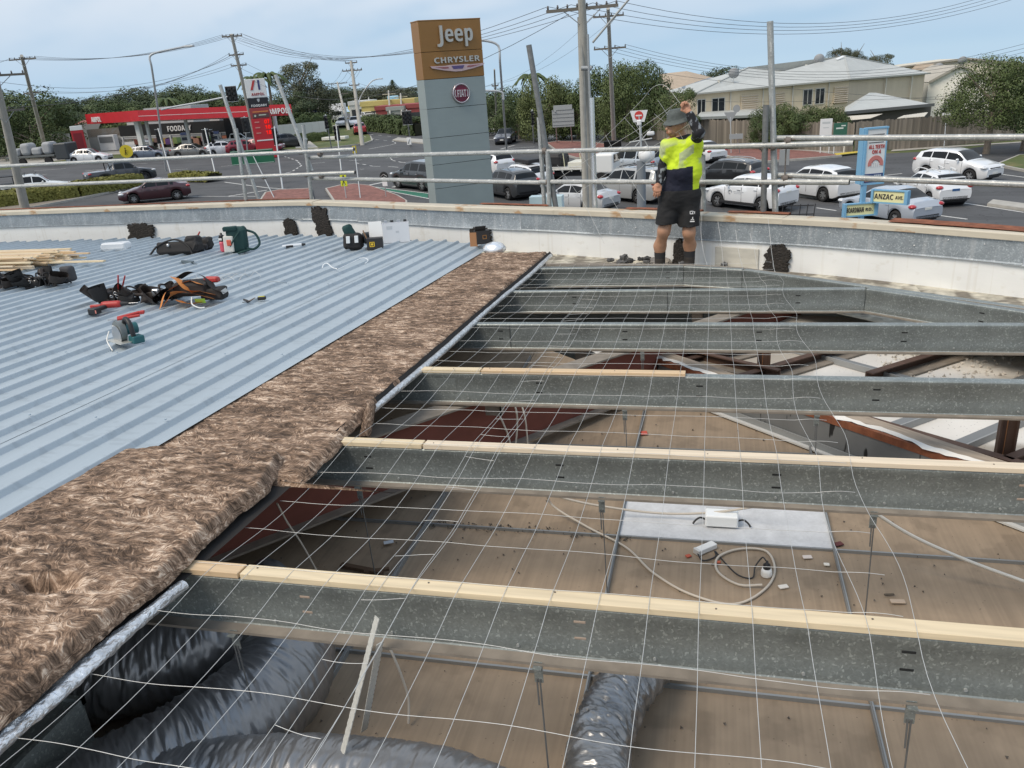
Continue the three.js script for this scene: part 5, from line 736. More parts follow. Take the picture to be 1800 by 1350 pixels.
// street level: ground, road, islands, markings
const matAsphalt = MT(tex(1024, 1024, (x, y) => { const a = fbm(x / 128, y / 128, 1301, 6, 8, 8), g = hash2(x, y, 1305), p = sstep(.52, .66, fbm(x / 240, y / 60, 1311, 4, 4, 17)), c = Math.abs(fbm(x / 90, y / 90, 1321, 4, 11, 11) - .5) < .006 ? .6 : 1; const k = (.78 + .38 * a + .22 * (g - .5)) * mix(1, .82, p) * c; return [.082 * k, .084 * k, .088 * k]; }, 1 / 14), .88);
const matGrass = MT(tex(512, 512, (x, y) => { const n = fbm(x / 40, y / 40, 1331, 5, 13, 13), g = hash2(x, y, 1335), d = sstep(.5, .7, fbm(x / 100, y / 100, 1341, 4, 5, 5)); const k = .6 + .5 * n + .5 * (g - .5); return [mix(.105, .20, d) * k, mix(.135, .17, d) * k, mix(.04, .07, d) * k]; }, 1 / 5), .95);
const matConcrete = MT(tex(512, 512, (x, y) => { const n = fbm(x / 40, y / 40, 1351, 5, 13, 13), g = hash2(x, y, 1355); const k = .8 + .35 * n + .1 * (g - .5); return [.40 * k, .385 * k, .35 * k]; }, 1 / 3), .9);
const matBrick = MT(tex(512, 512, (x, y) => { const r = Math.floor(y / 16), bxx = x + (r % 2) * 16, j = (y % 16 < 2 || bxx % 32 < 2) ? .55 : 1, id = hash2(Math.floor(bxx / 32), r, 1361), n = fbm(x / 60, y / 60, 1365, 4, 8, 8); const k = (.6 + .45 * id + .4 * n) * j; return [.235 * k, .105 * k, .085 * k]; }, 1 / 3.6), .92);
const matPaint = MT(tex(256, 256, (x, y) => { const n = fbm(x / 12, y / 12, 1371, 4, 21, 21); const k = .62 + .5 * n; return [.66 * k, .66 * k, .64 * k]; }, .5), .8), matGreenLane = MT(tex(256, 256, (x, y) => { const k = .7 + .5 * fbm(x / 20, y / 20, 1381, 4, 13, 13); return [.03 * k, .16 * k, .105 * k]; }, .4), .85), matYellowPaint = M(.55, .42, .06, .8);
struct('ground', gridGeo(60, 50, (u, v) => { const a = mix(-Math.PI, Math.PI, u), r = Math.pow(v, 2) * 1400 + v * 20, x = Math.sin(a) * r, z = -60 - Math.cos(a) * r, k = Math.min(r, 150), d = Math.max(0, r - 150); return [x, GS * x * (r > 1 ? k / r : 1) - .03 - .035 * d, z, x, z]; }), matGrass);
struct('road', poly([[-86.64, -54.39], [-77.25, -65.81], [-72.79, -71.80], [-66.59, -81.59], [-53.60, -84.21], [-48.04, -84.50], [-42.61, -84.79], [-39.26, -89.67], [-40.12, -94.31], [-43.16, -101.06], [-55.78, -126.11], [-74.59, -162.41], [-82.15, -177.27], [-80.45, -177.20], [-67.97, -154.75], [-50.61, -118.91], [-42.95, -108.21], [-34.70, -98.59], [-27.43, -101.55], [-22.00, -100.08], [-16.40, -96.01], [-7.02, -85.03], [-1.25, -75.48], [3.78, -70.06], [7.67, -65.99], [9.92, -64.99], [17.05, -66.20], [20.55, -69.39], [23.06, -71.31], [33.29, -77.77], [140, -60], [90, -17], [-110, -17]], -.012, GS), matAsphalt);
struct('station_forecourt', poly([[-77.65, -72.24], [-71.26, -86.47], [-51.53, -89.46], [-52.08, -94.67], [-72.14, -117.45], [-119.25, -119.29]], -.008, GS), matConcrete);
const kerb = (name, pts, top, mTop, h = .13) => { const s = structGroup(name); mesh('kerb', prism(pts, -.04, h, GS), matConcrete, s); if (mTop) { const c = pts.reduce((a, p) => [a[0] + p[0] / pts.length, a[1] + p[1] / pts.length], [0, 0]); mesh('paving', poly(pts.map(([x, z]) => { const l = Math.hypot(x - c[0], z - c[1]); const k = Math.max(0, 1 - .22 / l); return [c[0] + (x - c[0]) * k, c[1] + (z - c[1]) * k]; }), h + .004, GS), mTop, s); } return s; };
kerb('traffic_island', [[-27.44, -45.21], [-29.80, -50.38], [-29.46, -51.65], [-27.13, -52.04], [-24.55, -47.17], [-22.24, -42.79]], 0, matBrick);
kerb('traffic_island', [[-21.94, -44.77], [-25.96, -51.76], [-25.59, -53.36], [-24.82, -53.97], [-23.15, -52.90], [-19.19, -48.01], [-17.71, -45.66], [-16.80, -43.17]], 0, matBrick);
kerb('traffic_island', [[-16.38, -82.08], [-15.50, -83.62], [-12.04, -81.83], [-8.85, -77.36], [-7.55, -71.44], [-7.74, -67.93], [-10.84, -67.01], [-12.97, -71.05]], 0, matBrick);
kerb('traffic_island', [[-0.35, -71.26], [2.03, -71.03], [5.05, -69.47], [7.68, -66.80], [8.97, -63.71], [6.52, -62.47], [3.73, -61.34], [0.96, -65.33]], 0, matBrick);
kerb('median_strip', [[12.43, -41.95], [15.01, -38.40], [15.50, -39.75], [12.98, -43.06]], 0, null);
kerb('median_strip', [[3.62, -46.23], [8.19, -42.30], [8.04, -43.69], [3.99, -47.21]], 0, null);
kerb('median_strip', [[-36.98, -92.82], [-30.95, -86.91], [-32.42, -91.56], [-37.49, -96.04]], 0, null);
kerb('garden_bed', [[-49.02, -44.65], [-50.06, -47.56], [-47.49, -52.36], [-45.44, -57.30], [-43.77, -55.79], [-43.81, -49.78], [-44.44, -45.67], [-44.20, -43.03]], 0, MT(matDust.map, .95));
kerb('traffic_island', [[-46.44, -63.51], [-40.85, -62.35], [-39.96, -61.28], [-44.93, -61.38]], 0, null);
kerb('verge_kerb', [[-47.64, -83.77], [-42.25, -84.06], [-38.91, -88.87], [-39.67, -93.40], [-43.16, -101.06], [-42.56, -98.34], [-43.39, -92.48], [-48.85, -88.63]], 0, matGrass);
struct('footpath', poly([[-45.50, -85.02], [-42.79, -85.16], [-48.78, -95.06], [-50.19, -94.04]], .142, GS), matConcrete);
struct('footpath', poly([[-28.52, -105.66], [-16.11, -98.35], [-16.41, -100.20], [-29.10, -107.84]], .0, GS), matConcrete);
struct('footpath', poly([[3.44, -72.50], [9.27, -65.96], [10.14, -66.53], [6.64, -72.95]], .0, GS), matConcrete);
struct('footpath', poly([[12.73, -66.63], [22.80, -70.46], [22.99, -71.10], [13.21, -68.17]], .0, GS), matConcrete);
kerb('verge_kerb', [[16.86, -56.57], [18.08, -51.54], [20.51, -53.62], [23.57, -62.09], [19.64, -61.36]], 0, matGrass);
struct('road_marking', poly([[8.59, -63.80], [10.43, -65.25], [10.50, -66.23], [8.58, -64.96]], .135, GS), matYellowPaint);
struct('road_marking', poly([[-22.76, -52.98], [-17.66, -49.26], [-16.92, -47.10], [-20.47, -50.32]], -.006, GS), matGreenLane);
struct('road_marking', poly([[-1.28, -49.64], [-0.13, -48.58], [-0.13, -49.26], [-1.30, -50.36]], -.006, GS), matGreenLane);
{ // painted lines: strips between two ground points
const strip = (a, b, w) => { const d = [b[0] - a[0], b[1] - a[1]], l = Math.hypot(...d), n = [-d[1] / l * w / 2, d[0] / l * w / 2]; return poly([[a[0] + n[0], a[1] + n[1]], [a[0] - n[0], a[1] - n[1]], [b[0] - n[0], b[1] - n[1]], [b[0] + n[0], b[1] + n[1]]], -.005, GS); };
const line = (pts, w = .14, dash = 0, gap = 0) => { const out = []; for (let i = 0; i < pts.length - 1; i++) { const a = pts[i], b = pts[i + 1], l = Math.hypot(b[0] - a[0], b[1] - a[1]); if (!dash) out.push(strip(a, b, w)); else for (let s = 0; s < l; s += dash + gap) { const e = Math.min(s + dash, l); out.push(strip([mix(a[0], b[0], s / l), mix(a[1], b[1], s / l)], [mix(a[0], b[0], e / l), mix(a[1], b[1], e / l)], w)); } } const m = struct('road_marking', out, matPaint); return m; };
line([[-37.30, -57.43], [-31.41, -53.56], [-27.66, -51.97]], .15); line([[-32.22, -49.62], [-30.73, -52.35]], .2); line([[-39.03, -50.34], [-29.69, -49.35]], .12);
line([[-23.79, -53.40], [-22.41, -57.05]], .25); line([[-21.32, -52.52], [-21.02, -54.15]], .25); line([[-22.99, -53.01], [-17.54, -49.24]], .12); line([[-21.10, -50.91], [-16.54, -46.84]], .12);
line([[-42.77, -77.30], [-39.04, -72.82], [-36.12, -68.06], [-34.63, -63.31], [-34.74, -61.84]], .13, .9, .8);
line([[-31.36, -69.21], [-28.38, -66.02], [-26.24, -65.17], [-23.86, -63.52]], .13, .9, .9); line([[-29.48, -72.92], [-28.22, -70.28], [-26.77, -68.61], [-25.28, -67.42]], .13, .8, .7);
line([[-35.97, -69.79], [-27.75, -73.46]], .12, 1.2, 2.2); line([[-31.67, -62.39], [-28.32, -64.02]], .12, 1.2, 2.2); line([[-49.06, -67.24], [-43.67, -70.11]], .12, 1.5, 3);
line([[-44.30, -101.50], [-40.43, -95.96], [-36.81, -92.39], [-35.06, -88.96], [-35.12, -86.31]], .12, 1.1, 1.3); line([[-45.12, -105.37], [-35.95, -95.86]], .12, 1.1, 2); line([[-50.24, -112.34], [-64.16, -139.84]], .12, 1.5, 3); line([[-35.79, -82.76], [-34.94, -87.57]], .12);
line([[-64.41, -64.57], [-59.76, -68.85], [-54.64, -71.50]], .14, 3, 4); line([[-67.04, -70.23], [-54.86, -75.50]], .14, 3, 5); line([[-51.97, -57.55], [-52.71, -60.43]], .3);
line([[-24.41, -90.10], [-22.58, -88.06]], .14); line([[-22.13, -94.42], [-19.61, -90.46]], .14); line([[-19.57, -81.93], [-20.09, -78.08], [-16.97, -79.36]], .14);
for (let i = 0; i < 7; i++) { const u = i * 6; line([[-19.24, -89.61].map((v, k) => v + (k ? -.9 * i : .35 * i)), [-15.55, -85.55].map((v, k) => v + (k ? -.9 * i : .35 * i))], .4); }
line([[4.00, -46.19], [10.74, -38.63]], .14); line([[4.92, -42.06], [5.72, -41.18]], .14); line([[11.61, -43.02], [13.43, -40.18]], .14); line([[16.17, -52.86], [18.51, -48.09]], .14); line([[-10.99, -48.96], [-9.72, -47.90]], .14); line([[9.46, -52.98], [11.65, -54.47]], .12, 2, 3); line([[-11.23, -78.11], [-7.65, -74.38], [-4.73, -75.54]], .14);
}
// pylon sign
const font = await new FontLoader().loadAsync('fonts/droid/droid_sans_bold.typeface.json');
function text(s, size, depth, w) { const g = new TextGeometry(s, { font, size, depth, curveSegments: 5, bevelEnabled: false }); g.computeBoundingBox(); const b = g.boundingBox; g.translate(-(b.min.x + b.max.x) / 2, -(b.min.y + b.max.y) / 2, 0); if (w) { const k = w / (b.max.x - b.min.x); g.scale(k, 1, 1); } return g; }
{
const D = 25, A = [-8.22, 5.47, -23.61], B = [-6.56, 5.31, -24.44], C = [-9.04, 5.47, -24.11];
const dx = V3(B[0] - A[0], 0, B[2] - A[2]), W = dx.length() * 1.05, turn = Math.atan2(-dx.z, dx.x) + .24, top = [-8.13, 8.60, -23.64][1];
const t = thing('pylon_sign', 'tall dealership pylon sign, orange brown top with metal lettering over blue grey panels', 'pylon sign', [A[0] + Math.cos(turn) * W / 2, gy(A[0]), A[2] - Math.sin(turn) * W / 2], turn);
const dep = .62, H = top - gy(A[0]);
const matBronze = MT(tex(256, 256, (x, y) => { const k = .93 + .14 * fbm(x / 60, y / 60, 1401, 4, 4, 4); return [.295 * k, .145 * k, .040 * k]; }, .5), .42, { metalness: .1 }), matPanel = MT(tex(256, 256, (x, y) => { const k = .93 + .14 * fbm(x / 60, y / 30, 1411, 4, 4, 8); return [.29 * k, .335 * k, .335 * k]; }, .5), .45, { metalness: .1 });
// split heights measured on the sign face
const yAt = (v) => v; const rows = [H, [-7.29, 7.78, -23.91][1], [-7.36, 7.04, -23.89][1], [-7.43, 6.23, -23.87][1], [-7.50, 5.41, -23.85][1], [-7.57, 4.63, -23.82][1], [-7.64, 3.93, -23.80][1], 2.2, .9, 0.0].map((y, i) => i && i < 7 ? y - gy(A[0]) : y);
for (let i = 0; i < rows.length - 1; i++) { const h = rows[i] - rows[i + 1] - .012, y = (rows[i] + rows[i + 1]) / 2; mesh('panel', rbx(W, h, .03, .006, 0, y, -.015), i < 2 ? matBronze : matPanel, t); mesh('side_panel', rbx(.03, h + (i === 1 ? .0 : .010), dep - .035, .006, -W / 2 + .016, y, -dep / 2 - .005), i < 2 ? matBronze : matPanel, t); mesh('side_panel', rbx(.03, h + .01, dep - .035, .006, W / 2 - .016, y, -dep / 2 - .005), i < 2 ? matBronze : matPanel, t); }
mesh('core', bx(W - .04, H - .03, dep - .06, 0, H / 2, -dep / 2), M(.03, .03, .03, .8), t); mesh('top_cap', rbx(W + .02, .03, dep + .01, .008, 0, H + .012, -dep / 2), matBronze, t);
const letter = M(.52, .50, .47, .35, { metalness: .5 }), y1 = [-7.25, 8.17, -23.93][1] - gy(A[0]), y2 = [-7.31, 7.54, -23.91][1] - gy(A[0]), y3 = [-7.33, 7.34, -23.90][1] - gy(A[0]), y4 = [-7.35, 6.60, -23.90][1] - gy(A[0]);
mesh('lettering', T(text('Jeep', .44, .07, 1.12), .10, y1, .02, 0, 0, 0), letter, t);
mesh('lettering', T(text('CHRYSLER', .155, .04, 1.45), .12, y2, .01), letter, t);
// winged emblem: two long tapering wings and a small blue shield
const wing = [[-.86, .05], [-.40, .035], [-.28, .05], [.28, .05], [.40, .035], [.86, .05], [.82, .0], [.45, -.075], [.10, -.125], [-.10, -.125], [-.45, -.075], [-.82, 0]];
mesh('emblem_wings', T(plate(wing, .03, .008), .12, y3, .01), M(.60, .42, .43, .3, { metalness: .5 }), t); mesh('emblem_wing_inlay', [plate([[-.72, .022], [-.32, .012], [-.28, -.03], [-.44, -.035]], .046), plate([[.72, .022], [.32, .012], [.28, -.03], [.44, -.035]], .046)].map((g) => T(g, .12, y3, .01)), M(.30, .10, .11, .4), t); mesh('emblem_shield', T(plate([[-.2, .03], [.2, .03], [.15, -.06], [-.15, -.06]], .052), .12, y3, .01), M(.10, .07, .20, .35), t);
// round badge
const by = y4, bxc = .15; const disc = (r, z, d) => T(new THREE.CylinderGeometry(r, r, d, 40), bxc, by, z, Math.PI / 2);
mesh('badge', disc(.285, .02, .06), M(.36, .30, .32, .3, { metalness: .6 }), t); mesh('badge_ring', T(new THREE.TorusGeometry(.262, .024, 10, 44), bxc, by, .055), M(.55, .50, .52, .25, { metalness: .8 }), t); mesh('badge_field', disc(.235, .05, .02), M(.14, .008, .035, .3), t); mesh('badge_field', T(rbx(.33, .26, .012, .05), bxc, by, .062), M(.18, .010, .045, .3), t);
mesh('badge_lettering', T(text('FIAT', .20, .02, .28), bxc, by, .070), M(.62, .55, .57, .3, { metalness: .5 }), t); mesh('badge_wreath', [T(new THREE.TorusGeometry(.205, .018, 6, 14, 1.0), bxc, by, .063, 0, 0, -.5), T(new THREE.TorusGeometry(.205, .018, 6, 14, 1.0), bxc, by, .063, 0, 0, Math.PI - .5)], M(.6, .52, .54, .3, { metalness: .5 }), t);
}
// poles, lamps, wires
const matPoleWood = MT(tex(256, 1024, (x, y) => { const n = fbm(x / 6, y / 200, 1421, 4, 42, 5), m = fbm(x / 60, y / 60, 1431, 4, 4, 17); const k = .7 + .5 * n + .25 * (m - .5); return [.40 * k, .385 * k, .345 * k]; }, 1, .3), .9), matPoleGrey = M(.36, .38, .39, .5, { metalness: .3 }), matGalvPole = M(.46, .48, .49, .45, { metalness: .3 }), matInsul = M(.10, .09, .09, .4);
const poleTops = {};
function powerPole(id, topP, baseXZ, r, arms, label, o = {}) { // arms: [height below top, half length, turn]
const yb = gy(baseXZ[0]), t = thing('power_pole', label, 'power pole', [baseXZ[0], yb, baseXZ[1]], 0, 'timber power poles'); const P = [topP[0] - baseXZ[0], topP[1] - yb, topP[2] - baseXZ[1]];
mesh('shaft', rod([0, -.3, 0], P, r, r * .62, 14), o.mat || matPoleWood, t);
arms.forEach(([d, L, turn, n = 3]) => { const k = 1 - d / P[1], c = [P[0] * k, P[1] * k, P[2] * k], a = Math.cos(turn), b = -Math.sin(turn); const arm = mesh('crossarm', bar([c[0] - a * L, c[1], c[2] - b * L], [c[0] + a * L, c[1] + (o.tilt || 0) * L, c[2] + b * L], .10, .13), M(.16, .145, .125, .9), t);
for (let i = 0; i < n * 2; i++) { const q = mix(-.95, .95, i / (n * 2 - 1)) * L; mesh('insulator', T(new THREE.LatheGeometry([[0, 0], [.05, 0], [.035, .05], [.06, .07], [.03, .12], [.04, .15], [0, .17]].map(([x, y]) => new THREE.Vector2(x, y)), 8), c[0] + a * q, c[1] + .065, c[2] + b * q), matInsul, arm); }
mesh('brace', [rod([c[0], c[1] - .7, c[2]], [c[0] + a * L * .5, c[1] - .06, c[2] + b * L * .5], .022, .022, 5), rod([c[0], c[1] - .7, c[2]], [c[0] - a * L * .5, c[1] - .06, c[2] - b * L * .5], .022, .022, 5)], matPoleGrey, t); });
poleTops[id] = arms.map(([d, L, turn]) => { const k = 1 - d / P[1]; return { c: [baseXZ[0] + P[0] * k, yb + P[1] * k + .2, baseXZ[1] + P[2] * k], a: [Math.cos(turn), -Math.sin(turn)], L }; }); return t;
}
powerPole('a', [-41.90, 9.54, -42.95], [-44.77, -45.24], .30, [[.4, 1.6, .9], [2.4, 1.2, .9, 2]], 'thick grey power pole at the left edge of the picture');
powerPole('b', [-67.16, 12.19, -72.74], [-78.87, -85.24], .25, [[.3, 1.35, .25], [3.4, .8, .25, 1]], 'power pole with one wide crossarm standing left of the fuel station');
powerPole('c', [-47.26, 12.78, -78.93], [-48.90, -82.91], .24, [[.2, 1.0, .3], [1.9, .75, .3, 1], [2.9, .8, .3, 1]], 'tall slim power pole beside the overhead traffic signal');
powerPole('d', [-41.14, 9.77, -93.33], [-38.82, -88.16], .26, [[.15, .7, .2, 1], [1.0, 1.15, .2], [2.6, .6, .2, 1]], 'power pole at the bend of the far road');
powerPole('e', [-69.33, 7.99, -149.73], [-53.33, -116.85], .26, [[.2, 1.8, .4], [2.0, 1.4, .4, 2]], 'smaller leaning power pole behind the one at the bend');
powerPole('f', [-5.64, 10.39, -37.58], [-5.72, -39.52], .26, [[.95, 1.55, .12, 4]], 'big weathered power pole with heavy crossarm behind the shiny post', { tilt: .02 });
powerPole('g', [-7.86, 11.10, -65.53], [-8.70, -74.69], .21, [[.5, 1.15, .1], [2.7, 1.25, .1, 2]], 'second power pole standing in front of the dark tree');
powerPole('h', [-21.97, 7.66, -85.21], [-25.32, -97.29], .13, [[1.6, .35, .1, 1]], 'thin pole behind the pylon beside the dark trees');
{ // companion stay and cable pipes on the big pole
const t = thing('pole_stay', 'timber stay pole strapped beside the big power pole', 'stay pole'); mesh('stay', rod([-5.77, 9.14, -37.96], [-5.82, 0.40, -37.96], .13, .16, 10), matPoleWood, t); mesh('conduit', rod([-5.36, 8.40, -37.22], [-5.36, 0.51, -37.22], .05, .05, 8), matPoleGrey, t); mesh('strap', rod([-5.73, 7.06, -37.47], [-5.28, 7.03, -37.53], .10, .10, 8), matPoleGrey, t); mesh('strut', rod([-5.19, 8.06, -37.44], [-3.51, 9.65, -37.03], .045, .045, 8), M(.42, .43, .42, .6), t);
}
const matLine = M(.07, .072, .078, .6);
function span(a, b, sag, r, label) { const pts = []; for (let i = 0; i <= 12; i++) { const t = i / 12; pts.push([mix(a[0], b[0], t), mix(a[1], b[1], t) - sag * 4 * t * (1 - t), mix(a[2], b[2], t)]); } single('power_line', tube(pts, r * .62, 4, 24), matLine, label, 'power line', 'overhead power lines'); }
const spot = (id, k, q) => { const p = poleTops[id][k]; return [p.c[0] + p.a[0] * p.L * q, p.c[1], p.c[2] + p.a[1] * p.L * q]; };
for (const [q, n] of [[-.95, 'rear'], [-.3, 'second'], [.3, 'third'], [.95, 'front']]) { span(spot('b', 0, q), spot('c', 0, q), 1.0, .022, n + ' wire of the top span between the left crossarm pole and the slim pole'); span(spot('c', 0, q), spot('f', 0, q), 2.2, .018, n + ' wire of the long span to the big pole crossarm'); span(spot('c', 0, q), spot('d', 0, q), .5, .022, n + ' wire of the span between slim pole and bend pole'); span(spot('d', 1, q), spot('e', 0, q), .6, .028, n + ' wire of the far road span'); span(spot('f', 0, q), [20.49, 10.60, -58.52].map((v, k) => v + (k === 1 ? q * .5 : 0)), 2.0, .016, n + ' wire leaving the big pole to the upper right'); span(spot('g', 1, q), [27.12, 6.87, -75.26].map((v, k) => v + (k === 1 ? q * .6 : 0)), 2.6, .020, n + ' lower wire crossing before the townhouse roofs'); }
for (const [q, n] of [[-.8, 'upper'], [.8, 'lower']]) { span([-68.96, 12.00, -65.34].map((v, k) => v + (k === 1 ? q * .5 : 0)), spot('b', 0, q), .5, .022, n + ' wire from the left edge to the left crossarm pole'); span([-57.40, 9.25, -55.73].map((v, k) => v + (k === 1 ? q * .9 : 0)), spot('c', 1, q), 2.0, .022, n + ' wire drooping across the sky above the fuel station'); span(spot('c', 2, q), spot('e', 0, q), 1.6, .024, n + ' service wire from the slim pole along the road'); span(spot('b', 1, q), spot('c', 2, q), 1.1, .022, n + ' service wire low across the left sky'); span(spot('d', 2, q), spot('h', 0, q * .5), 1.2, .018, n + ' service wire passing behind the pylon'); span(spot('g', 0, q), spot('h', 0, q), .9, .016, n + ' service wire between the thin pole and the second pole'); }
span([-50.49, 7.51, -48.48], [-45.88, 11.08, -77.42], 1.4, .03, 'heavy cable rising from the left edge to the slim pole'); span([-47.23, 9.15, -78.95], [-6.19, 9.26, -37.49], 3.0, .02, 'heavy cable drooping from the slim pole to the big pole'); span([-1.93, 3.93, -71.97], [26.28, 3.27, -71.31], .4, .018, 'service cable along the townhouse front'); span([-7.07, 6.98, -65.62], [25.76, 2.19, -69.37], .6, .018, 'service cable sloping down across the townhouse to the right'); span([-66.11, 6.30, -134.65], [-54.46, 6.78, -139.76], .4, .03, 'cable over the far shops');
for (let i = 0; i < 6; i++) { const p = thing('power_pole', ['distant power pole beside the motel sign', 'distant power pole left of the far white truck', 'distant power pole above the far road', 'distant power pole behind the yellow shop', 'distant lamp pole near the blue sign', 'distant pole by the red shop front'][i], 'power pole', [0, 0, 0], 0, 'distant poles'); const q = [[[-67.65, 6.89, -133.88], [-62.64, -123.37]], [[-70.61, 7.54, -143.58], [-63.92, -128.85]], [[-90.51, 5.86, -189.49], [-78.06, -162.70]], [[-74.09, 4.52, -174.96], [-59.64, -140.30]], [[-55.21, 5.90, -139.47], [-46.66, -117.06]], [[-53.34, 5.29, -140.20], [-43.89, -114.69]]][i]; mesh('shaft', rod(q[0], [q[1][0], gy(q[1][0]), q[1][1]], .14, .17, 8), matPoleWood, p); mesh('crossarm', bar([q[0][0] - 1.2, q[0][1] - .5, q[0][2]], [q[0][0] + 1.2, q[0][1] - .5, q[0][2]], .12, .14), matPoleWood, p); }
// street lamps with curved arms
function lamp(pts, base, head, label, arm2) { const t = thing('street_lamp', label, 'street lamp', [0, 0, 0], 0, 'street lamps'); mesh('column', tube([[base[0], gy(base[0]), base[1]], ...pts], .085, 10, 60), matGalvPole, t); const h = pts[pts.length - 1]; mesh('lamp_head', T(softBox(.9, .16, .3, 5, .01), h[0] + head, h[1] - .08, h[2]), M(.5, .52, .53, .5), t); if (arm2) mesh('mast_arm', tube(arm2, .075, 8, 20), matGalvPole, t); return t; }
lamp([[-45.76, 9.85, -63.16], [-45.76, 10.51, -63.17], [-45.54, 10.71, -63.33], [-44.33, 10.98, -64.18], [-43.34, 11.14, -64.85]], [-49.27, -66.86], .35, 'tall street lamp and signal mast at the left of the junction', [[-45.76, 6.33, -63.17], [-45.11, 6.45, -63.63], [-42.89, 6.69, -64.55], [-40.62, 6.97, -65.42]]);
lamp([[-15.54, 7.92, -62.09], [-15.54, 9.01, -62.08], [-15.73, 9.22, -62.04], [-16.20, 9.41, -61.92], [-17.08, 9.58, -61.68]], [-18.33, -73.44], -.3, 'street lamp rising behind the right side of the pylon', [[-15.48, 5.32, -62.10], [-15.49, 5.77, -62.10], [-15.73, 5.91, -62.04], [-17.28, 6.10, -61.62]]);
lamp([[-55.96, 5.02, -128.33], [-55.14, 6.26, -128.69], [-53.70, 7.70, -129.29], [-52.91, 7.90, -129.61]], [-48.22, -109.48], .4, 'distant street lamp over the far road');
// traffic signals
const matSigBlack = M(.012, .012, .013, .6), matSigBack = M(.02, .02, .022, .7);
function signalHead(t, p, turn, wide, lit) { const g = new THREE.Group(); g.name = 'signal_head'; g.position.set(...p); g.rotation.y = turn; t.add(g); mesh('backboard', rbx(wide ? .95 : .55, 1.25, .04, .08), matSigBack, g); mesh('edge', [bx(wide ? .97 : .57, .03, .045, 0, .62, 0), bx(wide ? .97 : .57, .03, .045, 0, -.62, 0)], M(.6, .62, .62, .5), g); for (let c = 0; c < (wide ? 2 : 1); c++) for (let i = 0; i < 3; i++) { const x = wide ? (c - .5) * .42 : 0; mesh('lens', T(new THREE.CylinderGeometry(.11, .11, .02, 14), x, .38 - i * .38, .04, Math.PI / 2), M(.035, .035, .035, .3), g); mesh('visor', T(new THREE.CylinderGeometry(.13, .13, .2, 14, 1, true, Math.PI * 1.1, Math.PI * 1.3), x, .38 - i * .38, .12, Math.PI / 2), matSigBlack, g); } return g; }
function signal(u, base, h, label, wide = false, turn = .3, extra) { const t = thing('traffic_signal', label, 'traffic signal', [0, 0, 0], 0, 'traffic signals'); if (base) mesh('post', rod([base[0], gy(base[0]), base[1]], [u[0], u[1] + .7, u[2]], .06, .055, 8), matGalvPole, t); signalHead(t, [u[0], u[1], u[2] + .08], turn, wide); if (extra) signalHead(t, [u[0] + extra, u[1] - .05, u[2]], turn + 1.2, false); return t; }
signal([-40.27, 7.17, -65.63], null, 0, 'double traffic signal hanging on the mast arm', true, .35);
signal([-48.57, 4.05, -66.07], [-47.06, -64.41], 0, 'traffic signal on the left lamp column', false, .5);
signal([-44.23, 3.78, -66.66], [-42.58, -64.39], 0, 'pair of traffic signals below the black shop front', false, .5, .55);
signal([-39.19, 4.58, -65.12], [-40.69, -66.87], 0, 'traffic signal on a post left of the fuel price sign', false, .5);
signal([-32.28, 3.91, -57.56], [-29.60, -52.49], 0, 'traffic signal seen edge on at the right of the price sign', false, 1.4);
signal([-30.78, 3.48, -65.09], [-30.00, -63.20], 0, 'large traffic signal over the corner grass', false, -.2);
signal([-28.09, 3.94, -74.91], [-31.95, -85.30], 0, 'double traffic signal just left of the pylon', true, .1);
signal([-36.70, 3.97, -75.56], [-40.77, -84.24], 0, 'thin traffic signal beside the motel sign', false, 1.4);
signal([-15.53, 3.34, -72.35], [-17.89, -83.20], 0, 'pale signal post right of the pylon near the crossing', false, 1.5);
// signs on posts
function sign(p, base, geo, m, label, cat = 'road sign', parts) { const t = thing('road_sign', label, cat, [0, 0, 0], 0); if (base) mesh('post', rod([base[0], gy(base[0]), base[1]], [p[0], p[1] + .2, p[2] - .03], .032, .032, 7), matGalvPole, t); const b = mesh('plate', geo.translate(...p), m, t); if (parts) parts(t, p); return t; }
const matFluoro = M(.62, .68, .03, .5), matYel = M(.70, .55, .03, .5), matBlk = M(.012, .012, .012, .6), matSignWhite = M(.72, .73, .73, .5), matSignGrey = M(.30, .315, .32, .55), matRedSign = M(.55, .05, .04, .5);
const walker = (t, p, s, z) => { mesh('walker_figure', [T(new THREE.CylinderGeometry(.07 * s, .07 * s, .012, 12), p[0] + .02 * s, p[1] + .30 * s, p[2] + z, Math.PI / 2), bar([p[0] + .02 * s, p[1] + .2 * s, p[2] + z], [p[0] - .02 * s, p[1] - .05 * s, p[2] + z], .11 * s, .012), bar([p[0] - .02 * s, p[1] - .03 * s, p[2] + z], [p[0] - .14 * s, p[1] - .34 * s, p[2] + z], .07 * s, .012), bar([p[0], p[1] - .03 * s, p[2] + z], [p[0] + .13 * s, p[1] - .32 * s, p[2] + z], .07 * s, .012), bar([p[0], p[1] + .16 * s, p[2] + z], [p[0] + .17 * s, p[1] + .02 * s, p[2] + z], .05 * s, .012)], matBlk, t); };
sign([-57.18, 2.58, -72.07], [-61.21, -76.95], new THREE.CylinderGeometry(.62, .62, .03, 28).rotateX(Math.PI / 2).rotateY(.55), matYel, 'round yellow pedestrian warning sign in front of the fuel station', 'road sign', (t, p) => walker(t, [p[0], p[1], p[2] + .06], 1.0, .05));
sign([-22.25, 1.65, -47.00], [-22.22, -46.95], T(rbx(.42, .72, .03, .12), 0, 0, 0), matFluoro, 'fluorescent yellow pedestrian sign on the near brick island', 'road sign', (t, p) => walker(t, [p[0], p[1], p[2]], .85, .025));
sign([-22.66, 3.21, -50.11], [-21.23, -46.85], T(rbx(.30, .46, .03, .04), 0, 0, 0, 0, .9), matYel, 'thin yellow sign on a tall post beside the brick island', 'road sign', (t, p) => walker(t, p, .5, .03));
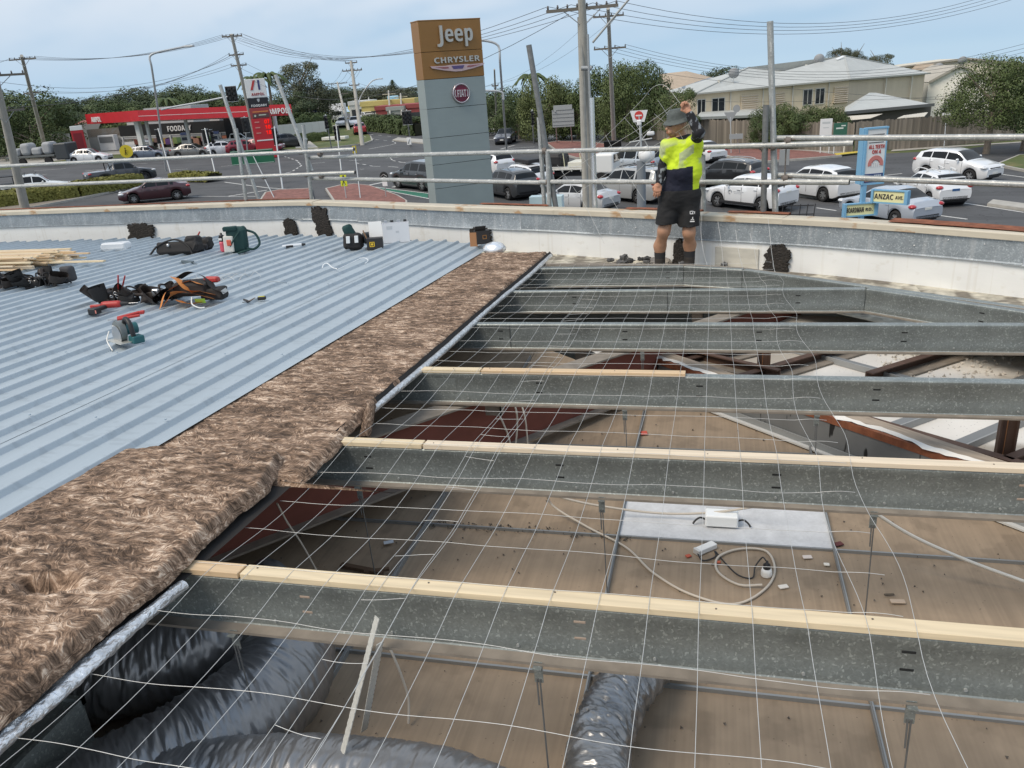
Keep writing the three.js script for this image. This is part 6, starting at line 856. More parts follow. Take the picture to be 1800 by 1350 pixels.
sign([-19.59, 1.77, -47.09], [-19.74, -47.38], new THREE.CylinderGeometry(.28, .28, .03, 20).rotateX(Math.PI / 2), matBlk, 'round black and white chevron sign on the near island', 'road sign', (t, p) => { for (const dy of [-.02, .13]) mesh('chevron', [bar([p[0], p[1] + dy, p[2] + .025], [p[0] - .2, p[1] + dy - .13, p[2] + .025], .07, .012), bar([p[0], p[1] + dy, p[2] + .026], [p[0] + .2, p[1] + dy - .13, p[2] + .026], .07, .012)], matSignWhite, t); mesh('lower_plate', bx(.32, .32, .02, p[0], p[1] - .42, p[2]), matSignWhite, t); });
sign([-27.82, 1.90, -73.94], [-31.43, -83.87], rbx(.42, .65, .03, .03), matSignWhite, 'small white keep left sign with black arrow beside the pylon', 'road sign', (t, p) => mesh('arrow', [bar([p[0] + .1, p[1] + .15, p[2] + .025], [p[0] - .08, p[1] - .15, p[2] + .025], .07, .012), bx(.16, .05, .012, p[0] - .06, p[1] - .18, p[2] + .025)], matBlk, t));
sign([-5.19, 3.69, -59.77], [-4.93, -58.45], T(plate([[-.62, .38], [.62, .38], [.38, -.40], [-.38, -.40]], .03), 0, 0, 0), matSignWhite, 'white sign board with round red no entry symbol', 'road sign', (t, p) => { mesh('disc', T(new THREE.CylinderGeometry(.30, .30, .02, 24), p[0], p[1] + .04, p[2] + .045, Math.PI / 2), matRedSign, t); mesh('bar', bx(.42, .09, .02, p[0], p[1] + .04, p[2] + .06), matSignWhite, t); });
sign([-13.25, 3.05, -74.84], null, rbx(2.0, 1.5, .05, .08), matSignGrey, 'back of a large grey stepped direction sign on two posts', 'road sign', (t, p) => { mesh('upper_step', rbx(1.7, .45, .05, .08, p[0], p[1] + .9, p[2]), matSignGrey, t); mesh('stiffener', [0, 1, 2, 3, 4].map((i) => bx(1.9, .03, .05, p[0], p[1] - .55 + i * .32, p[2] + .04)), M(.24, .25, .25, .6), t); for (const [a, b] of [[[-13.92, 3.73, -74.71], [-15.32, -82.34]], [[-12.67, 3.64, -74.94], [-13.68, -81.78]]]) mesh('post', rod([b[0], gy(b[0]), b[1]], [a[0], a[1], a[2] + .1], .05, .05, 7), matGalvPole, t); });
sign([1.18, 2.70, -67.99], [1.29, -67.28], T(plate([[-.5, .42], [.5, .42], [0, -.42]], .03), 0, 0, 0), matSignGrey, 'back of a triangular give way sign before the fence', 'road sign', (t, p) => mesh('dish', T(new THREE.CylinderGeometry(.28, .28, .03, 20), p[0] + .45, p[1] + .65, p[2] - .1, Math.PI / 2), matSignGrey, t));
sign([1.60, 1.44, -65.98], [1.97, -67.10], rbx(1.0, .38, .03, .03), matSignGrey, 'low grey sign back on the right brick island', 'road sign');
sign([4.39, 0.84, -55.83], [4.81, -60.41], rbx(.62, 1.0, .03, .03), matSignGrey, 'tall grey sign back between the scaffold rails', 'road sign');
sign([7.97, 1.67, -65.52], null, rbx(.85, 1.45, .04, .02), matSignWhite, 'white real estate board standing before the fence', 'sign board', (t, p) => { for (const s of [-.3, .3]) mesh('leg', bx(.06, 1.3, .05, p[0] + s, p[1] - 1.1, p[2]), matSignWhite, t); mesh('print', [bx(.55, .14, .02, p[0], p[1] + .45, p[2] + .015), bx(.4, .06, .02, p[0], p[1] + .1, p[2] + .015)], M(.5, .53, .54, .6), t); });
sign([8.95, 1.54, -65.39], null, rbx(.95, 1.05, .04, .02), M(.03, .12, .08, .5), 'dark green board beside the white real estate board', 'sign board', (t, p) => { for (const s of [-.35, .35]) mesh('leg', bx(.06, 1.3, .05, p[0] + s, p[1] - 1.0, p[2]), matSignWhite, t); mesh('print', [bx(.5, .1, .02, p[0] - .05, p[1] + .15, p[2] + .015), bx(.3, .08, .02, p[0] + .2, p[1] + .32, p[2] + .015)], M(.6, .66, .63, .6), t); });
sign([17.06, 1.67, -69.95], [16.49, -67.19], rbx(.62, .72, .03, .02), matSignWhite, 'small white parking sign on a thin post before the fence', 'road sign', (t, p) => mesh('print', [0, 1, 2].map((i) => bx(.42, .06, .02, p[0], p[1] + .18 - i * .17, p[2] + .012)), M(.35, .4, .38, .6), t));
sign([-32.94, 2.72, -54.87], [-27.41, -47.44], T(rbx(3.1, 1.0, .05, .08), 0, 0, 0, 0, .35), M(.012, .12, .06, .5), 'dark green direction sign seen between the scaffold rails', 'road sign', (t, p) => { mesh('border', [T(bx(3.0, .03, .02), p[0], p[1] + .45, p[2] + .05, 0, .35), T(bx(3.0, .03, .02), p[0], p[1] - .45, p[2] + .05, 0, .35)], M(.5, .6, .55, .5), t); });
{ // dental board on a pale blue frame
const P = [4.82, 3.88, -27.58]; const t = thing('advertising_sign', 'blue framed dental advertising board with red lettering above the street name signs', 'advertising sign', [P[0], gy(P[0]), P[2]], .34); const y = P[1] - gy(P[0]), W = .62, H = 1.62; const blue = M(.20, .42, .62, .5);
mesh('board', rbx(W, H, .10, .01, 0, y, 0), matSignWhite, t); mesh('frame', [bx(.06, H + .08, .16, -W / 2 - .03, y, 0), bx(.03, H + .08, .14, W / 2 + .015, y, 0), bx(W + .1, .05, .15, 0, y + H / 2 + .025, 0), bx(W + .1, .05, .15, 0, y - H / 2 - .025, 0)], blue, t); mesh('side_panel', bx(.03, H + .06, .30, -W / 2 - .07, y, -.14), blue, t);
const dark = M(.04, .035, .04, .6), rd = M(.42, .05, .045, .6); mesh('rule', bx(.48, .03, .01, 0, y + .64, .055), dark, t); mesh('small_print', [0, 1, 2, 3, 4, 5, 6, 7].map((i) => bx(.04, .07 + .03 * (i % 2), .01, -.22 + i * .062, y + .53, .055)), M(.35, .38, .45, .6), t); mesh('rule', bx(.48, .02, .01, 0, y + .41, .055), dark, t); mesh('lettering', T(text('ALL TEETH', .115, .014, .50), .02, y + .28, .05), rd, t); mesh('lettering', T(text('ON 4', .115, .014, .28), .03, y + .13, .05), rd, t);
// upper denture picture: pink arch, dark gap, white posts
const arch = (r0, r1, a0, a1) => { const pts = []; for (let i = 0; i <= 18; i++) { const a = mix(a0, a1, i / 18); pts.push([Math.cos(a) * r1 * .95, Math.sin(a) * r1]); } for (let i = 18; i >= 0; i--) { const a = mix(a0, a1, i / 18); pts.push([Math.cos(a) * r0 * .95, Math.sin(a) * r0]); } return plate(pts, .012); };
mesh('denture_picture', T(arch(.14, .26, -.25, Math.PI + .25), .03, y - .24, .05), M(.55, .20, .18, .6), t); mesh('denture_picture', T(arch(.12, .14, .3, Math.PI - .3), .03, y - .24, .052), M(.28, .05, .045, .6), t); mesh('implant_picture', [-.14, -.07, 0, .07, .14].map((x) => bx(.016, .13, .012, .03 + x, y - .27, .055)), M(.55, .55, .57, .4), t);
mesh('footer', bx(W - .02, .27, .012, 0, y - .66, .052), M(.03, .06, .18, .6), t); mesh('small_print', [0, 1, 2, 3].map((i) => bx(.045, .07, .012, .04 + i * .06, y - .60, .06)), M(.45, .5, .55, .6), t); mesh('small_print', [0, 1, 2, 3].map((i) => bx(.045, .06, .012, -.25 + i * .06, y - .73, .06)), M(.6, .2, .15, .6), t); mesh('post', bx(.13, y - H / 2, .13, -.26, (y - H / 2) / 2, 0), blue, t);
const sgn = (u, w, str, str2, turn, label) => { const s = thing('street_name_sign', label, 'street sign', [u[0], u[1], u[2]], turn, 'street name signs'); mesh('blade', rbx(w, .34, .06, .01), M(.80, .76, .42, .5), s); mesh('frame', [bx(.07, .42, .18, -w / 2 - .03, 0, 0), bx(.10, .42, .20, w / 2 + .045, 0, 0), bx(w, .04, .12, 0, .19, 0), bx(w, .04, .12, 0, -.19, 0)], blue, s); mesh('lettering', T(text(str, .16, .012, w * .60), -w * .17, 0, .03), dark, s); mesh('lettering', T(text(str2, .10, .012, w * .25), w * .32, -.01, .03), dark, s); return s; };
sgn([5.28, 2.69, -27.09], .98, 'ANZAC', 'AVE.', -.62, 'pale yellow street name sign in a blue frame, the upper of two'); sgn([4.50, 2.27, -27.43], .92, 'BOARDMAN', 'RD.', .28, 'pale yellow street name sign in a blue frame, lower and half hidden by the parapet');
}
{ // post with round mirror-like lamp and small horn speakers behind the worker
const t = thing('camera_post', 'thick grey post carrying a round bright lamp and small cameras left of the worker', 'camera post'); const P = [-2.54, 3.47, -29.89]; mesh('post', rod([P[0], gy(P[0]), P[2]], [P[0], P[1] + .35, P[2]], .17, .16, 14), M(.20, .22, .24, .6), t); mesh('lamp', T(new THREE.SphereGeometry(.30, 20, 14), P[0] + .2, P[1] + .55, P[2]).scale(1, 1, 1), M(.85, .86, .86, .25), t); mesh('mast', rod([P[0], P[1] + .4, P[2]], [P[0], P[1] + 1.7, P[2]], .04, .03, 8), matGalvPole, t); mesh('bracket', [rod([P[0] - .4, P[1] + 1.0, P[2]], [P[0] + .4, P[1] + 1.1, P[2]], .025, .025, 6), rod([P[0] - .25, P[1] + .8, P[2]], [P[0] + .35, P[1] + 1.4, P[2]], .02, .02, 6)], matGalvPole, t); mesh('horn', T(softBox(.26, .14, .14, 3, .01), P[0] + .35, P[1] + 1.2, P[2]), M(.7, .7, .7, .4), t); mesh('horn', T(softBox(.16, .2, .14, 4, .01), P[0] - .05, P[1] + 1.55, P[2]), M(.75, .75, .75, .4), t); mesh('panel', T(bx(.62, .30, .06), P[0] - 1.0, P[1] + .95, P[2], .4), matBlk, t);
}
single('kiosk_box', rbx(1.1, .9, .4, .02), M(.55, .68, .70, .5), 'pale aqua utility box just behind the parapet right of the pylon', 'utility box').position.set(...[-5.36, 2.76, -26.46]);

// vehicles
const curve = (pts) => (x) => { if (x <= pts[0][0]) return pts[0][1]; for (let i = 0; i < pts.length - 1; i++) if (x <= pts[i + 1][0]) { const [a, b] = [pts[i], pts[i + 1]], t = (x - a[0]) / (b[0] - a[0]); return mix(a[1], b[1], t * .4 + .6 * t * t * (3 - 2 * t)); } return pts[pts.length - 1][1]; };
// front of the car at x = 0, tail at x = L ; belt line, roof line, plan half width
const CARS = {
sedan: { L: 4.55, W: .89, axle: [.92, 3.62], r: .325, belt: [[0, .60], [.25, .74], [1.3, .93], [3.3, .99], [4.3, .98], [4.55, .80]], top: [[0, .60], [.22, .75], [1.25, .99], [2.05, 1.43], [2.7, 1.475], [3.2, 1.42], [3.95, 1.09], [4.4, 1.06], [4.55, .82]], cowl: 1.25, rf: 2.0, rb: 3.15, deck: 3.92, win: [[1.55, 2.42], [2.50, 3.22], [3.30, 3.52]] },
hatch: { L: 4.2, W: .88, axle: [.85, 3.42], r: .32, belt: [[0, .60], [.25, .76], [1.2, .95], [3.2, 1.03], [4.0, 1.02], [4.2, .80]], top: [[0, .60], [.22, .77], [1.15, 1.0], [1.95, 1.46], [2.6, 1.50], [3.5, 1.43], [4.05, 1.06], [4.2, .82]], cowl: 1.15, rf: 1.9, rb: 3.45, deck: 4.02, win: [[1.45, 2.35], [2.43, 3.2], [3.28, 3.6]] },
suv: { L: 4.5, W: .925, axle: [.92, 3.58], r: .36, belt: [[0, .72], [.22, .90], [1.2, 1.08], [3.2, 1.16], [4.3, 1.17], [4.5, .95]], top: [[0, .72], [.2, .92], [1.15, 1.13], [1.95, 1.60], [2.6, 1.66], [3.6, 1.62], [4.15, 1.50], [4.42, 1.14], [4.5, .95]], cowl: 1.15, rf: 1.9, rb: 3.85, deck: 4.42, win: [[1.45, 2.38], [2.46, 3.3], [3.38, 3.95]] },
wagon4: { L: 4.85, W: .94, axle: [.95, 3.72], r: .385, belt: [[0, .80], [.2, 1.0], [1.3, 1.16], [3.2, 1.20], [4.7, 1.20], [4.85, 1.0]], top: [[0, .80], [.18, 1.02], [1.28, 1.21], [1.9, 1.74], [2.5, 1.83], [4.3, 1.82], [4.62, 1.74], [4.8, 1.18], [4.85, 1.0]], cowl: 1.28, rf: 1.88, rb: 4.5, deck: 4.8, win: [[1.5, 2.4], [2.5, 3.35], [3.45, 4.4]] },
ute: { L: 5.25, W: .93, axle: [.98, 4.05], r: .385, belt: [[0, .78], [.2, .98], [1.35, 1.13], [3.3, 1.16], [5.15, 1.14], [5.25, .98]], top: [[0, .78], [.18, 1.0], [1.32, 1.18], [1.98, 1.70], [2.5, 1.77], [3.15, 1.74], [3.42, 1.20], [5.15, 1.16], [5.25, 1.0]], cowl: 1.32, rf: 1.95, rb: 3.12, deck: 3.42, win: [[1.55, 2.38], [2.46, 3.15]] },
};
const matGlassCar = MP(.012, .014, .016, .08, { ior: 1.35 }), matTyre = M(.018, .018, .019, .9), matRim = M(.52, .53, .54, .3, { metalness: .7 }), matRimDark = M(.12, .12, .125, .4, { metalness: .5 }), matTail = MP(.42, .015, .02, .15, { clearcoat: 1 }), matHead = MP(.62, .64, .66, .1, { clearcoat: 1 }), matTrim = M(.016, .016, .018, .6), matPlate = M(.70, .70, .66, .5);
const carGeo = {};
function buildCar(type) {
if (carGeo[type]) return carGeo[type];
const c = CARS[type], belt = curve(c.belt), top = curve(c.top), N = 88, plan = (x) => c.W * (1 - .22 * Math.pow(1 - clamp(x / .75), 2.2) - .13 * Math.pow(clamp((x - c.L + .6) / .6), 2.2));
const bot = (x) => { let y = .24 + .10 * Math.pow(1 - clamp(x / .3), 2) + .14 * Math.pow(clamp((x - c.L + .4) / .4), 2); for (const a of c.axle) { const d = Math.abs(x - a), R = c.r + .06; if (d < R) y = Math.max(y, c.r + Math.sqrt(R * R - d * d)); } return y; };
const rows = []; const xs = []; for (let i = 0; i <= N; i++) xs.push(c.L * i / N);
const sect = (x) => { const w = plan(x), b = bot(x), be = Math.max(belt(x), b + .02), tp = Math.max(top(x), be + .004), g = clamp((tp - be - .05) / .35), wt = mix(w * .86, w * .70, g); const P = []; // from sill up to roof centre
P.push([w * .93, b]); P.push([w * .985, mix(b, be, .18)]); P.push([w, mix(b, be, .45)]); P.push([w * 1.0, mix(b, be, .72)]); P.push([w * .965, be - .03 * (1 - g)]);
for (const t of [.10, .86, 1]) P.push([mix(w * .95, wt, t), mix(be, tp - .035 - .02 * g, t)]); P.push([wt * .93, tp - .012]); P.push([wt * .6, tp + .006]); P.push([0, tp + .016]); return P; };
const S = xs.map(sect), K = S[0].length; const cells = { body: [], wind: [], rear: [] }; const win = c.win.flatMap(() => [[], []]);
const pt = (i, k, s) => [xs[i], S[i][k][1], S[i][k][0] * s];
for (let i = 0; i < N; i++) for (let k = 0; k < K - 1; k++) for (const s of [1, -1]) {
const xm = (xs[i] + xs[i + 1]) / 2; let dst = cells.body; const wi = c.win.findIndex(([a, b]) => xm > a && xm < b);
if (k === 5 && wi >= 0) dst = win[wi * 2 + (s > 0 ? 0 : 1)];
if (k >= 8 && xm > c.cowl + .06 && xm < c.rf + .04) dst = cells.wind; if (k >= 8 && xm > c.rb + .03 && xm < c.deck - .05) dst = cells.rear;
const a = pt(i, k, s), b = pt(i + 1, k, s), d = pt(i, k + 1, s), e = pt(i + 1, k + 1, s); dst.push(...(s > 0 ? [...a, ...b, ...d, ...b, ...e, ...d] : [...a, ...d, ...b, ...b, ...d, ...e]));
}
for (const i of [0, N]) for (let k = 0; k < K - 1; k++) { const a = pt(i, k, 1), b = pt(i, k, -1), d = pt(i, k + 1, 1), e = pt(i, k + 1, -1); cells.body.push(...a, ...b, ...d, ...b, ...e, ...d); }
const mk = (arr) => { let g = new THREE.BufferGeometry(); g.setAttribute('position', new THREE.BufferAttribute(new Float32Array(arr), 3)); g = mergeVertices(g, 1e-4); return toCreasedNormals(g, .55); };
const out = { c, body: mk(cells.body), wind: mk(cells.wind), rear: mk(cells.rear), win: win.map(mk), plan, belt, top };
out.under = bx(c.L - .5, .22, c.W * 1.7, c.L / 2, .30, 0);
out.tyre = T(new THREE.TorusGeometry(c.r - .085, .085, 10, 26), 0, 0, 0).scale(1, 1, 1.25); const sp = [T(new THREE.CylinderGeometry(c.r - .10, c.r - .10, .05, 22, 1, true), 0, 0, 0, Math.PI / 2), T(new THREE.CylinderGeometry(.055, .055, .09, 10), 0, 0, .02, Math.PI / 2)]; for (let i = 0; i < 10; i++) { const a = i / 10 * 6.283; sp.push(T(bx(c.r - .14, .035, .03), 0, 0, .05).translate((c.r - .14) / 2 + .03, 0, 0).rotateZ(a + (i % 2) * .16)); } out.rim = merge(sp); out.disc = T(new THREE.CylinderGeometry(c.r - .09, c.r - .09, .06, 20), 0, 0, -.03, Math.PI / 2); out.arch = c.axle.map((a) => T(new THREE.CylinderGeometry(c.r + .055, c.r + .055, c.W * 1.86, 22, 1, true), a, c.r, 0, Math.PI / 2));
return carGeo[type] = out;
}
const rimAlt = { dark: matRimDark };
function car(type, paint, base, turn, label, o = {}) { // base: [x, z] of the middle of the car on the ground; the nose points to +x turned by "turn" ... nose direction angle
const G = buildCar(type), c = G.c, t = thing(o.name || 'parked_car', label, o.cat || 'car', [base[0], gy(base[0]), base[1]], 0, o.group || 'cars on the road'); t.rotation.set(0, turn, Math.atan(GS) * Math.cos(turn), 'YXZ');
const P = M(...paint, .28); const paintM = new THREE.MeshPhysicalMaterial({ color: P.color, roughness: .32, metalness: o.metal ?? .15, clearcoat: 1, clearcoatRoughness: .06, side: THREE.DoubleSide }); const X = (g) => g; const hold = new THREE.Group();
const add = (n, g, m) => { const q = mesh(n, g, m, t); q.position.x = -c.L / 2; q.scale.x = 1; return q; };
// the model's nose is at x = 0: turn it round so that the nose points to +x
t.scale.x = 1; const flip = (q) => { q.rotation.y = Math.PI; q.position.x = c.L / 2; return q; };
const put = (n, g, m) => flip(mesh(n, g, m, t));
put('body', G.body, paintM); put('underbody', [G.under, ...G.arch], matTrim); put('windscreen', G.wind, matGlassCar); put('rear_window', G.rear, matGlassCar); G.win.forEach((g) => put('side_window', g, matGlassCar));
if (!o.far) {
for (const a of c.axle) for (const s of [1, -1]) { const w = new THREE.Group(); w.name = 'wheel'; t.add(w); w.position.set(c.L / 2 - a, c.r, s * (c.W - .12)); w.rotation.y = s > 0 ? 0 : Math.PI; mesh('tyre', G.tyre, matTyre, w); mesh('rim', G.rim, o.rim || matRim, w); mesh('disc', G.disc, matTrim, w); }
const yb = G.belt(.4), yt = G.belt(c.L - .25);
for (const s of [1, -1]) { const zf = s * G.plan(.30) * .84, zr = s * G.plan(c.L - .22) * .86;
put('headlight', T(lumpless(.42, .17, .36), .20, yb - .10, zf * 1.04, 0, s * -.6), matHead); put('taillight', T(lumpless(.34, o.tailH || .20, .40), c.L - .17, yt - (o.tailD || .10), zr * .97, 0, s * .75), matTail);
put('mirror', T(lumpless(.14, .15, .22), c.win[0][0] + .18, G.belt(1.6) + .10, s * (c.W + .09)), o.trimMirror ? matTrim : paintM);
put('door_handle', [bx(.20, .03, .03, c.win[0][1] - .12, G.belt(2) - .14, s * (c.W + .003)), bx(.20, .03, .03, (c.win[1] || c.win[0])[1] - .05, G.belt(3) - .14, s * (c.W + .003))], o.chrome ? matRim : paintM);
put('door_gap', [c.win[0][0] - .05, c.win[0][1] + .04, (c.win[1] || c.win[0])[1] + .04].map((x) => bx(.012, G.belt(x) - .42, .012, x, (G.belt(x) + .42) / 2 - .01, s * (c.W - .003))), matTrim); if (o.cladding) put('sill_cladding', rbx(c.L - 2.1, .14, .06, .02, c.L / 2, .34, s * (c.W - .01)), matTrim); if (o.rails) put('roof_rail', tube([[2.0, G.top(2) + .02, s * .56], [2.2, G.top(2.2) + .07, s * .57], [3.4, G.top(3.4) + .07, s * .57], [3.7, G.top(3.7) + .02, s * .56]], .022, 6), o.rails === 'dark' ? matTrim : matRim);
if (o.rack) [1.9, 2.9].forEach((x) => put('roof_rack', tube([[x - .3, G.top(x) + .0, s * .62], [x - .2, G.top(x) + .13, s * .5], [x + .2, G.top(x) + .14, s * .42], [x + .5, G.top(x) + .10, s * .40]], .028, 6), M(.65, .66, .66, .4))); }
put('grille', T(rbx(.06, .16, c.W * .95, .02), .015 + .03, G.belt(.1) - .08, 0), matTrim); put('front_bumper', T(rbx(.08, .16, c.W * 1.2, .03), .03, .38, 0), matTrim); put('rear_bumper', T(rbx(.12, .22, c.W * 1.45, .04), c.L - .06, .42, 0), o.cladding ? matTrim : M(.03, .03, .032, .6)); put('number_plate', T(rbx(.02, .11, .36, .01), c.L + .006, yt - (o.plateD || .22), 0), o.plate || matPlate); put('number_plate', T(rbx(.02, .11, .36, .01), -.016, .50, 0), matPlate);
if (o.bars) put('roof_bars', [2.2, 2.9, 3.6].map((x) => bx(.05, .04, 1.35, x, G.top(x) + .08, 0)), matTrim); if (o.spare) put('spare_wheel', T(new THREE.CylinderGeometry(.36, .36, .22, 24), c.L + .12, 1.02, -.1, 0, 0, Math.PI / 2), paintM); if (o.spoiler) put('spoiler', rbx(.22, .04, 1.1, .02, c.L - .35, G.top(c.L - .45) + .05, 0), paintM); if (o.extra) o.extra(t, put, G, paintM);
} else { for (const a of c.axle) for (const s of [1, -1]) put('wheel', T(new THREE.CylinderGeometry(c.r, c.r, .2, 16), a, c.r, s * (c.W - .1), Math.PI / 2), matTyre); for (const s of [1, -1]) { put('taillight', lumpless(.1, .16, .3).translate(c.L - .04, G.belt(c.L - .2) - .12, s * c.W * .75), matTail); put('headlight', lumpless(.1, .14, .3).translate(.08, G.belt(.3) - .12, s * c.W * .7), matHead); } }
return t;
}
function lumpless(a, b, d) { return new THREE.SphereGeometry(.5, 12, 8).scale(a, b, d); }
const WHITE = [.80, .81, .82], SILV = [.46, .48, .50], BLK = [.018, .019, .021], GREY = [.085, .09, .098];
const mid = (a, b) => [(a[0] + b[0]) / 2, (a[1] + b[1]) / 2];
const dirOf = (front, rear) => Math.atan2(-(front[1] - rear[1]), front[0] - rear[0]);
function carAt(type, paint, f, r, label, o) { return car(type, paint, mid(f, r), dirOf(f, r), label, o); }
// right hand side of the junction (nose first, then tail; ground points)
carAt('sedan', [.42, .46, .52], [5.60, -41.84], [9.44, -35.86], 'silver blue sedan nearest the parapet, beside the street name sign', { tailD: .10 });
carAt('hatch', WHITE, [9.36, -46.99], [11.35, -40.47], 'white hatchback with roof rack and blue plate behind the silver blue sedan', { rack: true, spoiler: true, plate: M(.03, .10, .25, .5), tailH: .2 });
carAt('suv', WHITE, [14.76, -49.72], [11.99, -52.81], 'white SUV turning right with its nose towards the right edge', { plate: M(.03, .10, .25, .5), cladding: true });
carAt('suv', WHITE, [3.93, -47.22], [6.63, -43.64], 'plain white SUV between the dental board and the lettered one', { rim: matRim });
carAt('suv', WHITE, [0.07, -43.87], [3.49, -41.01], 'white SUV with grey round logo on its door just right of the worker', { cladding: true, chrome: true, extra: (t, put, G) => { const s = 1; put('door_logo', T(new THREE.TorusGeometry(.09, .035, 6, 18, 4.6), 1.75, .86, -.935), M(.42, .44, .46, .5)); put('door_lettering', [bx(.62, .05, .006, 2.25, .88, -.932), bx(.42, .028, .006, 2.2, .80, -.932)], M(.52, .54, .56, .5)); put('door_logo', T(new THREE.TorusGeometry(.09, .035, 6, 18, 4.6), 1.75, .86, .935), M(.42, .44, .46, .5)); put('door_lettering', [bx(.62, .05, .006, 2.25, .88, .932), bx(.42, .028, .006, 2.2, .80, .932)], M(.52, .54, .56, .5)); } });
carAt('suv', BLK, [-0.74, -50.52], [2.27, -48.50], 'black wagon with silver roof rails behind the lettered white SUV', { rails: true });
carAt('sedan', WHITE, [-1.82, -64.45], [-0.37, -62.62], 'small white car at the far side partly behind the worker', {});
carAt('sedan', [.52, .53, .54], [-8.93, -43.51], [-5.05, -41.27], 'light silver sedan nearest the parapet right of the pylon', { tailD: .08 });
carAt('wagon4', [.40, .41, .41], [-6.08, -46.64], [-2.84, -44.32], 'silver four wheel drive with rear spare wheel and dark roof bars', { spare: true, bars: true });
carAt('wagon4', [.42, .47, .52], [-6.95, -56.63], [-3.79, -54.64], 'pale blue silver four wheel drive behind the camera post', { rails: 'dark' });
carAt('suv', WHITE, [-13.26, -51.71], [-9.88, -48.37], 'white SUV with black roof box and red tail light behind the dark hatchback', { extra: (t, put, G) => { put('roof_box', T(softBox(1.6, .22, .9, 7, .02), 2.8, 1.72, 0), matTrim); } });
carAt('suv', [.035, .038, .042], [-13.68, -49.28], [-10.18, -45.79], 'charcoal crossover just right of the pylon foot', { cladding: true });
carAt('suv', WHITE, [-17.74, -59.84], [-14.18, -56.64], 'white car tail showing beside the pylon edge', {});
carAt('wagon4', [.028, .032, .036], [-20.58, -52.97], [-17.37, -50.70], 'old dark grey four wheel drive emerging left of the pylon', { chrome: true });
carAt('hatch', [.03, .033, .05], [-20.89, -80.58], [-21.37, -88.30], 'dark blue hatchback waiting with headlights towards the camera', {});
{ // white flat tray truck
const f = [-6.81, -52.38], r = [-10.62, -52.93], b = mid(f, r), t = thing('flatbed_truck', 'white flat tray truck with dark load cover behind the leaning post', 'truck', [b[0], gy(b[0]), b[1]], dirOf(f, r), 'trucks on the road'); mesh('tray', rbx(3.4, .12, 1.9, .03, -.2, 1.0, 0), M(.70, .70, .66, .5), t); for (const s of [-1, 1]) { mesh('side_rail', bx(3.4, .05, .05, -.2, 1.14, s * .95), M(.7, .7, .68, .5), t); for (let i = 0; i < 6; i++) mesh('stanchion', bx(.05, .18, .04, -1.7 + i * .6, .94, s * .95), M(.6, .6, .58, .5), t); } mesh('chassis', bx(4.6, .3, 1.2, 0, .68, 0), matTrim, t); mesh('cab', rbx(1.3, 1.25, 1.75, .18, 2.15, 1.25, 0), M(.72, .73, .72, .4), t); mesh('windscreen', rbx(.06, .5, 1.5, .03, 2.80, 1.55, 0), matGlassCar, t); mesh('load_cover', T(softBox(1.5, .9, 1.5, 21, .08), -1.3, 1.05, 0), matTrim, t); mesh('cabinet', rbx(1.2, .35, 1.6, .04, .4, 1.24, 0), M(.66, .64, .55, .5), t); for (const x of [-1.5, 2.0]) for (const s of [-1, 1]) mesh('wheel', T(new THREE.CylinderGeometry(.38, .38, .25, 18), x, .38, s * .85, Math.PI / 2), matTyre, t); mesh('rack_pole', [rod([-.4, 1.1, .8], [-.5, 2.1, .8], .03, .03, 6), rod([.2, 1.1, -.8], [.1, 2.0, -.8], .03, .03, 6)], M(.6, .58, .4, .5), t); mesh('taillight', bx(.04, .1, .3, -1.92, .95, .7), matTail, t);
}
// left hand side
carAt('sedan', [.050, .012, .018], [-38.40, -47.04], [-35.18, -49.42], 'dark maroon sedan in the turning lane by the yellow hedge', { rim: matRim });
carAt('ute', [.028, .032, .040], [-45.52, -60.03], [-48.51, -55.78], 'dark grey dual cab utility with sports bar driving right', { rim: matRimDark, extra: (t, put, G) => put('sports_bar', tube([[3.5, 1.15, -.7], [3.55, 1.65, -.62], [3.55, 1.65, .62], [3.5, 1.15, .7]], .04, 8), matTrim) });
carAt('ute', [.74, .75, .75], [-46.50, -51.69], [-50.50, -48.61], 'white dual cab utility with tray rack behind the thick left pole', { rim: matRimDark, bars: true, extra: (t, put, G) => { put('canopy_rack', [bx(1.7, .05, 1.6, 4.35, 1.75, 0), bx(.05, .6, .05, 3.6, 1.45, .75), bx(.05, .6, .05, 5.1, 1.45, .75), bx(.05, .6, .05, 3.6, 1.45, -.75), bx(.05, .6, .05, 5.1, 1.45, -.75)], matTrim); put('tray', rbx(1.85, .45, 1.85, .05, 4.3, .98, 0), M(.05, .05, .055, .6)); } });
carAt('sedan', WHITE, [-64.36, -77.68], [-67.85, -76.85], 'white sedan on the far lane before the fuel station', {});
carAt('hatch', [.12, .15, .20], [-57.63, -78.82], [-61.08, -78.00], 'steel blue hatchback on the far lane beside the white sedan', {});
carAt('sedan', [.17, .17, .165], [-53.02, -79.92], [-56.56, -79.12], 'grey sedan on the far lane right of the steel blue hatchback', {});
carAt('hatch', [.72, .73, .74], [-51.07, -81.72], [-52.79, -80.43], 'white hatchback at the head of the far lane queue', {});
carAt('hatch', [.24, .02, .035], [-48.82, -82.89], [-51.15, -81.15], 'red hatchback behind the green direction sign', {});
carAt('hatch', [.26, .03, .06], [-47.14, -83.63], [-49.57, -83.10], 'dark pink hatchback under the fuel price sign', {});
carAt('suv', [.02, .021, .023], [-47.10, -88.10], [-48.26, -86.47], 'black car parked behind the price sign beside the white wall', {});
carAt('suv', [.74, .75, .75], [-70.39, -93.06], [-75.68, -99.28], 'white car parked nose out under the shop awning', { rim: matRimDark });
carAt('ute', [.72, .73, .74], [-54.29, -90.31], [-56.89, -89.04], 'white utility on the station forecourt behind the signal post', {});
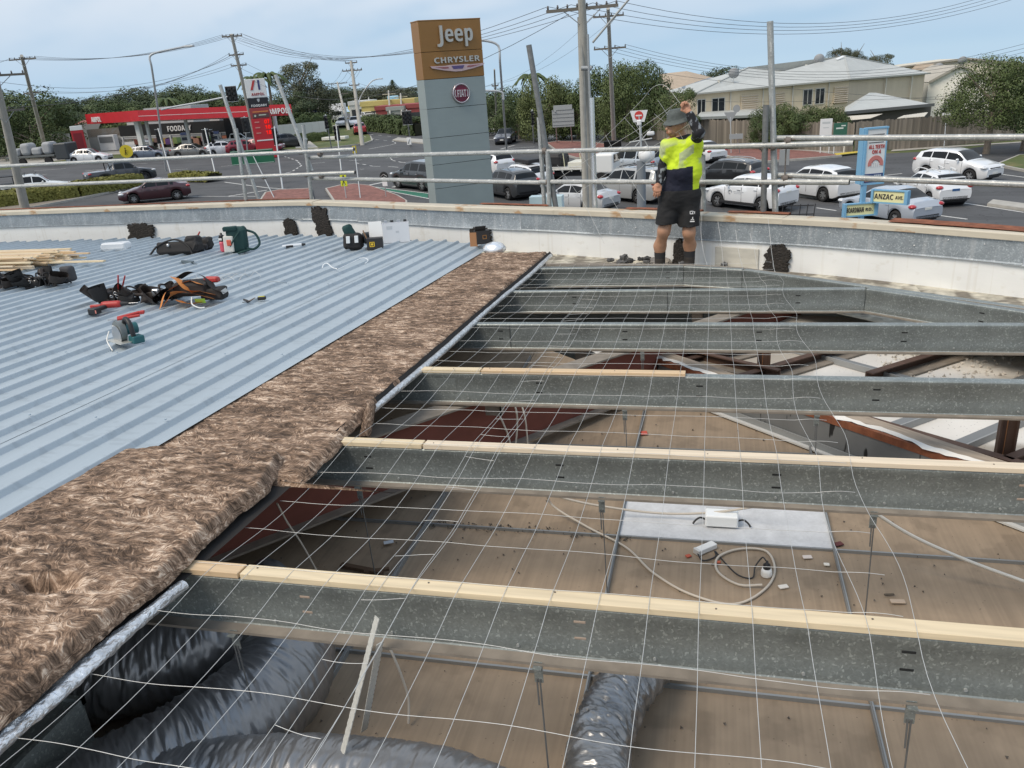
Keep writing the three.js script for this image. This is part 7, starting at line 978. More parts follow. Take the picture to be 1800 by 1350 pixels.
// distant traffic
carAt('hatch', [.34, .018, .025], [-48.17, -108.98], [-46.20, -104.89], 'red hatchback waiting on the far road beside the bend pole', { far: true });
[[604, 222, .76, 'white car coming down the far road, left of the leaning pole'], [624, 221, .74, 'white car coming down the far road, right of the leaning pole'], [645, 217, .7, 'white van like car in the far shop car park'], [641, 222, .03, 'dark blue car beside the far hedge']].forEach(([u, v, c, l], i) => { const p = [[-57.67, -124.59], [-55.85, -124.92], [-56.98, -133.19], [-53.95, -124.60]][i]; car(i === 2 ? 'wagon4' : 'hatch', [c, c, c * 1.02], p, -1.35 + i * .2, l, { far: true }); });
{ const p = [-65.78, -140.72], t = thing('delivery_truck', 'white delivery truck far up the road', 'truck', [p[0], gy(p[0]), p[1]], .3, 'trucks on the road'); mesh('box', rbx(2.3, 2.3, 4, .06, 0, 1.9, -1), M(.74, .75, .76, .5), t); mesh('cab', rbx(2.0, 1.6, 1.5, .2, 0, 1.2, 1.7), M(.7, .71, .72, .4), t); mesh('windscreen', rbx(1.7, .6, .06, .03, 0, 1.55, 2.45), matGlassCar, t); for (const s of [-.9, .9]) for (const z of [-2, 1.6]) mesh('wheel', T(new THREE.CylinderGeometry(.4, .4, .25, 14), s, .4, z, 0, 0, Math.PI / 2), matTyre, t); }
{ const p = [-71.89, -76.14], t = thing('pallet_truck', 'flat truck loaded with grey wrapped pallets at the far left', 'truck', [p[0], gy(p[0]), p[1]], .15, 'trucks on the road'); mesh('deck', rbx(5.6, .2, 2.2, .03, 0, .95, 0), M(.12, .13, .13, .7), t); for (let i = 0; i < 4; i++) mesh('pallet_load', T(softBox(1.1, .8 + .5 * (i % 2), 1.6, 31 + i, .03), -1.9 + i * 1.25, 1.05, 0), M(.34, .35, .36, .8), t); for (const x of [-1.9, -1, 2]) mesh('wheel', T(new THREE.CylinderGeometry(.42, .42, .3, 16), x, .42, 1, Math.PI / 2), matTyre, t); mesh('cab', rbx(1.5, 1.7, 2.1, .15, 3.6, 1.3, 0), M(.05, .055, .06, .4), t); }
{ const P = [2.93, 1.87, -30.86], t = thing('roof_rack_frame', 'black metal rack frame poking above the parapet beside the lettered white SUV', 'metal rack', P); mesh('frame', [rod([-.5, -.3, 0], [.6, -.3, 0], .02, .02, 6), rod([-.5, .0, -.1], [.6, .0, -.1], .02, .02, 6), ...[-.5, -.2, .1, .35, .6].map((x) => rod([x, -.4, 0], [x + .05, .05, -.1], .018, .018, 6))], matTrim, t); }

// buildings
const plaster = (r, g, b, sd) => MT(tex(256, 256, (x, y) => { const k = .9 + .16 * fbm(x / 40, y / 40, sd, 4, 6, 6) + .06 * (fbm(x / 4, y / 120, sd + 3, 2, 64, 2) - .5); return [r * k, g * k, b * k]; }, .25), .85);
const matCreamWall = plaster(.74, .63, .46, 1501), matBeigeWall = plaster(.62, .53, .41, 1511), matWhiteWall = plaster(.84, .82, .75, 1521), matRoofGrey = MT(tex(512, 256, (x, y) => { const n = fbm(x / 60, y / 60, 1531, 4, 8, 4), r = (x % 16) < 2 ? .86 : 1; const k = (.88 + .2 * n) * r; return [.48 * k, .495 * k, .475 * k]; }, .4), .55), matRoofTan = MT(tex(256, 256, (x, y) => { const n = fbm(x / 30, y / 30, 1541, 4, 8, 8), r = (y % 16) < 2 ? .8 : 1; const k = (.85 + .3 * n) * r; return [.44 * k, .35 * k, .26 * k]; }, .4), .85), matSolar = M(.03, .036, .05, .25), matWinGlass = MP(.03, .035, .04, .08), matFrameWhite = M(.62, .60, .54, .6);
function face(pts) { // polygon in 3D as a fan with uv in metres along its own axes
const P = pts.map((p) => V3(...p)), u = P[1].clone().sub(P[0]).normalize(), n = V3().crossVectors(u, P[2].clone().sub(P[0])).normalize(), v = V3().crossVectors(n, u); const a = [], q = []; for (let i = 1; i < P.length - 1; i++) for (const p of [P[0], P[i], P[i + 1]]) { a.push(p.x, p.y, p.z); const d = p.clone().sub(P[0]); q.push(d.dot(u), d.dot(v)); } const g = new THREE.BufferGeometry(); g.setAttribute('position', new THREE.BufferAttribute(new Float32Array(a), 3)); g.setAttribute('uv', new THREE.BufferAttribute(new Float32Array(q), 2)); g.computeVertexNormals(); return g;
}
const down = (p, y) => [p[0], y, p[2]];
const lerp3 = (a, b, t) => [mix(a[0], b[0], t), mix(a[1], b[1], t), mix(a[2], b[2], t)];
const shift = (p, d) => [p[0] + d[0], p[1] + d[1], p[2] + d[2]];
function wallWindow(t, A, B, u0, u1, y0, y1, kind, nrm) { // window on the wall from A to B (fractions along, heights)
const p = lerp3(A, B, u0), q = lerp3(A, B, u1), w = Math.hypot(q[0] - p[0], q[2] - p[2]), c = [(p[0] + q[0]) / 2 + nrm[0] * .03, (y0 + y1) / 2, (p[2] + q[2]) / 2 + nrm[1] * .03], turn = Math.atan2(-(q[2] - p[2]), q[0] - p[0]), h = y1 - y0; const g = new THREE.Group(); g.name = kind === 'louvre' ? 'sun_louvre' : 'window'; g.position.set(...c); g.rotation.y = turn; t.add(g);
if (kind === 'louvre') { mesh('louvre_frame', bx(w, h, .08, 0, 0, .04), matCreamWall, g); for (let i = 0; i < 8; i++) mesh('slat', T(bx(w - .06, .03, .14), 0, -h / 2 + (i + .5) * h / 8, .12, .6), M(.58, .50, .40, .8), g); } else { mesh('frame', [bx(w, .07, .10, 0, h / 2, 0), bx(w, .07, .10, 0, -h / 2, 0), bx(.07, h, .10, -w / 2, 0, 0), bx(.07, h, .10, w / 2, 0, 0), bx(.06, h, .09, 0, 0, 0)], matFrameWhite, g); for (const s of [-1, 1]) mesh('pane', bx(w / 2 - .06, h - .08, .03, s * w / 4, 0, 0), matWinGlass, g); }
}
{ // two-storey townhouses
const A = [-2.05, 4.23, -79.97], B = [12.40, 4.39, -87.12], C = [20.88, 4.19, -95.75], R1 = [3.20, 6.07, -89.94], Mv = [7.37, 5.43, -92.71], R2 = [12.87, 6.46, -95.13], R3 = [18.34, 5.22, -101.35], L = [-4.54, 4.24, -91.89]; const yA = Math.min(A[1], B[1]);
const t = thing('townhouse', 'cream two storey townhouses with pale grey hipped metal roof and louvred windows', 'house'); const base = (p) => down(p, gy(p[0]) - .2);
mesh('front_wall', face([base(A), base(B), B, A]), matCreamWall, t); mesh('side_wall', face([base(B), base(C), C, B]), matBeigeWall, t); mesh('left_wall', face([base(L), base(A), A, L]), matCreamWall, t);
const o = (p, d) => [p[0], p[1] - .02, p[2] + d]; const e = .45;
mesh('roof', [face([o(A, e), o(B, e), R2, Mv, R1]), face([o(B, e), [C[0] + .5, C[1], C[2]], R3, R2]), face([o(A, e), R1, [L[0] - .5, L[1], L[2]]]), face([R1, Mv, R2, R3, [R3[0], yA - .5, R3[2] + -8], [L[0], yA - .5, L[2] - 8]])], matRoofGrey, t);
mesh('gutter', [bar(o(A, e + .05), o(B, e + .05), .12, .14), bar(o(B, e + .05), [C[0] + .5, C[1] - .02, C[2]], .12, .14)], M(.42, .42, .38, .6), t); mesh('ridge_cap', [bar(R1, Mv, .25, .08), bar(Mv, R2, .25, .08), bar(R2, R3, .25, .08), bar(R1, o(A, e), .2, .06), bar(R2, o(B, e), .2, .06)], M(.40, .41, .39, .6), t);
const d = [B[0] - A[0], B[2] - A[2]], l = Math.hypot(...d), n = [-d[1] / l, d[0] / l], yt = yA - .25; // wall normal
[[.03, .08, 1.5, .3], [.12, .20, 1.4, .3]].forEach(([a, b, h, dn]) => wallWindow(t, A, B, a, b, yt - dn - h, yt - dn, 'window', n)); [[.30, .41], [.48, .58]].forEach(([a, b]) => wallWindow(t, A, B, a, b, yt - 1.75, yt - .25, 'louvre', n)); [[.70, .76], [.78, .84]].forEach(([a, b]) => wallWindow(t, A, B, a, b, yt - 1.6, yt - .2, 'window', n)); wallWindow(t, A, B, .90, .995, yt - 1.7, yt - .2, 'louvre', n);
for (const u of [.235, .44, .63, .865]) { const p = lerp3(A, B, u); mesh('downpipe', rod([p[0] + n[0] * .1, gy(p[0]), p[2] + n[1] * .1], [p[0] + n[0] * .1, p[1] - .1, p[2] + n[1] * .1], .06, .06, 6), matFrameWhite, t); } for (const u of [.45, .8]) { const p = lerp3(B, C, u); mesh('downpipe', rod([p[0] + .15, gy(p[0]), p[2] + .15], [p[0] + .15, p[1] - .1, p[2] + .15], .07, .07, 6), matFrameWhite, t); }
for (const [p, l2] of [[[0.32, 4.86, -84.00], 1], [[6.27, 4.84, -87.78], 1], [[9.13, 4.82, -89.54], 1], [[8.86, 5.56, -91.57], 1], [[10.90, 5.46, -92.36], 1]]) mesh('roof_vent', rod([p[0], p[1] - .4, p[2]], [p[0], p[1] + .35, p[2]], .13, .13, 8), matFrameWhite, t);
const dish = (p, label) => { const s = thing('satellite_dish', label, 'satellite dish', p, 0, 'satellite dishes on the roofs'); mesh('reflector', new THREE.SphereGeometry(.65, 18, 8, 0, Math.PI * 2, 0, .9).rotateX(1.9).translate(0, .1, -.4), M(.30, .31, .32, .6), s); mesh('mast', rod([0, -1.2, 0], [0, 0, 0], .04, .04, 6), matGalvPole, s); mesh('feed_arm', rod([0, -.3, .05], [0, .05, .55], .025, .02, 5), matGalvPole, s); };
dish([1.68, 5.71, -84.98], 'satellite dish on the left end of the townhouse roof'); dish([10.14, 6.38, -92.45], 'satellite dish high on the townhouse roof beside the ridge'); dish([28.24, 4.90, -111.48], 'satellite dish on the far cream roof'); dish([24.74, 4.43, -107.18], 'satellite dish on the gable behind the white house');
const sk = thing('skylight', 'pale skylight panels near the townhouse ridge', 'skylight'); mesh('pane', [face([[11.78, 6.10, -93.26], [12.53, 6.37, -94.17], [12.75, 6.32, -94.14], [12.05, 6.02, -93.22]])], M(.75, .77, .78, .3), sk); sk.position.set(0, .12, .1);
// lean-to awning roof along the front, and garage with carport at the right
const a1 = [-1.68, 2.32, -75.98], a2 = [4.18, 1.94, -79.89], a3 = [4.26, 2.51, -83.89], a4 = [-1.14, 2.68, -81.99]; const aw = thing('awning_roof', 'grey lean-to roof in front of the townhouse ground floor', 'awning'); mesh('roof', face([a1, a2, a3, a4]), matRoofGrey, aw); mesh('fascia', bar(a1, a2, .08, .22), M(.42, .42, .38, .6), aw); mesh('wall', face([down(a1, 0), down(a2, 0), [a2[0], a2[1] - .1, a2[2]], [a1[0], a1[1] - .1, a1[2]]].map((p) => [p[0], p[1], p[2] - 1.2])), M(.05, .048, .045, .8), aw);
const g1 = [10.24, 2.21, -73.29], g2 = [18.87, 1.93, -81.85], g3 = [14.48, 3.11, -84.77], g4 = [13.75, 3.19, -83.88], g5 = [11.68, 2.11, -83.18]; const ga = thing('garage', 'low garage with pale grey hipped roof behind the fence', 'garage'); mesh('roof', [face([g1, g2, g3, g4]), face([g1, g4, g5])], matRoofGrey, ga); mesh('fascia', bar(g1, g2, .1, .25), M(.16, .155, .15, .7), ga); mesh('wall', face([down(g1, 0), down(g2, -.3), [g2[0], g2[1] - .1, g2[2]], [g1[0], g1[1] - .1, g1[2]]].map((p) => [p[0], p[1], p[2] - .9])), M(.10, .09, .08, .8), ga);
const sh = thing('shade_sail', 'striped pale awning slats under the garage eave', 'awning'); for (let i = 0; i < 9; i++) mesh('slat', bar(lerp3([15.33, 1.61, -75.46], [17.67, 1.49, -79.05], i / 8), lerp3([14.27, 1.62, -72.61], [16.36, 1.53, -74.22], i / 8), .25, .04), M(.62, .58, .50, .7), sh); mesh('canopy', face([[10.14, 2.11, -71.28], [13.27, 1.96, -73.82], [11.88, 1.86, -71.01], [10.03, 1.84, -70.29]]), M(.60, .55, .46, .7), sh);
}
function gableHouse(E1, E2, PK, depth, mw, mr, label, o = {}) { // front gable facing the camera: left eave, right eave, peak
const t = thing('house', label, 'house', [0, 0, 0], 0, 'houses behind the townhouse'); const back = (p) => [p[0] + (o.sx || 0), p[1] + (o.dy || 0), p[2] - depth]; mesh('wall', [face([down(E1, gy(E1[0]) - .3), down(E2, gy(E2[0]) - .3), E2, PK, E1])], mw, t); mesh('side_wall', [face([down(E2, -1), down(back(E2), -1), back(E2), E2]), face([down(E1, -1), down(back(E1), -1), back(E1), E1])], mw, t); const f = (p) => [p[0], p[1] + .08, p[2] + .35]; mesh('roof', [face([f(E1), f(PK), back(PK), back(E1)]), face([f(PK), f(E2), back(E2), back(PK)])], mr, t); mesh('barge_board', [bar(f(E1), f(PK), .06, .22), bar(f(PK), f(E2), .06, .22)], M(.34, .32, .28, .7), t); return t;
}
gableHouse([21.72, 3.16, -97.61], [27.43, 2.82, -96.17], [24.37, 4.65, -96.99], 12, matWhiteWall, plaster(.45, .42, .36, 1551), 'white rendered house with steep gable behind the big right hand tree');
gableHouse([25.48, 3.92, -115.22], [27.91, 3.76, -114.65], [26.08, 4.60, -115.08], 10, M(.10, .10, .08, .8), matRoofTan, 'small dark gable between townhouse and white house');
gableHouse([21.32, 4.09, -126.21], [39.95, 3.39, -121.60], [31.93, 4.77, -123.95], 14, plaster(.60, .56, .46, 1561), plaster(.62, .58, .48, 1571), 'broad cream roof rising behind the white house');
{ const t = thing('house', 'brick tan house with tiled roof behind the loose tree left of the townhouse', 'house', [0, 0, 0], 0, 'houses behind the townhouse'); const a = [-6.87, 4.13, -99.76], b = [-1.82, 4.17, -103.98], c = [-0.43, 4.94, -112.00], p = [-3.61, 5.91, -111.94], q = [-6.96, 5.80, -111.78]; mesh('roof', [face([a, b, p, q]), face([b, c, p])], matRoofTan, t); mesh('wall', [face([down(a, 0), down(b, 0), b, a]), face([down(b, 0), down(c, 0), c, b])], matBeigeWall, t);
const s = thing('solar_roof', 'dark solar panels on the roof beside the tan house', 'solar panels'); const A = [-3.47, 4.62, -89.93], B = [-2.16, 4.20, -83.97], C = [0.84, 5.10, -96.00], Dd = [-0.64, 5.14, -102.00]; for (let i = 0; i < 5; i++) { const f = i / 5, g = (i + .94) / 5; mesh('panel', face([lerp3(A, Dd, f), lerp3(B, C, f), lerp3(B, C, g), lerp3(A, Dd, g)]), matSolar, s); } mesh('roof', face([shift(A, [-.3, -.15, .2]), shift(B, [.2, -.15, .2]), shift(C, [.2, -.15, 0]), shift(Dd, [0, -.15, -.2])]), M(.08, .085, .09, .6), s); mesh('panel', face([[0.90, 5.19, -104.00], [2.65, 5.41, -101.97], [3.91, 5.71, -105.93], [2.13, 5.62, -107.98]]), matSolar, s); }
// paling fences: runs of grey boards
function fence(pts, h, label) { const t = thing('paling_fence', label, 'fence', [0, 0, 0], 0, 'grey timber paling fences'); const mats = [0, 1, 2, 3].map((i) => { const k = .75 + .16 * i; return M(.235 * k, .205 * k, .17 * k, .95); }); const groups = [[], [], [], []]; const posts = []; for (let s = 0; s < pts.length - 1; s++) { const [a, b] = [pts[s], pts[s + 1]], L = Math.hypot(b[0] - a[0], b[1] - a[1]), turn = Math.atan2(-(b[1] - a[1]), b[0] - a[0]); for (let d = 0; d < L; d += .155) { const f = d / L, x = mix(a[0], b[0], f), z = mix(a[1], b[1], f), hh = h + rr(-.07, .06), k = Math.floor(rnd() * 4); groups[k].push(bx(.148, hh, .02, x, gy(x) + hh / 2, z + rr(-.012, .012), turn)); } for (let d = 0; d < L; d += 2.4) { const f = d / L, x = mix(a[0], b[0], f), z = mix(a[1], b[1], f); posts.push(bx(.1, h - .1, .1, x, gy(x) + h / 2 - .05, z - .1)); } } groups.forEach((g, i) => { const m = mesh('paling', g, mats[i], t); m.userData.kind = 'stuff'; }); const pm = mesh('post', posts, mats[0], t); pm.userData.kind = 'stuff'; }
fence([[-25.60, -106.22], [-19.66, -100.78], [-13.46, -93.98]], 2.0, 'grey paling fence behind the stepped direction sign');
fence([[-7.60, -85.25], [-1.29, -77.63], [4.11, -72.29], [10.14, -66.53]], 2.1, 'long grey paling fence in front of the townhouses');
fence([[10.29, -66.70], [16.16, -69.01], [22.79, -72.37]], 2.2, 'grey paling fence right of the dental board up to the big tree');
{ // fuel station
const t = thing('fuel_station_canopy', 'long red fuel station canopy with white lettering on its fascia', 'canopy'); const A = [-74.91, 6.17, -88.57], B = [-63.00, 6.24, -82.74], C = [-45.09, 5.73, -84.75], h = 1.15; const red = MT(tex(128, 64, (x, y) => { const k = .9 + .2 * fbm(x / 20, y / 20, 1601, 3, 6, 3); return [.50 * k, .025 * k, .035 * k]; }, .2), .4);
const lo = (p, k = h) => [p[0], p[1] - k, p[2]]; const D4 = [A[0] + C[0] - B[0], A[1] + C[1] - B[1], A[2] + C[2] - B[2] ]; mesh('fascia', face([lo(A), lo(B), B, A]), red, t); mesh('fascia', face([lo(B), lo(C), C, B]), red, t); mesh('fascia', face([lo(C), lo(D4), D4, C]), red, t); mesh('fascia', face([lo(D4), lo(A), A, D4]), red, t); mesh('roof', face([A, B, C, D4].map((p) => lo(p, .15))), M(.5, .5, .5, .7), t); mesh('soffit', face([A, B, C, D4].map((p) => lo(p, h - .05))), M(.66, .67, .68, .6), t); mesh('stripe', bar(lo(B, .62), lo(C, .58), .03, .06), M(.62, .5, .5, .5), t);
const on = (P, Q, f, y, s, sz, w) => { const p = lerp3(P, Q, f), turn = Math.atan2(-(Q[2] - P[2]), Q[0] - P[0]); const g = text(s, sz, .06, w); g.rotateY(turn); const nx = Math.sin(turn), nz = Math.cos(turn); return g.translate(p[0] + nx * .08, p[1] - y, p[2] + nz * .08); };
mesh('lettering', on(A, B, .22, .68, 'AMPOL', .58, 2.5), matSignWhite, t); mesh('lettering', on(B, C, .915, .66, 'AMPOL', .58, 2.3), matSignWhite, t);
for (const f of [.03, .30, .62, .9]) { const p = lerp3(B, C, f), q = [p[0] - 2, p[1], p[2] - 3]; mesh('column', rod([q[0], gy(q[0]), q[2]], [q[0], q[1] - h + .05, q[2]], .22, .22, 10), M(.62, .63, .64, .5), t); } { const p = lerp3(A, B, .8); mesh('column', bx(.55, p[1] - gy(p[0]) - h, .55, p[0], gy(p[0]) + (p[1] - gy(p[0]) - h) / 2, p[2] - 1.5), M(.70, .71, .71, .5), t); }
// shop
const s = thing('fuel_station_shop', 'fuel station shop with black sign band, white posts and grey side wall', 'shop'); const a = [-78.97, 4.25, -93.00], b = [-74.17, 4.27, -93.05], c = [-71.47, 4.29, -92.63], d = [-57.15, 4.10, -91.64], gr = (p) => down(p, gy(p[0])); const dark = M(.016, .017, .019, .5); const band = (p, q, y0, y1, m, n, th = .3) => mesh(n, face([[p[0], p[1] - y1, p[2]], [q[0], q[1] - y1, q[2]], [q[0], q[1] - y0, q[2]], [p[0], p[1] - y0, p[2]]]), m, s);
mesh('side_wall', face([gr(a), gr(b), b, a]), M(.30, .31, .31, .7), s); band(a, b, 0, 1.0, M(.27, .225, .185, .8), 'tan_band'); const fw = (p) => [p[0], p[1], p[2]]; band(b, d, -.2, 1.15, dark, 'sign_band'); { const b2 = [b[0], b[1], b[2] - 2.5], d2 = [d[0], d[1], d[2] - 2.5]; mesh('shop_window', face([gr(b2), gr(d2), [d2[0], d2[1] - 1.1, d2[2]], [b2[0], b2[1] - 1.1, b2[2]]]), MP(.03, .032, .034, .1), s); for (let i = 0; i < 26; i++) { const p = lerp3(b2, d2, .03 + i * .037); mesh('goods', bx(rr(.4, .9), rr(.5, 1.3), .3, p[0], gy(p[0]) + rr(.5, 1.4), p[2] + .25), M(rr(.05, .4), rr(.05, .3), rr(.04, .25), .8), s); } }
mesh('fringe', [bar([b[0], b[1] - 1.35, b[2]], [d[0], d[1] - 1.35, d[2]], .06, .32)], M(.34, .35, .36, .6), s); mesh('fringe_rail', [bar([b[0], b[1] - 1.19, b[2] + .05], [d[0], d[1] - 1.19, d[2] + .05], .06, .06)], M(.68, .69, .69, .6), s); for (const f of [.02, .18, .34, .46, .62, .74, .90]) { const p = lerp3(b, d, f); mesh('awning_post', bx(.16, p[1] - gy(p[0]) - 1.15, .16, p[0], gy(p[0]) + (p[1] - gy(p[0]) - 1.15) / 2, p[2] + .1), M(.58, .59, .59, .6), s); } mesh('lettering', on(b, d, .555, .45, 'FOODARY', .62, 3.6), matSignWhite, s);
{ const p = lerp3(a, b, .72); mesh('ice_freezer', rbx(2.4, 1.9, .8, .05, p[0], gy(p[0]) + 1.0, p[2] + .7), M(.68, .69, .70, .5), s); mesh('freezer_window', bx(2.0, .7, .05, p[0], gy(p[0]) + 1.4, p[2] + 1.12), M(.18, .19, .20, .4), s); } mesh('upper_storey', bx(7, 2.4, 4, b[0] + 5.5, b[1] + .8, b[2] - 5), M(.42, .43, .44, .7), s); mesh('end_wall', bx(2.8, 4, 3, d[0] + .8, gy(d[0]) + 2, d[2] - 1), M(.018, .02, .023, .7), s); mesh('vent_unit', [bx(1.4, .7, .8, b[0] + 1.6, b[1] + .45, b[2] - 1), bx(1.4, .7, .8, d[0] - 2.5, d[1] + .45, d[2] - 1)], M(.55, .56, .56, .6), s);
const lr = thing('house', 'red roofed annex left of the fuel station shop', 'building'); mesh('roof', face([[-81.20, 4.96, -93.71], [-78.62, 5.17, -95.89], [-82.59, 5.40, -100.39], [-84.24, 5.35, -99.01]]), M(.32, .10, .08, .8), lr); mesh('wall', face([[-81.40, 1.90, -93.54], [-80.29, 1.75, -94.50], [-78.75, 5.04, -95.78], [-80.85, 4.92, -94.01]]), M(.40, .38, .34, .8), lr);
const w = thing('white_fence', 'white steel fence at the left of the fuel station', 'fence'); const w0 = [-83.24, -87.63], w1 = [-76.64, -87.24]; for (let i = 0; i < 8; i++) { const f = i / 8, g = (i + .97) / 8; const p = [mix(w0[0], w1[0], f), 0, mix(w0[1], w1[1], f)], q = [mix(w0[0], w1[0], g), 0, mix(w0[1], w1[1], g)]; mesh('panel', face([[p[0], gy(p[0]), p[2]], [q[0], gy(q[0]), q[2]], [q[0], gy(q[0]) + 2.6, q[2]], [p[0], gy(p[0]) + 2.6, p[2]]]), M(.64, .64, .60, .7), w); mesh('post', rod([p[0], gy(p[0]), p[2]], [p[0], gy(p[0]) + 2.7, p[2]], .06, .06, 6), M(.5, .5, .48, .7), w); }
const pump = (p, label) => { const k = thing('fuel_pump', label, 'fuel pump', [p[0], gy(p[0]), p[1]], .3, 'fuel pumps'); mesh('cabinet', rbx(.9, 1.7, .6, .06, 0, .85, 0), M(.66, .66, .66, .5), k); mesh('display', bx(.6, .35, .04, 0, 1.35, .31), M(.05, .06, .09, .4), k); mesh('hose', tube([[.5, 1.4, .1], [.65, .8, .15], [.5, .4, .1]], .03, 6), matBlk, k); mesh('topper', rbx(.9, .3, .5, .05, 0, 1.9, 0), M(.2, .25, .5, .5), k); }; pump([-62.14, -89.23], 'fuel pump right of the parked white car under the canopy'); pump([-58.12, -89.41], 'fuel pump at the right end of the shop front');
const priceBoard = thing('price_board', 'small red price board at the left of the fuel station', 'sign'); { const p = [-71.98, 3.22, -83.18]; priceBoard.position.set(p[0], gy(p[0]), p[2]); priceBoard.rotation.y = .6; mesh('panel', rbx(1.3, 3.0, .4, .05, 0, 1.6, 0), M(.42, .02, .03, .5), priceBoard); mesh('header', rbx(1.3, .5, .42, .04, 0, 3.35, 0), matSignWhite, priceBoard); mesh('inset', bx(.9, 2.2, .05, 0, 1.7, .2), M(.20, .012, .02, .5), priceBoard); }
}
{ // fuel price pylon
const P = [-44.03, 2.48, -76.19]; const t = thing('fuel_price_sign', 'tall fuel price pylon with white logo panel, black panel and red price panels', 'price sign', [P[0], gy(P[0]), P[2]], .50); const top = [-43.51, 8.41, -76.49][1] - gy(P[0]), y170 = [-43.63, 6.67, -76.42][1] - gy(P[0]), y189 = [-43.63, 5.71, -76.42][1] - gy(P[0]), y215 = [-43.68, 4.74, -76.39][1] - gy(P[0]); const W = 1.95; const red = M(.48, .022, .032, .5), red2 = M(.30, .05, .05, .5);
mesh('panel', rbx(W, top - y170, .45, .04, 0, (top + y170) / 2, 0), matSignWhite, t); mesh('panel', rbx(W, y170 - y189 - .02, .45, .03, 0, (y170 + y189) / 2, 0), M(.015, .016, .022, .5), t); mesh('panel', rbx(W, y189 - y215 - .02, .45, .03, 0, (y189 + y215) / 2, 0), red2, t); mesh('panel', rbx(W, y215 - .02, .45, .03, 0, y215 / 2, 0), red, t);
const yc = (top + y170) / 2; mesh('logo_stroke', T(plate([[-.45, -.35], [-.22, -.35], [.12, .55], [-.10, .55]], .03), -.08, yc + .2, .23), M(.46, .05, .05, .5), t); mesh('logo_stroke', T(plate([[.02, -.35], [.2, -.35], [.2, .55], [.02, .55]], .03), .22, yc + .2, .23), M(.03, .035, .15, .5), t); mesh('lettering', T(text('AMPOL', .26, .03, 1.25), .1, yc - .55, .23), M(.36, .05, .05, .5), t); mesh('lettering', T(text('FOODARY', .22, .03, 1.5), .05, (y170 + y189) / 2 - .25, .23), matSignWhite, t); mesh('crest', T(plate([[-.12, .18], [.12, .18], [.12, 0], [0, -.16], [-.12, 0]], .03), .05, (y170 + y189) / 2 + .2, .23), M(.4, .42, .44, .5), t); mesh('stripe', bx(1.5, .1, .03, .05, y189 - .35, .24), M(.62, .22, .06, .5), t); mesh('row', bx(1.6, .4, .03, .05, y215 + .25, .23), M(.10, .05, .05, .5), t); mesh('row_mark', [T(new THREE.CylinderGeometry(.1, .1, .03, 10), -.5, y215 + .25, .26, Math.PI / 2), bx(.7, .1, .03, .2, y215 + .3, .25)], M(.5, .55, .45, .5), t);
const led = new THREE.MeshStandardMaterial({ color: 0x200000, emissive: 0xff2010, emissiveIntensity: .9 }); ['07', '10', '18'].forEach((s, i) => mesh('price_digits', T(text(s, .36, .02, .5), .52, y215 - .35 - i * .52, .245), led, t)); mesh('price_rows', [0, 1, 2].map((i) => bx(.45, .1, .02, -.45, y215 - .35 - i * .52, .245)), M(.6, .25, .22, .5), t); mesh('stripe', bx(1.6, .12, .02, .05, y215 - 2.1, .245), matSignWhite, t);
}
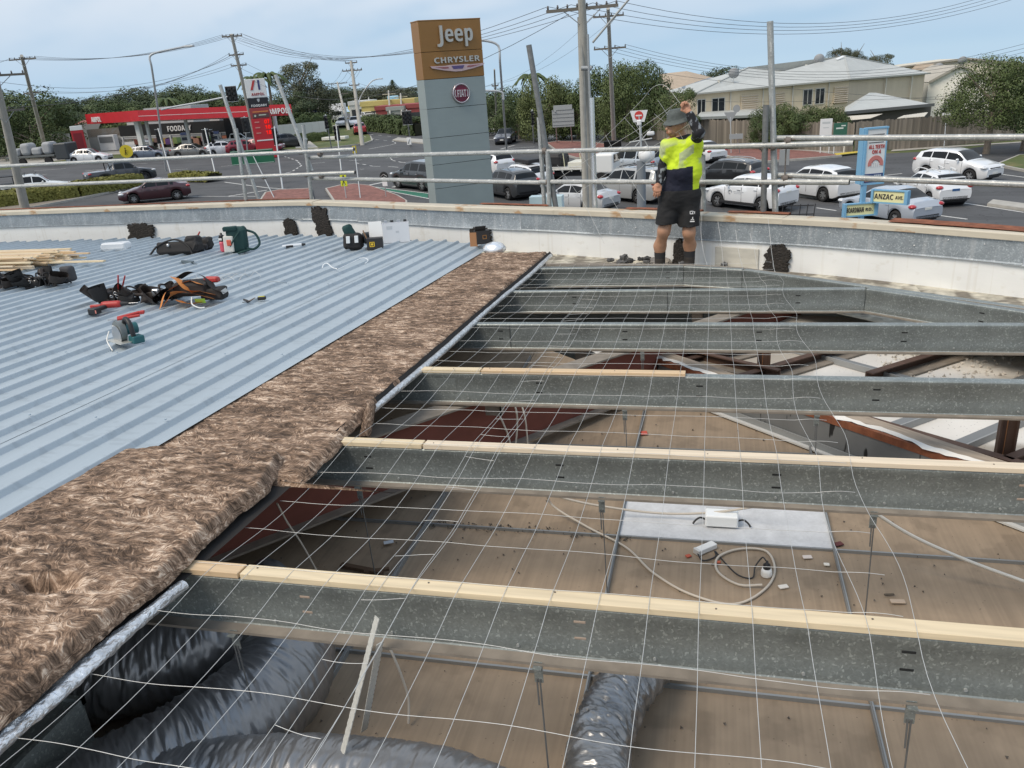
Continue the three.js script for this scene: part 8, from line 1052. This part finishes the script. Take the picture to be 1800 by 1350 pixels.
// far shops and signs along the road
{
const far = (n, p, w, h, d, m, label, cat, turn = .2) => { const t = thing(n, label, cat || 'shop', [p[0], gy(p[0]), p[1]], turn, 'far shops along the road'); mesh('wall', rbx(w, h, d, .05, 0, h / 2, 0), m, t); mesh('fascia', bx(w + .3, h * .22, d + .3, 0, h * .9, 0), m, t); mesh('shop_window', bx(w * .8, h * .4, .1, 0, h * .35, d / 2 + .05), M(.05, .055, .06, .3), t); return t; };
far('shop', [-54.26, -137.30], 9, 3.4, 6, M(.52, .44, .16, .8), 'yellow shop front on the far road'); far('shop', [-48.80, -131.52], 10, 2.8, 6, M(.30, .07, .07, .8), 'red shop front just left of the pylon'); far('shop', [-64.59, -149.37], 4, 3.2, 6, M(.66, .66, .63, .7), 'white shop with red square sign on the far road'); far('shop', [-49.68, -128.04], 2.6, 2.6, 3, M(.32, .34, .33, .7), 'grey kiosk in front of the yellow shop'); far('shop', [-53.84, -131.53], 5, 1.6, 3, M(.62, .62, .6, .6), 'low white building among parked cars on the far road');
const pole = (p, base, g, m, label, parts) => { const t = thing('shop_sign', label, 'shop sign', [p[0], p[1], p[2]], .15, 'far shop signs'); mesh('plate', g, m, t); mesh('post', rod([0, gy(p[0]) - p[1], -.1], [0, 0, -.1], .12, .12, 6), matGalvPole, t); if (parts) parts(t); };
pole([-60.07, 3.58, -153.68], 0, rbx(2.2, 2.6, .4, .3), M(.35, .58, .72, .5), 'pale blue shop sign above the yellow shop', (t) => mesh('print', T(new THREE.CylinderGeometry(.5, .5, .05, 14), 0, .3, .22, Math.PI / 2), M(.1, .14, .3, .5), t)); pole([-75.46, 2.89, -168.91], 0, T(new THREE.CylinderGeometry(1.0, 1.0, .3, 20), 0, 0, 0, Math.PI / 2), M(.68, .55, .05, .5), 'round yellow sign beside the bend pole'); pole([-66.53, 2.03, -156.44], 0, rbx(1.8, 4.2, .4, .1), M(.62, .45, .40, .6), 'tall white and red sign column before the yellow shop', (t) => mesh('print', [0, 1, 2].map((i) => bx(1.1, .7, .05, 0, 1.2 - i * 1.2, .22)), M(.5, .06, .06, .5), t)); pole([-69.59, 2.46, -166.00], 0, T(new THREE.CylinderGeometry(.55, .55, .3, 16), 0, 0, 0, Math.PI / 2), M(.66, .62, .1, .5), 'small round yellow sign on the yellow shop');
{ const P = [-60.55, 4.38, -120.66], t = thing('motel_sign', 'tall dark vertical motel sign with white letters', 'sign', [P[0], P[1], P[2]], .3); mesh('board', rbx(1.0, 5.2, .4, .05, 0, .3, 0), M(.03, .04, .09, .5), t); 'MOTEL'.split('').forEach((c, i) => mesh('lettering', T(text(c, .62, .06), 0, 2.2 - i * 1.0, .2), matSignWhite, t)); mesh('post', rod([0, gy(P[0]) - P[1], -.1], [0, -2, -.1], .14, .14, 6), matGalvPole, t); }
const ww = thing('white_wall', 'low white wall behind the corner grass', 'wall'); { const a = [-55.90, -99.93], b = [-51.79, -106.22]; for (let i = 0; i < 7; i++) { const f = i / 7, g = (i + .985) / 7; const p = [mix(a[0], b[0], f), mix(a[1], b[1], f)], q = [mix(a[0], b[0], g), mix(a[1], b[1], g)]; mesh('panel', bar([p[0], gy(p[0]) + .95, p[1]], [q[0], gy(q[0]) + .95, q[1]], .15, 1.9), M(.66, .66, .63, .7), ww); } }
const bn = single('white_block', T(rbx(3.2, .35, 1.2, .05), 0, .17, 0), M(.68, .68, .64, .7), 'white plinth block on the corner grass by the signal', 'plinth'); { const p = [-45.94, -96.38]; bn.position.set(p[0], gy(p[0]) + .13, p[1]); }
}

// trees and hedges
const leafMats = [[.060, .090, .026], [.078, .108, .030], [.048, .070, .028], [.100, .125, .038], [.070, .080, .042], [.17, .165, .03]].map(([r, g, b]) => MP(r, g, b, .7, { transmission: .0 }));
function crownGeo(n, clumps, leaf, sd, flat = 1, under = .35) { // unit crown: leaf cards spread through many clumps inside a lumpy ellipsoid
let s = sd * 7919 + 13; const r = () => { s = (s + 0x6D2B79F5) | 0; let t = Math.imul(s ^ (s >>> 15), 1 | s); t = (t + Math.imul(t ^ (t >>> 7), 61 | t)) ^ t; return ((t ^ (t >>> 14)) >>> 0) / 4294967296; };
const C = []; for (let i = 0; i < clumps; i++) { const a = r() * 6.283, y = r() * 1.6 - .6, q = Math.sqrt(Math.max(0, 1 - y * y * .8)) * (.35 + .6 * Math.sqrt(r())); C.push([Math.cos(a) * q * .80, y * .72 * flat, Math.sin(a) * q * .80, .16 + .17 * r()]); }
const P = new Float32Array(n * 12), N = new Float32Array(n * 12), I = []; const v = V3(), u = V3(), w = V3();
for (let i = 0; i < n; i++) { const c = C[Math.floor(r() * clumps)], th = r() * 6.283, ph = Math.acos(2 * r() - 1), q = c[3] * (.72 + .36 * r()); v.set(Math.sin(ph) * Math.cos(th), Math.cos(ph), Math.sin(ph) * Math.sin(th)); const x = c[0] + v.x * q, y = c[1] + v.y * q * .8, z = c[2] + v.z * q; u.set(r() - .5, r() - .5, r() - .5).cross(v).normalize(); w.crossVectors(v, u).normalize().addScaledVector(v, (r() - .5) * 1.0); const l = leaf * (.6 + .8 * r()), m = l * (.45 + .25 * r()); const k = i * 12; const pts = [[-l, 0], [0, -m], [l, 0], [0, m]]; pts.forEach(([a, b], j) => { P[k + j * 3] = x + u.x * a + w.x * b; P[k + j * 3 + 1] = y + u.y * a + w.y * b; P[k + j * 3 + 2] = z + u.z * a + w.z * b; const nx = v.x * .8 + (r() - .5) * .6, ny = v.y * .8 + .25 + (r() - .5) * .6, nz = v.z * .8 + (r() - .5) * .6, nl = Math.hypot(nx, ny, nz) || 1; N[k + j * 3] = nx / nl; N[k + j * 3 + 1] = ny / nl; N[k + j * 3 + 2] = nz / nl; }); const o = i * 4; I.push(o, o + 1, o + 2, o, o + 2, o + 3); }
const g = new THREE.BufferGeometry(); g.setAttribute('position', new THREE.BufferAttribute(P, 3)); g.setAttribute('normal', new THREE.BufferAttribute(N, 3)); g.setIndex(I); return g;
}
const crowns = [crownGeo(12500, 70, .023, 1), crownGeo(12500, 52, .024, 2), crownGeo(10000, 40, .024, 3), crownGeo(8000, 30, .022, 4), crownGeo(18000, 90, .018, 5)];
const matBark = MT(tex(128, 256, (x, y) => { const k = .7 + .6 * fbm(x / 8, y / 30, 1701, 4, 16, 8); return [.20 * k, .165 * k, .13 * k]; }, 1), .95);
function tree(topP, w, label, v, m, o = {}) { // topP: world point of the crown's top ; w: crown width
const x = topP[0], z = topP[2], yb = gy(x), H = topP[1] - yb, bottom = o.bottom ?? .18, ch = H * (1 - bottom); const t = thing(o.name || 'tree', label, 'tree', [x, yb, z], 0, o.group); const c = mesh('crown', crowns[v], leafMats[m], t); c.position.y = H - ch * .66; c.scale.set(w / 1.75, ch / 1.42, w / 1.75); c.rotation.y = hash2(Math.round(x * 10), Math.round(z * 10), 5) * 6.28;
const tr = [rod([0, -.2, 0], [.1, H * .45, 0], H * .028 + .06, H * .018 + .03, 8)]; for (let i = 0; i < 6; i++) { const a = i * 1.05 + x, y0 = H * (bottom * .7 + .10 + .05 * i), L = w * .30; tr.push(rod([.06, y0, 0], [Math.cos(a) * L, y0 + H * (.18 + .03 * i), Math.sin(a) * L], H * .013 + .02, .02, 6)); } mesh('trunk', merge(tr), matBark, t); return t;
}
const WG = 'trees behind the fuel station';
[[[-91.96, 10.53, -91.88], 12, 0, 2], [[-80.87, 9.97, -85.93], 12, 0, 0], [[-91.25, 8.20, -99.49], 10, 1, 2], [[-106.45, 8.88, -119.45], 11, 1, 2], [[-107.81, 8.93, -124.91], 11, 0, 2], [[-102.69, 8.96, -122.70], 12, 2, 0], [[-103.87, 8.74, -128.21], 11, 1, 2], [[-98.92, 7.88, -125.76], 10, 0, 0], [[-102.87, 9.87, -135.34], 13, 1, 2], [[-97.81, 9.04, -132.89], 11, 0, 2], [[-98.54, 10.09, -138.53], 13, 2, 0], [[-96.21, 9.50, -140.15], 13, 1, 2], [[-90.96, 8.45, -137.66], 12, 0, 0], [[-91.40, 8.09, -143.34], 12, 1, 2], [[-86.55, 7.29, -140.48], 12, 2, 0], [[-84.28, 6.90, -141.85], 12, 0, 2], [[-92.52, 6.62, -105.07], 9, 1, 0], [[-92.55, 6.59, -111.62], 9, 0, 2], [[-87.56, 6.61, -111.79], 9, 2, 3], [[-83.73, 6.40, -114.69], 10, 1, 0], [[-81.77, 5.86, -119.74], 9, 0, 2], [[-74.47, 5.32, -118.55], 10, 2, 0], [[-87.38, 6.57, -89.39], 9, 1, 0], [[-79.57, 5.59, -87.13], 7, 2, 3]].forEach(([p, w, v, m], i) => tree(p, w, ['first', 'second', 'third', 'fourth', 'fifth', 'sixth', 'seventh', 'eighth', 'ninth', 'tenth', 'eleventh', 'twelfth', 'thirteenth', 'fourteenth', 'fifteenth', 'sixteenth'][i % 16] + (i < 16 ? ' dark bushy tree from the left along the skyline behind the fuel station' : ' lower tree from the left in front of the station skyline trees'), v, m, { bottom: .05, group: WG }));
tree([-61.80, 11.68, -120.03], 9, 'tall spreading gum tree with open crown right of the palms', 3, 4, { bottom: .45 }); tree([-60.73, 8.53, -120.57], 9, 'darker lower tree under the tall gum', 0, 4, { bottom: .2 }); tree([-61.23, 7.11, -114.68], 9, 'dark tree behind the fuel price pylon', 1, 2, { bottom: .05 }); tree([-63.84, 6.38, -113.25], 8, 'dark tree left of the price pylon behind the canopy', 0, 0, { bottom: .05 });
[[[-99.02, 7.58, -207.59], 15], [[-108.50, 6.10, -236.28], 14], [[-101.51, 7.45, -228.47], 14], [[-94.41, 6.61, -220.65], 16], [[-87.65, 7.12, -212.64], 17], [[-88.44, 5.55, -223.11], 14], [[-81.48, 5.93, -215.09], 14], [[-71.36, 6.45, -197.50], 16], [[-101.86, 3.94, -217.31], 13], [[-88.23, 5.46, -179.49], 12], [[-101.02, 3.09, -228.68], 13], [[-88.61, 3.11, -217.65], 13], [[-76.90, 3.02, -206.12], 13], [[-71.09, 3.47, -202.91], 14]].forEach(([p, w], i) => tree(p, w, ['first', 'second', 'third', 'fourth', 'fifth', 'sixth', 'seventh', 'eighth', 'ninth', 'tenth', 'eleventh', 'twelfth', 'thirteenth', 'fourteenth'][i] + ' of the hazy trees closing the far road between price pylon and dealership pylon', i % 4, [2, 4, 0][i % 3], { bottom: .02, group: 'trees at the end of the far road' }));
tree([-23.59, 5.97, -95.12], 6.5, 'dark tree just right of the pylon', 0, 0, { bottom: .06 }); tree([-26.34, 5.48, -100.61], 6, 'dark tree half hidden by the pylon edge', 1, 2, { bottom: .06 }); tree([-20.82, 5.36, -89.61], 5, 'dark tree below the palm', 2, 0, { bottom: .05 }); tree([-17.24, 6.99, -86.29], 6, 'bright green leafy tree behind the dark leaning post', 0, 3, { bottom: .06 }); tree([-15.80, 6.19, -88.60], 5, 'green tree between the leaning post and the big power pole', 1, 1, { bottom: .06 }); tree([-13.89, 6.43, -86.90], 5, 'green tree right behind the big power pole', 2, 1, { bottom: .06 }); tree([-10.75, 7.67, -85.33], 6.5, 'tall dark green tree right of the big power pole', 0, 0, { bottom: .05 }); tree([-8.44, 7.96, -83.58], 6.5, 'tallest dark green tree behind the worker\'s mesh', 4, 1, { bottom: .05 }); tree([-6.71, 7.53, -85.74], 5.5, 'dark green tree beside the tan house', 1, 0, { bottom: .05 }); tree([-3.09, 5.29, -73.94], 4.4, 'loose airy tree behind the worker\'s raised hand', 3, 1, { bottom: .22 });
[[[18.35, 7.67, -138.79], 5], [[19.95, 7.23, -138.57], 5], [[23.71, 6.31, -137.98], 5.5]].forEach(([p, w], i) => tree(p, w, ['left', 'middle', 'right'][i] + ' one of the gum tops showing above the townhouse ridge', 3, 4, { bottom: .55, group: 'gum tops above the ridge' })); tree([1.23, 6.12, -119.99], 9, 'dark tree top between tan house and townhouse roof', 1, 2, { bottom: .2 }); tree([4.13, 6.03, -124.93], 6, 'second dark tree top beside the townhouse ridge', 3, 4, { bottom: .3 });
tree([18.26, 6.28, -63.42], 6.6, 'big leafy street tree at the right edge with pale forked trunk', 4, 1, { bottom: .30 }); tree([20.93, 5.49, -64.70], 5.5, 'leafy tree cut by the right edge of the picture', 0, 0, { bottom: .25 }); tree([19.18, 3.75, -73.54], 4, 'dark shrubby tree left of the big street tree', 2, 2, { bottom: .1 });
{ // bushes above the fence
[[1345, 184, 3.2], [1378, 180, 3.6], [1412, 180, 3.6], [1445, 181, 3.4], [1470, 186, 2.8]].forEach(([u, v, w], i) => { const p = [[3.90, 3.36, -70.89], [5.32, 3.46, -70.80], [6.77, 3.37, -70.68], [8.16, 3.25, -70.53], [9.21, 2.94, -70.40]][i]; tree(p, w, ['leftmost', 'second', 'middle', 'fourth', 'rightmost'][i] + ' of the clipped bushes rising above the townhouse fence', i % 3, i % 2 ? 1 : 0, { bottom: .1, name: 'bush', group: 'bushes above the fence' }); });
}
// palms
function palm(p, label, s = 1) { const x = p[0], yb = gy(x), H = p[1] - yb, t = thing('palm_tree', label, 'palm', [x, yb, p[2]], 0, 'palms'); mesh('trunk', rod([0, 0, 0], [.2, H, 0], .22 * s, .15 * s, 8), matBark, t); for (let i = 0; i < 13; i++) { const a = i / 13 * 6.283, L = (2.4 + .6 * hash2(i, 3)) * s, up = .5 + .6 * hash2(i, 9); const g = gridGeo(14, 4, (u, v) => { const d = u * L, y = H + Math.sin(u * 2.2) * up * s - u * u * 1.7 * s, w = (v - .5) * .55 * s * Math.sin(Math.PI * Math.min(1, u * .9 + .08)) * (.8 + .4 * ((Math.round(u * 14)) % 2)); return [.2 + Math.cos(a) * d - Math.sin(a) * w, y - Math.abs(v - .5) * .5 * s, Math.sin(a) * d + Math.cos(a) * w]; }); mesh('frond', g, leafMats[0], t); } return t; }
palm([-56.16, 8.72, -96.90], 'left palm behind the fuel price pylon', .8); palm([-55.71, 9.04, -99.46], 'right palm behind the fuel price pylon', .95); palm([-23.50, 6.55, -109.51], 'palm above the dark trees right of the pylon', .9); palm([-75.64, 6.97, -105.73], 'palm among the skyline trees behind the canopy', .9);
{ const p = [-83.49, 8.08, -214.31], x = p[0], yb = gy(x), H = p[1] - yb, t = thing('norfolk_pine', 'slim pointed conifer on the far skyline', 'tree', [x, yb, p[2]]); mesh('trunk', rod([0, 0, 0], [0, H, 0], .3, .05, 6), matBark, t); const g = []; for (let i = 0; i < 12; i++) { const y = H * (.45 + .045 * i), r = 2.6 * (1 - i / 12.5); for (let k = 0; k < 9; k++) { const a = k * .698 + i; g.push(bar([0, y, 0], [Math.cos(a) * r, y + .25, Math.sin(a) * r], .35, .12)); } } mesh('crown', g, leafMats[2], t); }
// hedges: dense leaf boxes along a line
function hedge(a, b, w, h, label, m, leaf = .07, n = 9000, yo = 0) {
const L = Math.hypot(b[0] - a[0], b[1] - a[1]), dx = (b[0] - a[0]) / L, dz = (b[1] - a[1]) / L; const P = [], N = [], I = []; const v = V3(), u = V3(), q = V3();
for (let i = 0; i < n; i++) { const s = rnd() * L, hh = h * (.78 + .4 * fbm(s * .9, 3, 1801, 3)), ww = w * (.8 + .4 * fbm(s * .7, 9, 1803, 3)), f = rnd(); let o, y; if (f < .5) { o = (rnd() - .5) * ww; y = hh * (.86 + .2 * rnd()) * (1 - .25 * Math.pow(Math.abs(o) / ww * 2, 3)); v.set(rnd() - .5, 1.1, rnd() - .5); } else { const sg = rnd() < .75 ? 1 : -1; o = sg * ww / 2 * (.85 + .25 * rnd()); y = rnd() * hh * .95; v.set(-dz * sg + rnd() - .5, .4 + rnd() - .5, dx * sg + rnd() - .5); } v.normalize(); const x = a[0] + dx * s - dz * o, z = a[1] + dz * s + dx * o, yy = gy(x) + yo + y; u.set(rnd() - .5, rnd() - .5, rnd() - .5).cross(v).normalize(); q.crossVectors(v, u); const l = leaf * (.6 + .8 * rnd()), k = P.length / 3; for (const [c, d] of [[-l, 0], [0, -l * .6], [l, 0], [0, l * .6]]) { P.push(x + u.x * c + q.x * d, yy + u.y * c + q.y * d, z + u.z * c + q.z * d); N.push(v.x, v.y, v.z); } I.push(k, k + 1, k + 2, k, k + 2, k + 3); }
const g = new THREE.BufferGeometry(); g.setAttribute('position', new THREE.BufferAttribute(new Float32Array(P), 3)); g.setAttribute('normal', new THREE.BufferAttribute(new Float32Array(N), 3)); g.setIndex(I); const t = thing('hedge', label, 'hedge', [0, 0, 0], 0, 'hedges'); mesh('foliage', g, leafMats[m], t); mesh('stems', bar([a[0], gy(a[0]) + yo + h * .35, a[1]], [b[0], gy(b[0]) + yo + h * .35, b[1]], w * .7, h * .6), M(.022, .024, .012, .95), t); return t;
}
hedge([-48.76, -45.31], [-45.36, -50.47], 2.6, .95, 'low yellow green hedge at the left edge behind the parapet', 5, .11, 9000, .1); hedge([-45.38, -50.21], [-44.62, -56.22], 2.2, .9, 'low yellow green hedge beside the maroon sedan', 5, .11, 8000, .1); hedge([-42.81, -59.26], [-38.47, -57.93], 1.4, .6, 'short yellow green hedge beyond the maroon sedan roof', 5, .10, 5000, .1); hedge([-50.94, -94.29], [-47.89, -97.87], 1.2, 1.0, 'clipped green hedge before the white wall', 1, .09, 5000); hedge([-61.84, -93.37], [-58.38, -95.25], 1.0, .9, 'clipped green hedge behind the far lane cars', 1, .09, 4000); hedge([-48.38, -113.58], [-35.73, -99.83], 2.5, 2.1, 'long dark hedge left of the pylon along the far road', 0, .15, 9000); hedge([-57.09, -106.47], [-54.16, -111.00], 3, 2.8, 'dark leafy shrubs growing above the white wall', 0, .14, 7000); hedge([-19.66, -98.21], [-13.93, -91.89], 1.6, 1.2, 'dark shrubs at the foot of the stepped direction sign', 2, .12, 4000);

renderer.render(scene, camera);
